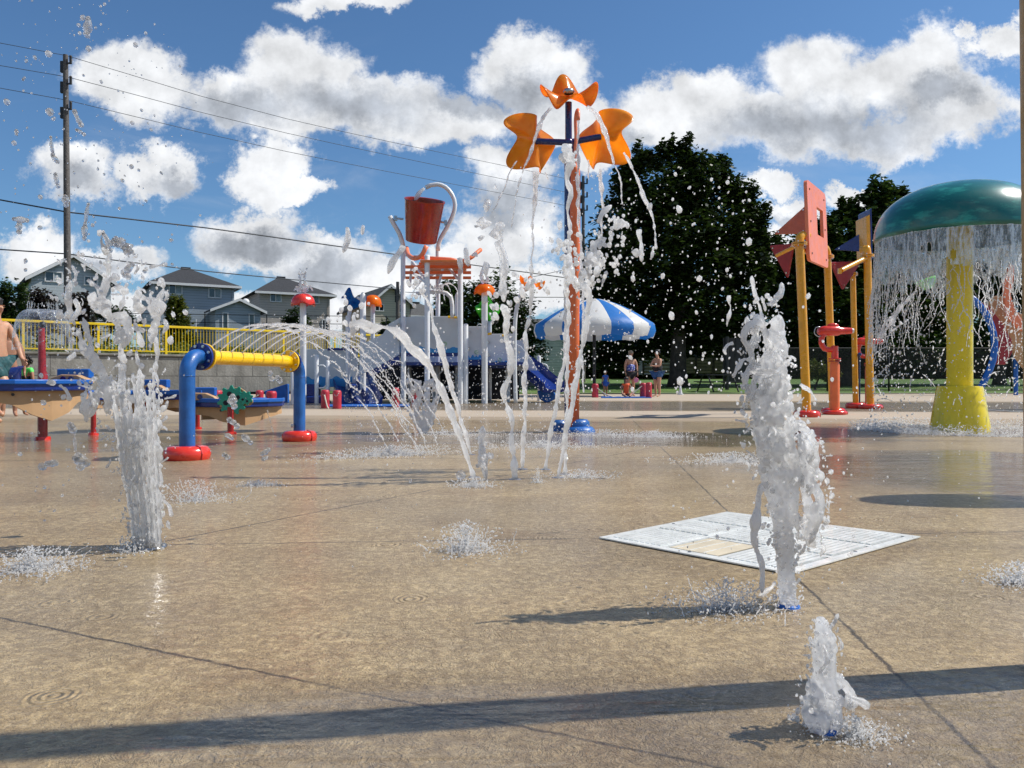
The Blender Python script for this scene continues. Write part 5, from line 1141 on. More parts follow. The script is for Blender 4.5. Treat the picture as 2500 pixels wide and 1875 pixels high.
q3 = bollard('red bollard right of the green gears', 634, 953, 18.3, .085); q4 = bollard('red bollard with rounded cap at the tip of the small tray', 663, 955, 18, .11); rope('pale rope hanging above the small tray', q2, q3, .22)
u1 = bollard('red bollard left of the orange-clad child', 1453, 937, 26.5, .11); u2 = bollard('red bollard right of the orange-clad child', 1570, 935, 27, .11); u3 = bollard('red bollard beside the woman in denim shorts', 1584, 934, 26, .10)
rope('long pale rope sagging in front of the blue-clad child', u1, u2+Vector((-.05,0,0)), .36)

# ---- striped shade umbrella
uc = gz(1451, 29); tt = thing('striped_umbrella', 'large blue and white striped shade umbrella on the lawn edge', 'umbrella', uc)
mb = MB(); mb.cyl(uc, uc+Vector((0,0,3.5)), .06, n=14); part(mb, 'pole', M['black'], tt, smooth=True, angle=40)
nseg, sub = 16, 5; s = 29/F; Ru = 150*s; ztop = CH+(H0-729)*s; zmid = CH+(H0-795)*s; zbot = CH+(H0-824)*s
for k in range(nseg):
    vs = []; nr = 10
    for i in range(nr+1):
        q = i/nr
        if q < .8: rr_ = Ru*(q/.8)*.97; zz = ztop-(ztop-zmid)*(q/.8)**1.55
        else: f_ = (q-.8)/.2; rr_ = Ru*(.97+.03*math.sin(f_*math.pi)-.02*f_); zz = zmid-(zmid-zbot)*f_
        for j in range(sub+1):
            a = 2*math.pi*(k+j/sub)/nseg + .16; bulge = math.sin(math.pi*j/sub)
            zz2 = zz + (.05*q*bulge if q < .8 else (.05-.16*((q-.8)/.2)*bulge*0.6)*bulge)
            rr2 = rr_*(math.cos(math.pi/nseg)/math.cos(math.pi*(2*j/sub-1)/nseg))*(1+.02*bulge*q)
            vs.append(uc+Vector((rr2*math.cos(a), rr2*math.sin(a), zz2)))
    fs = [(i*(sub+1)+j, i*(sub+1)+j+1, (i+1)*(sub+1)+j+1, (i+1)*(sub+1)+j) for i in range(nr) for j in range(sub)]
    mb = MB(); mb.add(vs, fs); part(mb, 'canopy_panel', M['canopy_white' if k % 2 else 'canopy_blue'], tt, smooth=True)
for k in range(8): a = 2*math.pi*k/8+.16; mb = MB(); mb.cyl(uc+Vector((0,0,ztop-.12)), uc+Vector((Ru*.93*math.cos(a), Ru*.93*math.sin(a), zmid-.02)), .018, n=6); part(mb, 'rib', M['trim'], tt)

# ---- right-hand climbing structure beyond the fence
cc_ = gz(2430, 30); tt = thing('curved_climber', 'playground climber with blue arch, maroon and cream curved panels at the right edge', 'climber', cc_)
mb = MB(); mb.tube(catmull([W(2366,722,30), W(2395,750,30), W(2418,790,30), W(2428,835,30), W(2424,880,30), W(2408,920,30), W(2392,950,30)], .25), .12, 14); part(mb, 'arch_tube', M['sky_blue'], tt, smooth=True)
poly_panel([(2398,738),(2412,742),(2448,790),(2470,830),(2472,860),(2455,890),(2432,890),(2440,840),(2428,790)], 30.4, .12, 'maroon_panel', 'maroon', tt, .02)
poly_panel([(2416,735),(2432,722),(2455,725),(2480,760),(2530,780),(2530,880),(2500,900),(2478,870),(2468,825),(2445,790),(2425,765)], 30.7, .12, 'cream_panel', 'cream', tt, .02)
poly_panel([(2468,645),(2478,650),(2474,690),(2468,720),(2478,755),(2500,785),(2520,790),(2520,815),(2490,805),(2460,770),(2452,720),(2452,690)], 30.2, .14, 'orange_panel', 'salmon', tt, .02)
for px in (2480, 2560): mb = MB(); mb.cyl(gz(px,31), W(px,760,31), .08, n=10); part(mb, 'post', M['sky_blue'], tt)

# ---- chain-link fence behind the pad on the right
def mesh_mat():
    m, q, out = newmat('chain_link'); pos = q.n('ShaderNodeTexCoord').outputs['Object']; s3 = q.n('ShaderNodeSeparateXYZ', {0: pos})
    a = q.m('FRACT', q.m('MULTIPLY', q.m('ADD', s3.outputs[0], s3.outputs[2]), 14.0)); b_ = q.m('FRACT', q.m('MULTIPLY', q.m('SUBTRACT', s3.outputs[0], s3.outputs[2]), 14.0))
    f_ = q.m('MAXIMUM', q.m('LESS_THAN', a, 0.13), q.m('LESS_THAN', b_, 0.13))
    q.put(out.inputs[0], q.n('ShaderNodeMixShader', {0: f_, 1: q.n('ShaderNodeBsdfTransparent'), 2: q.n('ShaderNodeBsdfPrincipled', {'Base Color': (.05,.05,.05,1), 'Roughness': .5})})); return m
M['link'] = mesh_mat()
fx0, fx1, FY = W(1870,930,36).x, W(2620,930,36).x, 36
tt = thing('chain_link_fence', 'dark chain-link fence running behind the yellow posts and mushroom', 'fence', (fx0, FY, .1))
mb = MB(); mb.add([(fx0,FY,.12),(fx1,FY,.12),(fx1,FY,2.0),(fx0,FY,2.0)], [(0,1,2,3)]); part(mb, 'wire_mesh', M['link'], tt)
for i in range(6): x = fx0+(fx1-fx0)*i/5; mb = MB(); mb.cyl((x,FY,0),(x,FY,2.08), .04, n=8); part(mb, 'post', M['black'], tt, smooth=True)
for z in (2.03, .14): mb = MB(); mb.cyl((fx0,FY,z),(fx1,FY,z), .025, n=6); part(mb, 'rail', M['black'], tt)
# brown board fence and iron gate posts under the maple
tt = thing('board_fence', 'weathered brown board fence beyond the maple trunk', 'fence', W(1690,915,52)); o_ = tt.location
mb = MB(); 
x0, x1 = W(1570,0,52).x, W(1870,0,52).x
z0, z1 = CH+(H0-912)/F*52, CH+(H0-872)/F*52
for i in range(5): zz = z0+(z1-z0)*(i+.5)/5; mb.box(((x0+x1)/2, 52, zz), (x1-x0, .04, (z1-z0)/5*.86))
part(mb, 'board_panel', M['brown_fence'], tt)
for i in range(8): x = x0+(x1-x0)*i/7; mb = MB(); mb.box((x,51.93,(z0+z1)/2), (.12,.12,z1-z0+.35)); part(mb, 'post', M['bark'], tt)
# dark board screen next to the big jet
tt = thing('dark_screen', 'tall dark board screen left of the big foreground jet', 'screen', gz(1795,38)+Vector((0,0,.1))); 
for k in range(4): mb = MB(); mb.box(W(1772+k*15,880,38+.02*(k%2)), (.27,.05,2.15)); part(mb, 'board', M['black'], tt)
mb = MB(); mb.cyl(gz(1775,37.9), W(1775,822,37.9), .09, n=10); part(mb, 'post', M['black'], tt)
# picnic table
pt = gz(1752, 35.5)+Vector((0,0,.08)); tt = thing('picnic_table', 'black picnic table standing on the lawn beside the dark screen', 'table', pt); tt.rotation_euler = (0,0,.25)
mb = MB()
for k in range(4): mb.box((0,-.3+k*.2,.74), (1.5,.17,.04))
part_l(mb, 'tabletop', M['black'], tt)
for s in (-1,1): 
    mb = MB(); mb.box((0,s*.7,.44), (1.5,.25,.04)); part_l(mb, 'bench_seat', M['black'], tt)
    mb = MB(); mb.tube([(s*.6,-.75,0),(s*.6,-.25,.72)], .035, 8); mb.tube([(s*.6,.75,0),(s*.6,.25,.72)], .035, 8); mb.tube([(s*.6,-.75,.42),(s*.6,.75,.42)], .03, 8); part_l(mb, 'leg', M['black'], tt)
# little white marker cone at the lawn edge
cn = gz(1661,31.8); tt = thing('white_marker', 'small white marker post at the edge of the lawn', 'marker', cn); mb = MB(); mb.lathe([(.09,0),(.085,.05),(.05,.2),(.03,.42),(.0,.44)], cn, 12); part(mb, 'marker_cone', M['trim'], tt, smooth=True)
mb = MB(); mb.lathe([(.13,0),(.13,.03),(.09,.03)], cn, 16); part(mb, 'base', M['trim'], tt)

# ================================================================ people
STD = dict(pelvis=(0,0,.53,.075), waist=(0,0,.61,.064), chest=(0,-.005,.72,.078), neckb=(0,0,.82,.045), neck=(0,-.003,.865,.030), jaw=(0,-.014,.90,.042), skull=(0,-.004,.945,.055),
  nose=(0,-.070,.917,.009), earL=(-.056,0,.925,.010), earR=(.056,0,.925,.010),
  shL=(-.09,0,.80,.040), elL=(-.13,.01,.64,.026), wrL=(-.14,-.02,.50,.017), haL=(-.14,-.03,.465,.019),
  shR=(.09,0,.80,.040), elR=(.13,.01,.64,.026), wrR=(.14,-.02,.50,.017), haR=(.14,-.03,.465,.019),
  hipL=(-.05,0,.49,.064), knL=(-.055,-.008,.28,.038), anL=(-.055,.01,.045,.022), toL=(-.062,-.085,.016,.017),
  hipR=(.05,0,.49,.064), knR=(.055,-.008,.28,.038), anR=(.055,.01,.045,.022), toR=(.062,-.085,.016,.017))
EDG = [('pelvis','waist'),('waist','chest'),('chest','neckb'),('neckb','neck'),('neck','jaw'),('jaw','skull'),('jaw','nose'),('skull','earL'),('skull','earR'),('chest','shL'),('shL','elL'),('elL','wrL'),('wrL','haL'),('chest','shR'),('shR','elR'),('elR','wrR'),('wrR','haR'),('pelvis','hipL'),('hipL','knL'),('knL','anL'),('anL','toL'),('pelvis','hipR'),('hipR','knR'),('knR','anR'),('anR','toR')]
def skin_obj(name, J, edges, H, m, parent, root, grow=1.0, add=0.0, sub=1):
    ks = []; 
    for a, b_ in edges:
        for k in (a, b_):
            if k not in ks: ks.append(k)
    me = bpy.data.meshes.new(name); me.from_pydata([Vector(J[k][:3])*H for k in ks], [(ks.index(a), ks.index(b_)) for a, b_ in edges], [])
    me.materials.append(m); o = bpy.data.objects.new(name, me); col.objects.link(o); o.parent = parent
    md = o.modifiers.new('skin', 'SKIN'); md.use_smooth_shade = True; md.branch_smoothing = 0.6
    for i, k in enumerate(ks):
        r = J[k][3]*H*grow+add*H; w = 1.0; sv = me.skin_vertices[0].data[i]
        rx = r*(1.18 if k in ('chest','waist','pelvis') else 1.0); sv.radius = (r, rx) if k in ('chest','waist','pelvis') else (r, r); sv.use_root = (k == root)
    s_m = o.modifiers.new('sub', 'SUBSURF'); s_m.levels = s_m.render_levels = sub+1 if sub else 1
    return o
def person(label, loc, H, rz, over=None, skin='skin', clothes=(), hair='short', hairm='hair', kid=False, hands=True):
    J = dict(STD); J.update(over or {}); E = list(EDG)
    if kid:
        for k in ('jaw','skull','nose','earL','earR'):
            if k in J: x, y, z, r = J[k]; J[k] = (x*1.25, y*1.2, z+.01, r*1.28)
    if hands:
        for s in ('L','R'):
            hx, hy, hz, hr = J['ha'+s]; wx, wy, wz, _ = J['wr'+s]; d = (Vector((hx,hy,hz))-Vector((wx,wy,wz))).normalized(); side = d.cross(Vector((0,1,0))) if abs(d.y) < .8 else d.cross(Vector((1,0,0))); side = side.normalized(); fw_ = side.cross(d).normalized()
            for i, L in enumerate((.036,.042,.040,.032)):
                k1, k2 = f'f{s}{i}a', f'f{s}{i}b'; o_ = (i-1.5)*.0085; b_ = Vector((hx,hy,hz))+fw_*o_+d*.018; J[k1] = (*b_, .0062); e_ = b_+d*L*.75-side*.012*(1 if s == 'L' else -1); J[k2] = (*e_, .0048); E += [('ha'+s,k1),(k1,k2)]
            b_ = Vector((hx,hy,hz))-fw_*.020+d*.004; J[f't{s}a'] = (*b_, .0070); e_ = b_-fw_*.010+d*.022; J[f't{s}b'] = (*e_, .0055); E += [('ha'+s,f't{s}a'),(f't{s}a',f't{s}b')]
    o = skin_obj('person', J, E, H, M[skin], None, 'pelvis'); o.location = loc; o.rotation_euler = (0,0,rz)
    tag(o, label, 'person')
    for (nm, mt, ed, grow, add, rad) in clothes:
        J2 = dict(J)
        for k, v in (rad or {}).items():
            if k in J2 and not isinstance(v, tuple): x, y, z, r = J2[k]; J2[k] = (x, y, z, v)
            else: J2[k] = v
        skin_obj(nm, J2, ed, H, M[mt], o, ed[0][0], grow, add)
    sk = Vector(J['skull'][:3])*H; r = J['skull'][3]*H; mb = MB()
    n = 3; vs, fs = ico(n); out = []
    for v in vs:
        front = v.y < -0.25 and v.z < 0.45; k = 1.10 + .06*mnoise.noise(v*4)
        if front: k = .80
        if v.z < -.6: k = .8
        out.append(sk+Vector((v.x*r*1.06, v.y*r*1.12+r*.08, v.z*r*1.10+r*.06))*1.0*(1) if k > 1 else sk+Vector((v.x*r*.8, v.y*r*.75, v.z*r*.8)))
    mb.add(out, fs)
    if hair == 'long':
        mb.tube([sk+Vector((0,r*.7,r*.3)), sk+Vector((0,r*1.05,-r*.8)), sk+Vector((0,r*1.0,-r*2.4)), sk+Vector((0,r*.9,-r*3.2))], [r*.7,r*.8,r*.6,r*.2], 12)
    if hair == 'bun': mb.sphere(sk+Vector((0,r*.9,r*.8)), r*.5, 2)
    if hair == 'curly':
        rr_h = random.Random(3)
        for i in range(26): d = Vector((rr_h.gauss(0,1), rr_h.gauss(.5,1), rr_h.gauss(.5,.8))).normalized(); mb.sphere(sk+d*r*1.12, r*.34, 1)
    hm = mb.build('hair', M[hairm], o, smooth=True)
    mb = MB()
    for s in (-1, 1): mb.sphere(sk+Vector((s*r*.36,-r*.93,-r*.33)), r*.11, 1)
    mb.build('eyes', M['black'], o)
    mb = MB(); jw = Vector(J['jaw'][:3])*H; mb.sphere(jw+Vector((0,-J['jaw'][3]*H*1.0,0)), (r*.26,r*.06,r*.07), 1); mb.build('lips', M['pink'], o)
    return o
TORSO = [('pelvis','waist'),('waist','chest')]
SHORT = [('pelvis','hipL'),('pelvis','hipR'),('hipL','thL'),('hipR','thR')]
def thigh(J, f_=.5, r=.055):
    out = {}
    for s in 'LR':
        a, b_ = J['hip'+s], J['kn'+s]; out['th'+s] = (a[0]+(b_[0]-a[0])*f_, a[1]+(b_[1]-a[1])*f_, a[2]+(b_[2]-a[2])*f_, r)
    return out
def shirt_edges(J, f_=.6):
    out = {}
    for s in 'LR':
        a, b_ = J['sh'+s], J['el'+s]; out['sl'+s] = (a[0]+(b_[0]-a[0])*f_, a[1]+(b_[1]-a[1])*f_, a[2]+(b_[2]-a[2])*f_, .036)
    return out, [('waist','chest'),('pelvis','waist'),('chest','shL'),('chest','shR'),('shL','slL'),('shR','slR'),('chest','neckb')]
# boy walking out of the left edge, torso cut by the frame
ov = dict(knL=(-.03,-.13,.31,.040), anL=(-.05,-.055,.115,.024), toL=(-.05,-.13,.07,.017), knR=(.05,.05,.28,.040), anR=(.05,.10,.05,.023), toR=(.06,.01,.016,.018),
  elL=(-.15,.05,.66,.027), wrL=(-.17,-.03,.53,.018), haL=(-.17,-.05,.50,.019), elR=(.14,-.05,.65,.027), wrR=(.13,-.11,.53,.018), haR=(.12,-.14,.50,.019))
J = dict(STD); J.update(ov)
bY = 10.2
person('bare-chested boy in dark teal shorts striding behind the left water tray', gz(-10, bY), 1.62, R(75), ov, 'skin', [('swim_shorts','teal_cloth',[('pelvis','hipL'),('pelvis','hipR'),('hipL','thL'),('hipR','thR')],1.12,.004,thigh(J,.85,.052))], 'short')
ov2 = dict(elL=(-.14,.0,.66,.028), wrL=(-.15,-.03,.52,.019), haL=(-.15,-.05,.485,.020)); J = dict(STD); J.update(ov2)
person('tanned bare-chested boy with dark hair behind the striding boy', gz(22, 12.2), 1.42, R(35), ov2, 'skin2', [('swim_shorts','navy',SHORT,1.12,.004,thigh(J,.7,.055))], 'short')
J = dict(STD); rd, ed = shirt_edges(J, .55)
kd = person('curly-haired child in a black and lime green rash shirt seen from behind', gz(66, 12.6), 0.92, R(165), None, 'skin2', [('rash_shirt','lime_cloth',ed,1.10,.006,rd), ('black_back_panel','black_cloth',[('pelvis','waist'),('waist','ch2')],1.16,.010,{'ch2':(0,.004,.72,.070)}), ('swim_shorts','black_cloth',SHORT,1.14,.004,thigh(J,.8,.05))], 'curly', kid=True)
# woman in floral swimsuit
ov3 = dict(elL=(-.13,-.02,.66,.028), wrL=(-.13,-.03,.53,.020), haL=(-.125,-.05,.50,.02), elR=(.135,-.0,.66,.028), wrR=(.14,-.02,.52,.02), haR=(.14,-.03,.485,.02)); J = dict(STD); J.update(ov3)
person('woman in a blue and white floral swimsuit with dark skirt under the umbrella edge', gz(1540, 28.2), 1.62, R(8), ov3, 'skin', [('swimsuit','floral',[('pelvis','waist'),('waist','chest')],1.12,.006,{'pelvis':.085,'waist':.078,'chest':.086}), ('skirt','black_cloth',SHORT,1.15,.008,thigh(J,.35,.075))], 'short', 'hair_grey')
ov4 = dict(elL=(-.12,-.06,.67,.030), wrL=(-.05,-.15,.66,.020), haL=(-.02,-.17,.67,.02), elR=(.12,-.05,.66,.030), wrR=(.06,-.14,.65,.02), haR=(.03,-.17,.66,.02)); J = dict(STD); J.update(ov4)
person('woman in a black top and denim shorts facing left beside the red bollards', gz(1605, 27.4), 1.62, R(-55), ov4, 'skin', [('tank_top','black_cloth',[('pelvis','waist'),('waist','chest')],1.12,.008,{'pelvis':.088,'waist':.082,'chest':.09}), ('denim_shorts','denim',SHORT,1.18,.008,thigh(J,.42,.078))], 'bun')
# seated child in orange, standing child in blue
ov5 = dict(pelvis=(0,0,.10,.085), waist=(0,-.01,.20,.075), chest=(0,-.03,.32,.08), neckb=(0,-.04,.41,.045), neck=(0,-.045,.45,.03), jaw=(0,-.065,.48,.042), skull=(0,-.055,.525,.055), nose=(0,-.125,.50,.009), earL=(-.056,-.055,.505,.01), earR=(.056,-.055,.505,.01),
  shL=(-.09,-.035,.39,.038), elL=(-.15,-.06,.26,.026), wrL=(-.13,-.14,.16,.018), haL=(-.13,-.17,.12,.019), shR=(.09,-.035,.39,.038), elR=(.15,-.06,.26,.026), wrR=(.15,-.14,.13,.018), haR=(.15,-.17,.09,.019),
  hipL=(-.06,-.03,.09,.062), knL=(-.12,-.24,.09,.040), anL=(-.05,-.38,.04,.024), toL=(-.08,-.43,.05,.018), hipR=(.06,-.03,.09,.062), knR=(.12,-.24,.09,.04), anR=(.05,-.38,.04,.024), toR=(.08,-.43,.05,.018))
J = dict(STD); J.update(ov5); rd, ed = shirt_edges(J, .3)
person('small child in an orange top sitting on the wet ground between the bollards', gz(1528, 26.4), 1.12, R(0), ov5, 'skin2', [('top','orange_cloth',ed,1.10,.006,rd)], 'long', kid=True)
J = dict(STD); rd, ed = shirt_edges(J, .5)
person('toddler in a bright blue suit behind the rope left of the seated child', gz(1478, 28.5), .92, R(20), None, 'skin2', [('swim_shirt','blue_cloth',ed,1.14,.01,rd), ('shorts','blue_cloth',SHORT,1.16,.008,thigh(J,.5,.06))], 'short', kid=True)
# pink towel held by the woman
mb = MB(); mb.prism([W(1553,921,28),W(1560,926,28),W(1558,933,28),W(1551,935,28),W(1547,928,28)], (0,.05,0)); tag(mb.build('pink_towel', M['pink'], bevel=.01), 'small pink towel hanging from the hand of the floral swimsuit woman', 'towel')
# ================================================================ water
def lump(mb, c, r, rr, n=2, st=1.0, ax=None, am=0.22):
    vs, fs = ico(n); ph = Vector((rr.uniform(-9,9), rr.uniform(-9,9), rr.uniform(-9,9)))
    M3 = (ax or Vector((rr.gauss(0,.35), rr.gauss(0,.35), 1))).normalized().to_track_quat('Z','Y').to_matrix()
    mb.add([c + M3 @ (Vector((v.x, v.y, v.z*st))*r*(1+am*mnoise.noise(v*1.6+ph))) for v in vs], fs)
def strand(mb, pts, rad, seed, bead=0.35, wob=0.35, n=8, freq=1.0):
    if not isinstance(rad, (list, tuple)): rad = (rad, rad)
    r0 = sum(rad)/len(rad); P = catmull(pts, r0*1.1); k = len(P); out = []; rs = []
    for i, p in enumerate(P):
        t_ = i/max(1, k-1); f_ = t_*(len(rad)-1); a = min(int(f_), len(rad)-2); r = rad[a]+(rad[a+1]-rad[a])*(f_-a)
        q = p/(r0*4.5)*freq + Vector((seed*3.1, seed*1.7, seed*.9))
        out.append(p + Vector((mnoise.noise(q*.55), mnoise.noise(q*.55+Vector((7,7,7))), 0))*r*wob*2.2*min(1, t_*6))
        rs.append(r*(1+bead*1.6*mnoise.noise(q) + bead*.9*mnoise.noise(q*2.3)) * (0.25 if i in (k-1,) else 1))
    rs = [max(x, r0*.15) for x in rs]
    mb.tube(out, rs, n)
def pathW(pts, Y, dY=0.0): return [W(p[0], p[1], Y + dY*i/max(1,len(pts)-1)) for i, p in enumerate(pts)]
def blobs_profile(mb, prof, Y, n, rmin, rmax, seed):
    rr_b = random.Random(seed); s = Y/F; ys = [p[1] for p in prof]
    for i in range(n):
        y = rr_b.uniform(min(ys), max(ys)); 
        for a, b_ in zip(prof, prof[1:]):
            if min(a[1], b_[1]) <= y <= max(a[1], b_[1]): f_ = (y-a[1])/(b_[1]-a[1]+1e-9); x = a[0]+(b_[0]-a[0])*f_; w = a[2]+(b_[2]-a[2])*f_; break
        an = rr_b.uniform(0, 6.283); q = math.sqrt(rr_b.random()); r = rr_b.uniform(rmin, rmax)*s; w = max(w*s-r*.8, .002)
        c = W(x, y, Y)+Vector((math.cos(an)*q*w, math.sin(an)*q*w, 0)); c.z = max(c.z, r*.2)
        lump(mb, c, r, rr_b, 1 if r < .006 else 2, rr_b.uniform(1.0, 1.9))
def fringe(mb, prof, Y, n, seed, spread=1.0, r=(.7,2.6), out=1.25):
    "loose drops and short threads hugging the outside of a jet"
    rr_b = random.Random(seed); s = Y/F; lo, hi = min(p[1] for p in prof), max(p[1] for p in prof)
    for i in range(n):
        y = rr_b.uniform(lo, hi)
        for a, b_ in zip(prof, prof[1:]):
            if min(a[1], b_[1]) <= y <= max(a[1], b_[1]): f_ = (y-a[1])/(b_[1]-a[1]+1e-9); x = a[0]+(b_[0]-a[0])*f_; w = a[2]+(b_[2]-a[2])*f_; break
        an = rr_b.uniform(0, 6.283); q = w*(rr_b.uniform(.85, out)+abs(rr_b.gauss(0,.22))*spread)*s
        c = W(x, y, Y)+Vector((math.cos(an)*q, math.sin(an)*q, 0)); c.z = max(c.z, .003)
        rad = (r[0]+rr_b.expovariate(1/(r[1]-r[0])))*s
        if rr_b.random() < .22: d = Vector((rr_b.gauss(0,.5), rr_b.gauss(0,.5), rr_b.gauss(0,1.2))).normalized()*rad*rr_b.uniform(4,9); strand(mb, [c, c+d*.5+Vector((rad,0,0)), c+d], [rad*.5, rad*.9, rad*.6], rr_b.random()*9, .5, .6, 6)
        else: lump(mb, c, min(rad, 7*s), rr_b, 1, rr_b.uniform(1,1.8), None, .15)
def fringe_obj(parent, prof, Y, n, seed, **k):
    mb = MB(); fringe(mb, prof, Y, n, seed, **k); o = part(mb, 'loose_drops', M['w_strand'], parent, smooth=True); o['kind'] = 'stuff'; return o
def rem(o, vox, disp=None, sc=.02, sm=0):
    m_ = o.modifiers.new('remesh', 'REMESH'); m_.mode = 'VOXEL'; m_.voxel_size = vox; m_.use_smooth_shade = True
    if disp:
        tx = bpy.data.textures.new('ripple_texture', 'CLOUDS'); tx.noise_scale = sc; tx.noise_depth = 2
        d = o.modifiers.new('disp', 'DISPLACE'); d.texture = tx; d.strength = disp; d.mid_level = .5; d.texture_coords = 'LOCAL'
    if sm: s_m = o.modifiers.new('smooth', 'SMOOTH'); s_m.iterations = sm; s_m.factor = .5
    return o
def origin(o, p):
    for v in o.data.vertices: v.co -= p
    o.location = p; return o
def water(mb, name, label, cat, m, base, group=None, smooth=True): 
    o = mb.build(name, M[m], smooth=smooth); origin(o, base); return tag(o, label, cat, group)
def drops(mb, items, rr_d):  # (pos, r, stretch)
    for p, r, st in items: lump(mb, p, r, rr_d, 2 if r > .006 else 1, st, None, .18 if r > .004 else 0)

# ---- big foreground jet on the right
b0 = G(1925,1481); Yj = b0.y; mb = MB()
blobs_profile(mb, [(1925,1482,21),(1920,1400,22),(1912,1300,27),(1903,1200,38),(1895,1120,50),(1888,1050,58),(1884,980,52),(1888,900,40),(1896,840,27),(1900,780,16)], Yj, 1300, 3.5, 11, 3)
strand(mb, pathW([(1925,1483),(1920,1400),(1914,1300),(1906,1200),(1898,1120)], Yj), [20*Yj/F, 20*Yj/F, 23*Yj/F, 28*Yj/F, 30*Yj/F], 3.3, .12, .1, 14)
s = Yj/F
for (p, r, sd_) in (([(1880,860),(1866,800),(1858,760),(1848,730),(1842,700),(1838,672)],(9,6,4,7),1), ([(1872,1100),(1850,1040),(1840,960),(1846,900),(1838,860),(1850,800),(1878,790)],(12,9,6,7,5),2),
   ([(1850,1000),(1828,960),(1822,920),(1838,880),(1830,845),(1816,830),(1822,800),(1846,786),(1870,800)],(7,9,6,8,5),3), ([(1838,880),(1812,878),(1800,900),(1790,925)],(7,6,4),4), ([(1790,838),(1776,842),(1768,856),(1776,870)],(5,5,3),14),
   ([(1945,1040),(1968,1050),(1985,1085),(1992,1130),(1986,1180)],(10,9,6,8),5), ([(1955,1060),(1962,1120),(1958,1180),(1976,1240),(1970,1300),(1985,1330)],(8,12,10,14,8),6), ([(1986,1180),(2000,1225),(1996,1280),(1975,1330)],(8,11,9,6),7),
   ([(1925,1050),(1940,1130),(1935,1220),(1948,1300)],(12,10,12,8),8), ([(1860,1180),(1846,1250),(1842,1320),(1856,1380),(1862,1450)],(6,9,11,7,4),9), ([(1995,1150),(2008,1160),(2003,1180)],(6,7,4),10), ([(1905,870),(1935,872),(1945,880)],(5,5,3),11), ([(1860,790),(1850,770),(1840,790),(1836,820)],(6,5,4),12)):
    strand(mb, pathW(p, Yj, rng.uniform(-.03,.03)), [x*s for x in r], sd_, .45, .5, 9)
blobs_profile(mb, [(1975,1090,22),(1985,1200,24),(1978,1330,14)], Yj, 60, 4, 11, 5)
o = water(mb, 'water_jet', 'tall frothy white water jet rising from the blue nozzle at the near right', 'water jet', 'w_foam', b0); rem(o, .0034, .0035, .010)
fringe_obj(o, [(1925,1480,24),(1912,1300,32),(1895,1120,56),(1888,1020,66),(1884,920,52),(1880,820,34),(1860,720,22)], Yj, 620, 91)
fringe_obj(o, [(1975,1060,26),(1992,1200,30),(1976,1340,22)], Yj, 220, 92)
fringe_obj(o, [(1835,780,16),(1830,900,22),(1845,1040,16)], Yj, 140, 93)
q = MB(); q.lathe([(0,.004),(.012,.006),(.022,.007),(.026,.004),(.028,0)], b0, 24); part(q, 'nozzle', M['sky_blue'], o)
# ---- short jet closest to the camera
b1 = G(2012,1782); mb = MB()
blobs_profile(mb, [(2012,1790,34),(2008,1750,50),(2008,1700,48),(2015,1655,30),(2010,1610,30),(2014,1575,30),(2012,1545,24),(2004,1518,10)], b1.y, 520, 4, 13, 8)
s = b1.y/F
for (p, r, sd_) in (([(2030,1650),(2062,1670),(2078,1700),(2066,1730)],(14,12,14,7),1), ([(2060,1715),(2088,1722),(2100,1712)],(10,9,4),2), ([(1985,1700),(1972,1740),(1978,1775)],(12,14,6),3)): strand(mb, pathW(p, b1.y), [x*s for x in r], sd_, .4, .4, 9)
o = water(mb, 'water_jet', 'short bubbling water jet closest to the camera at the bottom right', 'water jet', 'w_foam', b1); rem(o, .0024, .0022, .007)
fringe_obj(o, [(2012,1785,46),(2008,1720,54),(2015,1640,34),(2014,1570,32),(2006,1510,16)], b1.y, 240, 94, r=(.8,3))
q = MB(); q.lathe([(0,.004),(.010,.006),(.018,.006),(.022,.003),(.023,0)], b1, 24); part(q, 'nozzle', M['sky_blue'], o)
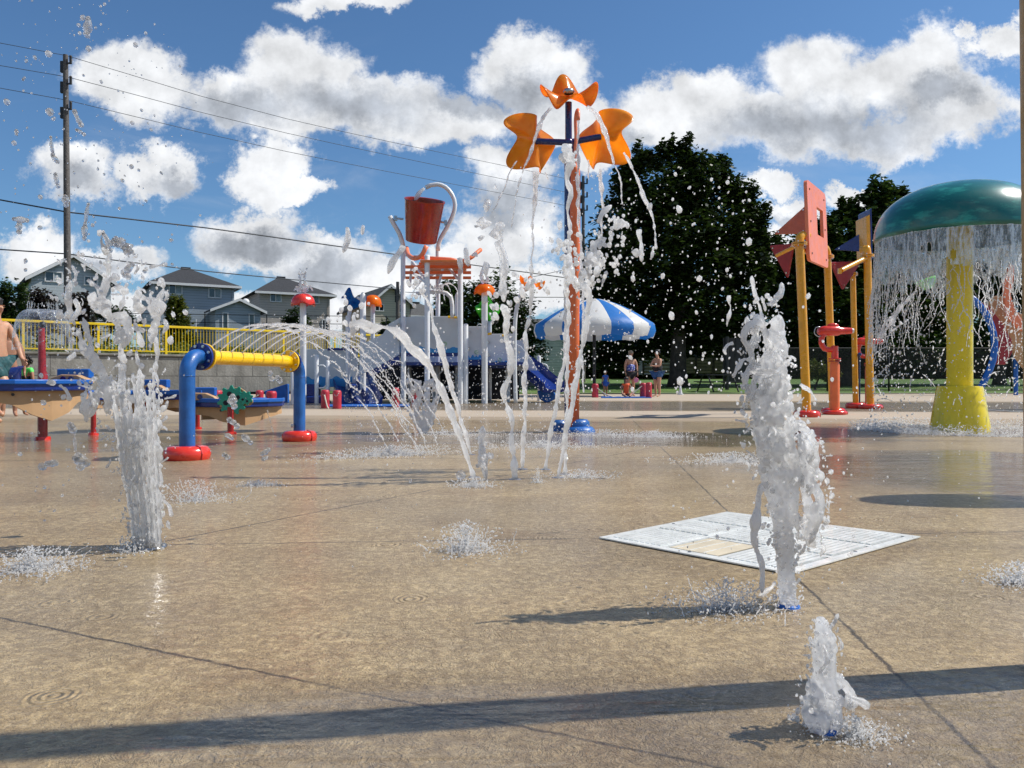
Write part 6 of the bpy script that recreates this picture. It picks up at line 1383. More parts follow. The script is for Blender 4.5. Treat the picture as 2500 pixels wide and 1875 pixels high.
# ---- tall many-stranded jet at the left
b2 = G(368,1338); YL = b2.y; s = YL/F; mb = MB(); sb_ = MB(); rl = random.Random(4)
for k in range(26):
    x = 328+66*k/25 + rl.uniform(-2,2); dy_ = math.sin(k*2.4)*.045; lean = (395-x)/65; top = rl.uniform(900, 1060)
    pts = [(x,1338),(x-8*lean-4,1230),(x-24*lean-8,1120),(x-44*lean-12,top)]
    P = [W(p[0], p[1], YL+dy_*(1+i*.2)) for i, p in enumerate(pts)]; strand(sb_, P, [s*3.4, s*3.0, s*4.2, s*3.4], k+.3, .6, .5, 7)
blobs_profile(sb_, [(362,1338,34),(352,1250,36),(335,1150,36),(322,1060,30)], YL, 260, 1.5, 3.6, 12)
for (p, r, sd_) in (([(388,1335),(391,1200),(387,1080),(386,960),(381,900),(382,840),(378,770)],(5,6,5,8,4,6,12),1), ([(366,1200),(356,1060),(350,960),(338,900),(336,850)],(6,8,5,8,6),2),
   ([(330,1080),(312,1000),(305,940),(296,870),(300,820)],(10,14,9,16,13),3), ([(318,1060),(290,1020),(278,960),(262,930)],(16,22,15,8),4), ([(262,1010),(258,940),(240,880),(212,860),(196,820),(180,790),(166,750),(162,715),(176,690)],(8,14,16,20,12,15,11,14,8),5),
   ([(246,900),(222,850),(206,800),(196,760),(186,730)],(16,20,13,9,6),6), ([(228,960),(216,990),(224,1010),(240,985),(236,950)],(12,18,22,16,9),7), ([(196,1010),(206,975),(212,930)],(4,6,5),8),
   ([(300,830),(284,790),(262,760),(246,735),(252,700),(266,670),(262,640),(268,610)],(14,16,20,26,17,20,10,6),9), ([(240,750),(224,735),(232,712)],(16,14,10),10), ([(262,780),(290,770),(302,800),(298,850)],(18,22,22,12),11),
   ([(290,700),(300,730),(292,760)],(8,10,7),12), ([(350,760),(332,745),(338,720),(352,735)],(14,18,16,10),13), ([(378,770),(372,740),(352,728),(338,706)],(22,26,14,8),14), ([(384,740),(392,700),(388,680)],(10,14,10),15),
   ([(146,940),(162,955),(176,980)],(9,11,13),16), ([(120,932),(134,936)],(9,9),17), ([(262,620),(250,590),(256,560)],(7,6,4),18), ([(376,790),(366,810),(372,840)],(14,12,8),19), ([(330,790),(340,815),(350,850)],(8,9,6),20), ([(300,870),(292,930),(300,980)],(18,14,11),21)):
    strand(mb, pathW(p, YL-.02, rl.uniform(-.06,.08)), [x*s*(.52 if x > 9 else .75) for x in r], sd_, .7, .6, 9)
    Q = catmull(pathW(p, YL-.02), s*10)
    for c in Q:
        if rl.random() < .5: lump(mb, c+Vector((rl.gauss(0,12*s), rl.gauss(0,12*s), rl.gauss(0,10*s))), rl.uniform(2,7.5)*s*(.6+max(r)/30), rl, 2, rl.uniform(1,1.7), None, .35)
o = water(mb, 'water_jet', 'tall splaying jet of many thin white streams in front of the left water table', 'water jet', 'w_foam', b2); rem(o, .0036, .006, .012); part(sb_, 'thin_streams', M['w_foam'], o, smooth=True)
fringe_obj(o, [(362,1338,38),(340,1150,46),(310,980,64),(280,860,92),(270,740,110),(262,620,60)], YL, 700, 95, out=1.1)
q = MB(); q.torus(b2+Vector((0,0,.004)), .045, .006, 24, 6); part(q, 'nozzle_ring', M['metal'], o)
# its flung drops
mb = MB(); rd = random.Random(21)
big = [((215,45),(213,86),8),((203,42),(201,44),6),((217,118),(216,121),8),((118,130),(119,133),8),((121,272),(122,275),9),((182,272),(198,305),8),((188,318),(205,328),6),((124,335),(130,375),5),((128,378),(140,395),6),((16,246),(17,252),8),((40,318),(40,328),5),((35,348),(34,351),6),((135,425),(142,455),6),((98,478),(99,484),6),((160,480),(161,500),8),((216,498),(208,545),5),((208,550),(206,582),7),((34,535),(66,538),7),((48,545),(47,566),8),((98,555),(97,557),6),
  ((252,570),(270,612),6),((278,592),(294,590),13),((302,600),(312,612),14),((322,612),(332,626),5),((324,645),(306,672),9),((316,676),(308,672),8),((322,300),(324,300),5),((330,108),(332,112),6),((192,60),(192,64),5),((194,80),(195,82),5),((355,80),(356,82),4),((345,268),(346,270),4),((368,316),(370,318),4),((298,440),(300,442),5),((320,404),(322,410),6),((392,420),(396,425),3),((356,490),(357,492),4),((416,586),(420,588),5),((419,572),(421,574),3),((352,662),(354,663),5),((420,645),(421,646),4),
  ((56,200-5),(60,190),4),((105,980),(107,986),7),((172,1038),(178,1050),12),((182,1062),(184,1100),4),((186,1118),(210,1130),12),((190,1112),(196,1140),13),((100,1138),(106,1140),10),((116,1132),(134,1130),9),((48,1108),(50,1109),6),((165,1095),(166,1097),5),((595,1075-10),(612,1080),8),((640,1108),(655,1098),8),((548,1110),(556,1116),9),((642,1122),(650,1118),6),((568,968),(572,992),10),((560,1025),(578,1040),9),((660,910),(664,925),8),((678,922),(684,930),9)]
for (a, b_, r) in big:
    Yq = YL+rd.uniform(-.15,.25); A_, B_ = W(*a,Yq), W(*b_,Yq); d = (B_-A_); L = d.length
    if L < r*s*1.1: lump(mb, (A_+B_)/2, r*s, rd, 2, rd.uniform(1,1.15), d if L > 1e-4 else None, .12)
    else: strand(mb, [A_, (A_+B_)/2+Vector((rd.uniform(-1,1)*r*s*.4,0,0)), B_], [r*s*.7, r*s, r*s*.8], rd.random()*9, .4, .25, 10); lump(mb, A_, r*s*.75, rd, 2); lump(mb, B_, r*s*.85, rd, 2)
for i in range(460):
    y = 1300*rd.random()**1.1; x = rd.gauss(200, 130); r = min(5, .9+rd.expovariate(1/1.0)); Yq = YL+rd.uniform(-.5,.9); lump(mb, W(x, y, Yq), r*Yq/F, rd, 1, rd.uniform(1,1.5), None, .1)
o = mb.build('water_droplets', M['w_clear'], smooth=True); tag(o, 'clear drops flung up by the tall left jet', 'water drops', kind='stuff')

# ---- narrow crossing jets in the middle
Ymj = 4.5; s = Ymj/F
jets = [
 ('narrow white jet leaning far left and folding over toward the pipe arch', [(1157,1165),(1120,1060),(1092,985),(1066,925),(1048,890),(1022,862),(1000,848),(984,822),(960,806),(935,798),(905,802),(880,790),(850,795)], (6,7,9,12,12,13,11,12,12,10,14,9), 1),
 ('thin white jet leaning left just right of the folding jet', [(1150,1110),(1128,1030),(1108,960),(1092,905),(1078,850),(1060,790),(1050,745),(1030,715),(1022,700)], (5,6,7,8,9,7,6,5), 2),
 ('upright wavering white jet, left one of the middle pair', [(1257,1170),(1250,1090),(1252,1030),(1240,990),(1231,955),(1244,915),(1247,870),(1240,820),(1238,775),(1228,742)], (9,10,9,8,9,10,8,9,9), 3),
 ('straight thin white jet, right one of the middle pair', [(1275,1145),(1279,1050),(1281,980),(1282,920),(1284,870),(1284,820),(1293,760),(1300,705),(1292,690)], (6,6,6,6,7,6,6,7), 4),
 ('white jet leaning right in front of the orange post', [(1331,1146),(1342,1070),(1354,1010),(1362,960),(1372,915),(1378,870),(1382,800),(1380,740),(1386,690),(1395,640)], (6,7,7,7,6,7,8,7,9), 5),
 ('white jet crossing the orange post to its right', [(1362,1166),(1374,1100),(1386,1040),(1396,980),(1406,930),(1418,880),(1426,830),(1434,780),(1440,730),(1430,700),(1416,690)], (6,6,7,8,8,9,8,8,10), 6),
 ('straight white jet rising just left of the orange post', [(1379,1158),(1382,1080),(1384,1000),(1384,930),(1386,880),(1384,820),(1388,760),(1382,700),(1388,620)], (6,5,6,6,6,7,8,8), 7)]
for k, (lab, p, r, sd_) in enumerate(jets):
    mb = MB(); Yk = CH*F/(p[0][1]-H0); sk = Yk/F; P = pathW(p, Yk, rng.uniform(-.12,.12)); strand(mb, P, [x*sk*.8 for x in r], sd_*1.7, .5, .45, 9, 1.1)
    rj = random.Random(40+k); Q = catmull(P, .012)
    for i in range(70):
        j = int(len(Q)*rj.random()**.6); j = min(j, len(Q)-1); f_ = j/len(Q); sp = (.010+.035*f_**2); lump(mb, Q[j]+Vector((rj.gauss(0,sp), rj.gauss(0,sp), rj.gauss(0,.03))), rj.uniform(.003,.009), rj, 1, 1.3)
    for i in range(26):
        c = P[-1]+Vector((rj.gauss(0,.05), rj.gauss(0,.05), rj.gauss(0.02,.07))); lump(mb, c, rj.uniform(.006,.018), rj, 2, rj.uniform(1,2))
    o = water(mb, 'water_jet', lab, 'water jet', 'w_foam', Vector((P[0].x, P[0].y, 0)), 'narrow crossing jets in the middle'); rem(o, .0050, .004, .016)
    q = MB(); q.lathe([(0,.002),(.03,.003),(.036,0)], Vector((P[0].x, P[0].y, 0)), 16); part(q, 'nozzle', M['metal'], o)
def ropes(name, label, cat, lst, m, vox=None, disp=.004, extra=None, base=None, group=None, bead=.45, wob=.5):
    mb = MB()
    for i, (p, Yr, r) in enumerate(lst): sc = Yr/F; strand(mb, pathW(p, Yr, 0), [x*sc for x in (r if isinstance(r, tuple) else (r, r))], i*1.37+.2, bead, wob, 8)
    if extra: extra(mb)
    o = water(mb, name, label, cat, m, base or Vector((0,0,0)), group)
    if vox: rem(o, vox, disp, .02)
    if name == 'water_splash': o['kind'] = 'stuff'
    return o
rk = random.Random(77)
def cl(px, py, Y, R_, n, r0, r1):
    def f_(mb):
        for i in range(n): lump(mb, W(px+rk.gauss(0,R_), py+rk.gauss(0,R_), Y)+Vector((0,rk.gauss(0,R_*Y/F),0)), rk.uniform(r0,r1)*Y/F, rk, 2, rk.uniform(1,1.5))
    return f_
def multi(*fs):
    def f_(mb):
        for g_ in fs: g_(mb)
    return f_
ropes('water_jet', 'small upright bubbler between the folding jet and the middle pair', 'water jet', [([(1186,1170),(1184,1110),(1178,1080),(1176,1040)],4.4,(9,11,8,9)), ([(1180,1120),(1172,1080),(1170,1060)],4.4,(7,8,4))], 'w_strand', .005, .004, cl(1184,1120,4.4,9,26,3,7), G(1186,1170))
ropes('water_jet', 'ring of falling thin streams farther back, behind the folding jet', 'water jet', [([(1034+d*.2,1062),(1033+d*.6,1030),(1033+d,990),(1033+d*1.15,950),(1032+d*1.0,930-abs(d)*.3)],8.4,(2.6,3,2.2,3.4)) for d in (-34,-27,-20,-14,-8,-3,3,9,15,21,28,34)], 'w_foam', .012, .006, cl(1034,1000,8.4,16,60,1.5,3.5), G(1035,1062), None, .5, .8)
# clumps thrown up in front of the sky and the tower
ropes('water_splash', 'cluster of big clear drops thrown up between the bucket and the flower tower', 'splash', [([(1192,490),(1190,520)],4.4,(11,14)),([(1172,535),(1180,548),(1200,545)],4.4,(14,15,17)),([(1222,545),(1215,570),(1226,590)],4.4,(15,16,13)),([(1205,580),(1212,560),(1200,555)],4.4,(11,9,12)),([(1215,590),(1225,620),(1228,660),(1232,700),(1236,735)],4.4,(9,10,14,10,5)),([(1168,585),(1185,575)],4.4,(6,7)),([(1212,455),(1200,458)],4.4,(9,7)),([(1162,553),(1163,555)],4.4,(8,8)),([(1188,640),(1186,680)],4.4,(7,6)),([(1138,605),(1146,650)],4.4,(6,8)),([(1122,630),(1126,660)],4.4,(8,7)),([(985,600),(972,620),(958,640),(945,670)],4.4,(9,7,9,6)),([(848,555),(846,590),(838,618)],4.4,(5,7,6)),([(888,550),(882,575)],4.4,(5,6)),([(1165,620),(1150,625)],4.4,(8,9))], 'w_strand', .0052, .003, None, W(1200,560,4.4), None, .35, .35)
ropes('water_splash', 'white clump of water bursting against the orange post', 'splash', [([(1400,690),(1392,660),(1382,640)],4.6,(13,11,6)),([(1405,700),(1425,690),(1440,700)],4.6,(15,12,7)),([(1392,400),(1386,440),(1394,470),(1386,510),(1390,560),(1386,600),(1392,640)],6.4,(12,5,7,4,5,4,6)),([(1378,370),(1390,360),(1402,352)],6.4,(10,13,9))], 'w_foam', .006, .005, cl(1388,385,6.4,9,34,3,8), W(1400,690,4.6))
ropes('water_splash', 'foamy white spray thrown up right of the orange post against the dark maple', 'splash', [([(1445,700),(1440,660),(1450,630),(1470,620)],5,(6,7,9,8)),([(1465,640),(1450,600),(1480,580)],5,(5,8,9)),([(1500,560),(1520,545),(1535,550)],5,(8,13,9)),([(1560,560),(1566,590),(1568,640)],5,(5,5,7)),([(1590,630),(1600,600)],5,(3,6)),([(1470,700),(1480,660)],5,(4,6)),([(1548,610),(1552,630)],5,(7,8)),([(1460,545),(1470,520),(1490,500)],5,(5,6,7)),([(1660,520),(1656,500)],5,(4,6)),([(1640,780),(1632,760)],5,(5,7)),([(1780,720),(1784,760),(1776,800)],3,(5,6,4))], 'w_foam', .006, .006, multi(cl(1460,620,5,26,70,2,7), cl(1500,560,5,24,40,2,6), cl(1445,660,5,16,40,2,6)), W(1460,620,5))
# ---- streams from the flowers
YT = 8.2
ropes('water_stream', 'stream curving down from the left edge of the top orange flower', 'water stream', [([(1346,262),(1330,280),(1317,305),(1308,335),(1298,365),(1286,395),(1278,412)],YT-.3,(5,6,5,4.5,4,3)),([(1278,412),(1262,470),(1254,520),(1248,560)],YT-.3,(2.2,2.8,2))], 'w_strand', .010, .006, None, W(1346,262,YT))
ropes('water_stream', 'stream curving down from the right edge of the top orange flower', 'water stream', [([(1432,260),(1452,275),(1466,300),(1478,330),(1490,365),(1502,405)],YT-.3,(4,6,5.5,4.5,4,2.5)),([(1502,405),(1514,440),(1520,500)],YT-.3,(2,2.5,2))], 'w_strand', .010, .006, None, W(1432,260,YT))
ropes('water_stream', 'long thin stream falling from the orange hook pipe in front of the post', 'water stream', [([(1412,294),(1411,340),(1410,400),(1412,460),(1413,530),(1417,600),(1420,680),(1424,760),(1422,860),(1424,960)],YT-.35,(3.5,4,4.5,4,4.5,3.5,3,3,2.5))], 'w_strand', .009, .004, None, W(1412,294,YT))
ropes('water_stream', 'thin broken streams dripping from the left orange flower', 'water stream', [([(1262,392),(1245,420),(1235,450),(1212,500),(1200,520)],YT,(2.5,2,3,1.5)),([(1305,418),(1304,480),(1300,540),(1302,600),(1296,640),(1300,700)],YT,(5,3.5,3,3,2.5)),([(1330,418),(1338,440)],YT,(3,2)),([(1315,420),(1310,480),(1306,520)],YT,(3,2.5,2))], 'w_strand', .010, .006, None, W(1305,420,YT))
ropes('water_stream', 'thin broken streams dripping from the right orange flower', 'water stream', [([(1466,412),(1468,460),(1470,520),(1466,600)],YT,(6,4.5,3.5,2.5)),([(1522,372),(1540,400),(1556,440),(1566,460),(1572,480),(1590,520),(1600,560),(1602,610)],YT-.4,(3.5,4,3,6,3,3.5,3)),([(1436,390),(1438,440)],YT,(3,2))], 'w_strand', .010, .006, None, W(1466,412,YT))
ropes('water_stream', 'stream pouring from the curved white pipe into the red bucket', 'water stream', [([(1037,460),(1028,468),(1020,478),(1013,490)],20.7,(3.5,5,5,4))], 'w_foam', .02, .01, None, W(1037,460,20.7))
ropes('water_stream', 'crossing streams shot by the hidden red cannon toward the mushroom', 'water stream', [([(2146,826),(2172,790),(2205,745),(2240,708)],15.2,(5,4,4.5,3)),([(2150,824),(2180,806),(2232,770)],15.2,(3,2.5,2)),([(2146,822),(2160,790),(2180,770),(2196,740)],15.2,(4,3,3))], 'w_strand', .02, .01, cl(2175,790,15.2,12,50,1,3), W(2146,826,15.2))
ropes('water_stream', 'water bubbling on top of the red mushroom spray', 'water stream', [([(735,714),(733,690),(728,665)],18.7,(5,4,2)),([(742,714),(744,690),(748,660)],18.7,(5,5,2.5)),([(748,714),(756,698),(764,712)],18.7,(3,3,2)),([(730,714),(724,700),(718,712)],18.7,(3,3,2))], 'w_clear', .018, .01, cl(738,664,18.7,5,14,1,3), W(740,714,18.7))
ropes('water_stream', 'water bubbling on top of the orange mushroom spray beside the bucket tower', 'water stream', [([(1180,692),(1176,670),(1182,645)],19.5,(4,4,2)),([(1187,692),(1190,675),(1194,690)],19.5,(3,3,2))], 'w_clear', .018, .01, cl(1184,655,19.5,7,14,1,3), W(1183,692,19.5))
ropes('water_stream', 'fan of thin arcs sprayed from the white pipe under the orange deck', 'water stream', [([(1040+6*k,712),(1034+9*k,700-4*abs(k-4)),(1022+14*k,696),(1010+18*k,712),(1004+21*k,740)],19.5,(1.4,1.6,1.6,1.2)) for k in range(7)], 'w_strand', .016, .006, None, W(1070,712,19.5))
ropes('water_stream', 'thin trickle running off the right tip of the small water tray', 'water stream', [([(652,1000),(658,1020),(664,1045),(668,1060)],8.6,(2.5,2,1.6)),([(494,1015),(494,1040)],8.6,(1.2,1))], 'w_clear', .008, None, None, W(655,1000,8.6))
# ---- arcs from the yellow pipe
for k, p0 in enumerate(ARCH):
    rj = random.Random(60+k); vx, vy, vz = 2.15+rj.uniform(-.08,.12), -.15+rj.uniform(-.1,.1), 1.92+rj.uniform(-.05,.1); g_ = 9.8
    tt_ = [i*.026 for i in range(30)]; P = [p0+Vector((vx*q, vy*q, vz*q-.5*g_*q*q)) for q in tt_]; P = [p for p in P if p.z > .0]
    mb = MB(); db = MB(); k1 = 13; strand(mb, P[:k1], [.0055,.0068,.009,.011], k+.6, .42, .4, 9)
    i = k1-1
    while i < len(P)-2:
        L = rj.randint(1, 3); seg = [q+Vector((rj.gauss(0,.012), rj.gauss(0,.012), rj.gauss(0,.012))) for q in P[i:i+L+2]]
        if len(seg) >= 2: strand(db, seg, [.0025,.0055,.003], rj.random()*9, .6, .7, 7); lump(db, seg[-1], rj.uniform(.005,.009), rj, 2, 1.4)
        i += L+(1 if rj.random() < .5 else 0)
    for i in range(110): q = P[min(len(P)-1, int(len(P)*(.35+.65*rj.random())))]; lump(db, q+Vector((rj.gauss(.02,.05), rj.gauss(0,.05), rj.gauss(0,.045))), rj.uniform(.0015,.005), rj, 1, 1.3)
    nm = ['nearest the left flange', 'second from the left flange', 'third from the left flange', 'fourth from the left flange', 'middle one of the row', 'fourth from the right flange', 'third from the right flange', 'second from the right flange', 'nearest the right flange'][k]
    o = water(mb, 'arching_jet', f'clear jet arching right from the yellow pipe, {nm}', 'water jet', 'w_strand', p0, 'clear jets arching from the yellow pipe'); rem(o, .0050, .0025, .015); dd = part(db, 'loose_drops', M['w_strand'], o, smooth=True); dd['kind'] = 'stuff'
# ---- water bell over the red post
sp0 = SPRAY_POST; s = sp0.y/F; zt = CH+(H0-757)*s
def bell_m():
    m, q, out = newmat('water_bell_film'); pos = q.n('ShaderNodeTexCoord').outputs['Object']; nb = q.bump(q.noise(pos, 16, 4, .6, .8), .9, .02)
    lw_ = q.n('ShaderNodeLayerWeight', {0: .35, 'Normal': nb}); f_ = q.m('ADD', q.m('MULTIPLY', lw_.outputs[1], .55), .06)
    veins = q.ss(q.noise(pos, 11, 3, .5, 1.6), .47, .5); v2 = q.ss(q.noise(pos, 11, 3, .5, 1.6), .5, .53, 1, 0); f_ = q.m('ADD', f_, q.m('MULTIPLY', q.m('MULTIPLY', veins, v2), .4), clamp=True)
    g_ = q.n('ShaderNodeMixShader', {0: .5, 1: q.n('ShaderNodeBsdfGlossy', {'Roughness': .05, 'Normal': nb}), 2: q.n('ShaderNodeBsdfTranslucent', {'Color': (.8,.88,.95,1)})})
    q.put(out.inputs[0], q.n('ShaderNodeMixShader', {0: f_, 1: q.n('ShaderNodeBsdfTransparent'), 2: g_})); return m
M['w_bell'] = bell_m()
mb = MB(); nb_ = 64; prof = [(.01,sp0.z),(.04,zt-.03),(.10,zt),(.16,zt-.015),(.205,zt-.07),(.228,zt-.16),(.24,zt-.27),(.248,zt-.38)]; P8 = catmull([Vector((a, 0, b_)) for a, b_ in prof], .02)
vs = []
for i, q in enumerate(P8):
    for j in range(nb_): a = 2*math.pi*j/nb_; w_ = 1+.05*mnoise.noise(Vector((math.cos(a)*2, math.sin(a)*2, i*.12)))*min(1,i/6); vs.append(Vector((sp0.x+q.x*w_*math.cos(a), sp0.y+q.x*w_*math.sin(a), q.z)))
fs = []
for i in range(len(P8)-1):
    for j in range(nb_):
        if i > len(P8)*.62 and mnoise.noise(Vector((math.cos(2*math.pi*j/nb_)*3.2, math.sin(2*math.pi*j/nb_)*3.2, i*.22))) < -.30+.9*(i/len(P8)-.62): continue
        fs.append((i*nb_+j, i*nb_+(j+1) % nb_, (i+1)*nb_+(j+1) % nb_, (i+1)*nb_+j))
mb.add(vs, fs); wb = mb.build('water_bell', M['w_bell'], smooth=True); origin(wb, sp0); tag(wb, 'thin clear bell of water over the slim red post', 'water bell')
mb = MB(); rj = random.Random(9)
for k in range(22):
    a = rj.uniform(0,6.283); r_ = .24; p = sp0+Vector((r_*math.cos(a), r_*math.sin(a), zt-.30-sp0.z)); L = rj.uniform(.08,.3); strand(mb, [p, p+Vector((.01*math.cos(a),.01*math.sin(a),-L*.5)), p+Vector((.03*math.cos(a),.03*math.sin(a),-L))], [.004,.006,.004], k, .6, .8, 7)
for k in range(90): a = rj.uniform(0,6.283); r_ = .25+rj.gauss(0,.03); lump(mb, Vector((sp0.x+r_*math.cos(a), sp0.y+r_*math.sin(a), rj.uniform(.55, zt-.1))), rj.uniform(.002,.009), rj, 1, 1.4)
o = mb.build('falling_drops', M['w_clear'], smooth=True); origin(o, sp0); o.parent = wb

# ---- curtain of the mushroom
Rc = .865; wc = thing('water_curtain', 'ragged curtain of water falling from the rim of the teal mushroom', 'water curtain', MUSH+Vector((0,0,2.13)))
na_, nz = 300, 46; vs = []; fs = []; zT, zB = 2.135, 1.20
def cut(a): return 1.66 + .30*mnoise.noise(Vector((math.cos(a)*2.3, math.sin(a)*2.3, 4))) + .20*mnoise.noise(Vector((math.cos(a)*8, math.sin(a)*8, 1))) + .09*mnoise.noise(Vector((math.cos(a)*22, math.sin(a)*22, 7)))
for i in range(nz):
    z = zT-(zT-zB)*i/(nz-1)
    for j in range(na_):
        a = 2*math.pi*j/na_; r_ = Rc+.012*i/nz+.012*mnoise.noise(Vector((math.cos(a)*9, math.sin(a)*9, z*1.2)))+.006*mnoise.noise(Vector((math.cos(a)*30, math.sin(a)*30, z*2)))
        vs.append(Vector((MUSH.x+r_*math.cos(a), MUSH.y+r_*math.sin(a), z)))
holes = [(random.Random(h*7+1).uniform(0,6.283), random.Random(h*7+2).uniform(1.45,1.95), random.Random(h*7+3).uniform(.010,.028)) for h in range(80)]
for i in range(nz-1):
    z = zT-(zT-zB)*(i+.5)/(nz-1)
    for j in range(na_):
        a = 2*math.pi*(j+.5)/na_
        if z < cut(a): continue
        if any(((((a-h[0]+math.pi) % (2*math.pi))-math.pi)*Rc/h[2])**2 + ((z-h[1])/(h[2]*2.6))**2 < 1 for h in holes): continue
        fs.append((i*na_+j, i*na_+(j+1) % na_, (i+1)*na_+(j+1) % na_, (i+1)*na_+j))
mb = MB(); mb.add(vs, fs); part(mb, 'water_sheet', M['w_film'], wc, smooth=True)
mb = MB(); rj = random.Random(31)
for k in range(130):
    a = 2*math.pi*k/130+rj.uniform(-.02,.02); z0 = min(cut(a)+rj.uniform(-.02,.25), 2.0); z1 = rj.uniform(.75, 1.45); P = []; n = 7; aa = a
    for i in range(n+1):
        z = z0+(z1-z0)*i/n; aa += rj.gauss(0,.034); r_ = Rc+.01+.01*i; P.append(Vector((MUSH.x+r_*math.cos(aa), MUSH.y+r_*math.sin(aa), z)))
    strand(mb, P, [.0028,.004,.0028,.004,.002], k*.77, .7, .8, 6)
for h in holes:   # rims of the holes
    if rj.random() < .8: pts = [Vector((MUSH.x+(Rc+.004)*math.cos(h[0]+h[2]*1.05/Rc*math.cos(b_)), MUSH.y+(Rc+.004)*math.sin(h[0]+h[2]*1.05/Rc*math.cos(b_)), h[1]+h[2]*2.7*math.sin(b_))) for b_ in [i*.524 for i in range(12)]]; mb.tube(pts, .0038, 6, closed=True)
for k in range(1300):
    a = rj.uniform(0,6.283); z = 1.55*rj.random()**.8; r_ = Rc+.02+rj.gauss(0,.035)
    P0_ = Vector((MUSH.x+r_*math.cos(a), MUSH.y+r_*math.sin(a), z+.02)); lump(mb, P0_, rj.choice((.003,.004,.005,.007,.010)), rj, 1, rj.uniform(1,2.2), Vector((rj.gauss(0,.5), rj.gauss(0,.5), 1)))
for k in range(120):
    a = rj.uniform(0,6.283); z = rj.uniform(.3,1.3); r_ = Rc+.03; p = Vector((MUSH.x+r_*math.cos(a), MUSH.y+r_*math.sin(a), z)); d = Vector((rj.gauss(0,.03), rj.gauss(0,.03), rj.gauss(0,.04))); strand(mb, [p, p+d+Vector((0,0,.02)), p+d*2], [.003,.006,.003], k, .7, .7, 6)
part(mb, 'water_strands', M['w_strand'], wc, smooth=True)
wc.children[1]['kind'] = 'stuff'

# ---- splashes on the wet ground
def splash(label, c, R_, n, seed, hgt=.08, el=1.0, foam=True, ring=None, arms=14, rm=1.0, yaw=0.0, name='water_splash'):
    rj = random.Random(seed); mb = MB(); ca, sa = math.cos(yaw), math.sin(yaw)
    def rot(x, y): return Vector((x*ca-y*sa, x*sa+y*ca, 0))
    def spot(): a = rj.uniform(0,6.283); q = abs(rj.gauss(0,.42)) if ring is None else ring+rj.gauss(0,.10); return a, q, c+rot(q*R_*el*math.cos(a), q*R_*math.sin(a))
    for i in range(int(n*(3.6 if ring is None else 2.4))):
        a, q, p = spot(); h_ = hgt*rj.random()**2.6*max(.15, 1-q*.5 if ring is None else 1)
        r = rj.choice((.0006,.0008,.0010,.0014,.0019,.0027))*rm*(1.25 if ring is not None else 1); p.z = h_+.002; lump(mb, p, r, rj, 1, rj.uniform(1,2.2), Vector((rj.gauss(0,1),rj.gauss(0,1),rj.gauss(0,1))), 0)
    for i in range(int(n*.30)):   # ragged froth lying on the film of water
        a, q, p = spot(); r = rj.uniform(.0015,.0045)*rm; p.z = r*.2; lump(mb, p, r, rj, 1, .45, Vector((rj.gauss(0,.2), rj.gauss(0,.2), 1)), .5)
    for i in range(arms):
        a, q, p = spot(); d = rot(math.cos(a+rj.gauss(0,.6))*el, math.sin(a)); L = R_*rj.uniform(.05,.28); h_ = hgt*rj.uniform(.2,.9); bend = Vector((rj.gauss(0,.3), rj.gauss(0,.3), 0))*L
        strand(mb, [p, p+d*L*.4+bend+Vector((0,0,h_*.55)), p+d*L+Vector((0,0,h_*.9))], [.0020*rm,.0010*rm,.0014*rm], i+seed, .8, 1.2, 6)
        lump(mb, p+d*L+Vector((0,0,h_)), .0020*rm, rj, 1)
    o = mb.build(name, M['w_spray'], smooth=True); origin(o, c); return tag(o, label, 'splash', kind='stuff')
splash('frothy splash on the ground at the far left edge', G(80,1392), .17, 620, 1, .07, 1.15, arms=22)
splash('low crown splash on the ground in the middle foreground', G(1140,1345), .15, 560, 2, .10, 1.1, arms=26)
splash('splash left of the tall right jet nozzle', G(1775,1488), .16, 520, 3, .075, 1.35, arms=36, rm=.8)
splash('splash right of the short jet nozzle', G(2090,1800), .07, 360, 4, .03, 1.2, arms=18, rm=.6)
splash('splash at the foot of the tall left jet', G(330,1345), .10, 260, 5, .06, 1.2, arms=12)
splash('splash on the wet ground in front of the near red foot ring', G(480,1222), .20, 430, 6, .10, 1.3, arms=20)
splash('small white splash to the right of the near red foot ring', G(630,1186), .13, 260, 7, .03, 1.4, arms=6)
splash('splash at the right edge of the picture below the drain grate', G(2490,1425), .12, 320, 8, .06, 1.1, arms=14)
splash('long white splash band where the arching jets land', G(950,1112), .30, 1100, 9, .08, 2.6, arms=30, rm=1.5, yaw=.55)
splash('white splash band behind the crossing jets', G(1320,1092), .34, 700, 10, .06, 2.4, arms=16, rm=1.4)
splash('white splash patch right of the blue foot cuff', G(1600,1067), .34, 480, 11, .06, 1.6, arms=14, rm=1.6)
splash('white splash patch left of the tall right jet', G(1790,1128), .26, 700, 12, .07, 2.0, arms=22, rm=1.3)
splash('white splash patch between the straight jet and the orange post foot', G(1420,1166), .16, 320, 13, .05, 1.8, arms=12, rm=1.1)
splash('splash at the base of the folding jet', G(1155,1188), .14, 260, 14, .05, 1.2, arms=12, rm=1.1)
splash('small splash between the middle pair and the leaning jet', G(1312,1178), .06, 90, 15, .09, 1.0, arms=8)
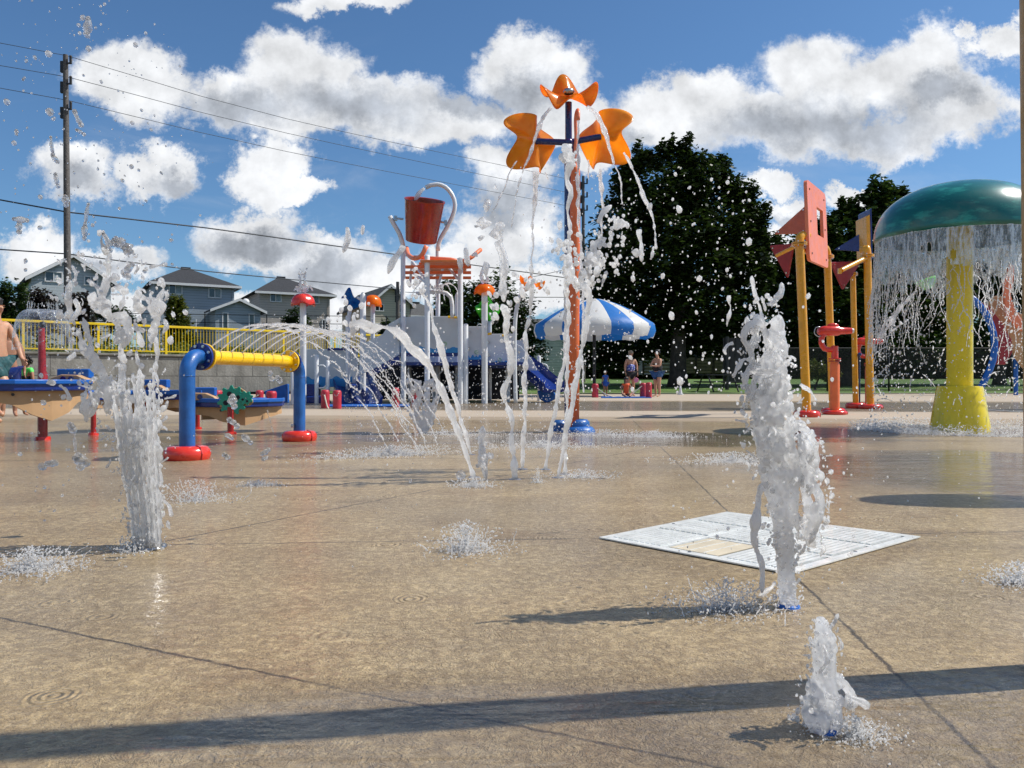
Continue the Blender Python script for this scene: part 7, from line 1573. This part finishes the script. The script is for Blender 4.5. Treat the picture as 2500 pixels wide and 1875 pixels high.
splash('ring of white splash round the yellow mushroom base', MUSH, .95, 5200, 16, .10, 1.0, ring=1.0, arms=120, rm=1.6)
splash('white splash spreading left of the mushroom ring', G(2240,1052), .40, 900, 17, .07, 1.9, arms=20, rm=1.5)
splash('faint splash far back behind the narrow jets', G(1480,1062), .40, 420, 18, .06, 2.4, arms=10, rm=1.6)
splash('faint splash behind the folding jet', G(1120,1062), .40, 420, 19, .06, 2.2, arms=10, rm=1.6)
# fine flying droplets
def cloud_drops(label, n, xr, yr, Yr, r, seed, m='w_foam'):
    rj = random.Random(seed); mb = MB()
    for i in range(n):
        Y = rj.uniform(*Yr); x, y = rj.uniform(*xr), rj.uniform(*yr)
        if len(xr) > 2: pass
        p = W(x, y, Y)
        if p.z < .01: continue
        lump(mb, p, (r[0]+rj.expovariate(1/(r[1]-r[0])))*Y/F, rj, 1, rj.uniform(1,1.7), None, .1)
    o = mb.build('water_droplets', M[m], smooth=True); tag(o, label, 'water drops', kind='stuff')
cloud_drops('white drops flying in front of the dark maple', 420, (1440,1850), (420,960), (4,6), (.9,2.0), 51)
cloud_drops('fine spray drifting in front of the play structure', 1600, (840,1440), (850,1120), (4,8), (.5,.95), 52)
cloud_drops('fine drops falling around the orange flower tower', 420, (1180,1560), (400,900), (6,8), (.5,1.0), 53, 'w_strand')
cloud_drops('drops flying round the tall right jet', 160, (1640,2100), (680,1450), (1.8,2.3), (1.0,2.2), 54, 'w_strand')
cloud_drops('fine drops hanging over the wet ground', 900, (200,2400), (1050,1500), (2.2,5.5), (.5,1.0), 55)
cloud_drops('fine spray behind the mushroom curtain', 500, (2130,2500), (760,1060), (8.2,9.6), (.6,1.1), 56)
# blobs just left of the folding jet
mb = MB(); lump(mb, W(1125,1160,4.3), .027, rng, 2); lump(mb, W(1002,1173,4.2), .010, rng, 2); lump(mb, W(560,1065,3.5), .012, rng, 2, 2.0, Vector((1,0,-.7)))
tag(mb.build('water_droplets', M['w_clear'], smooth=True), 'round clear drop hovering left of the folding jet base', 'water drops', kind='stuff')
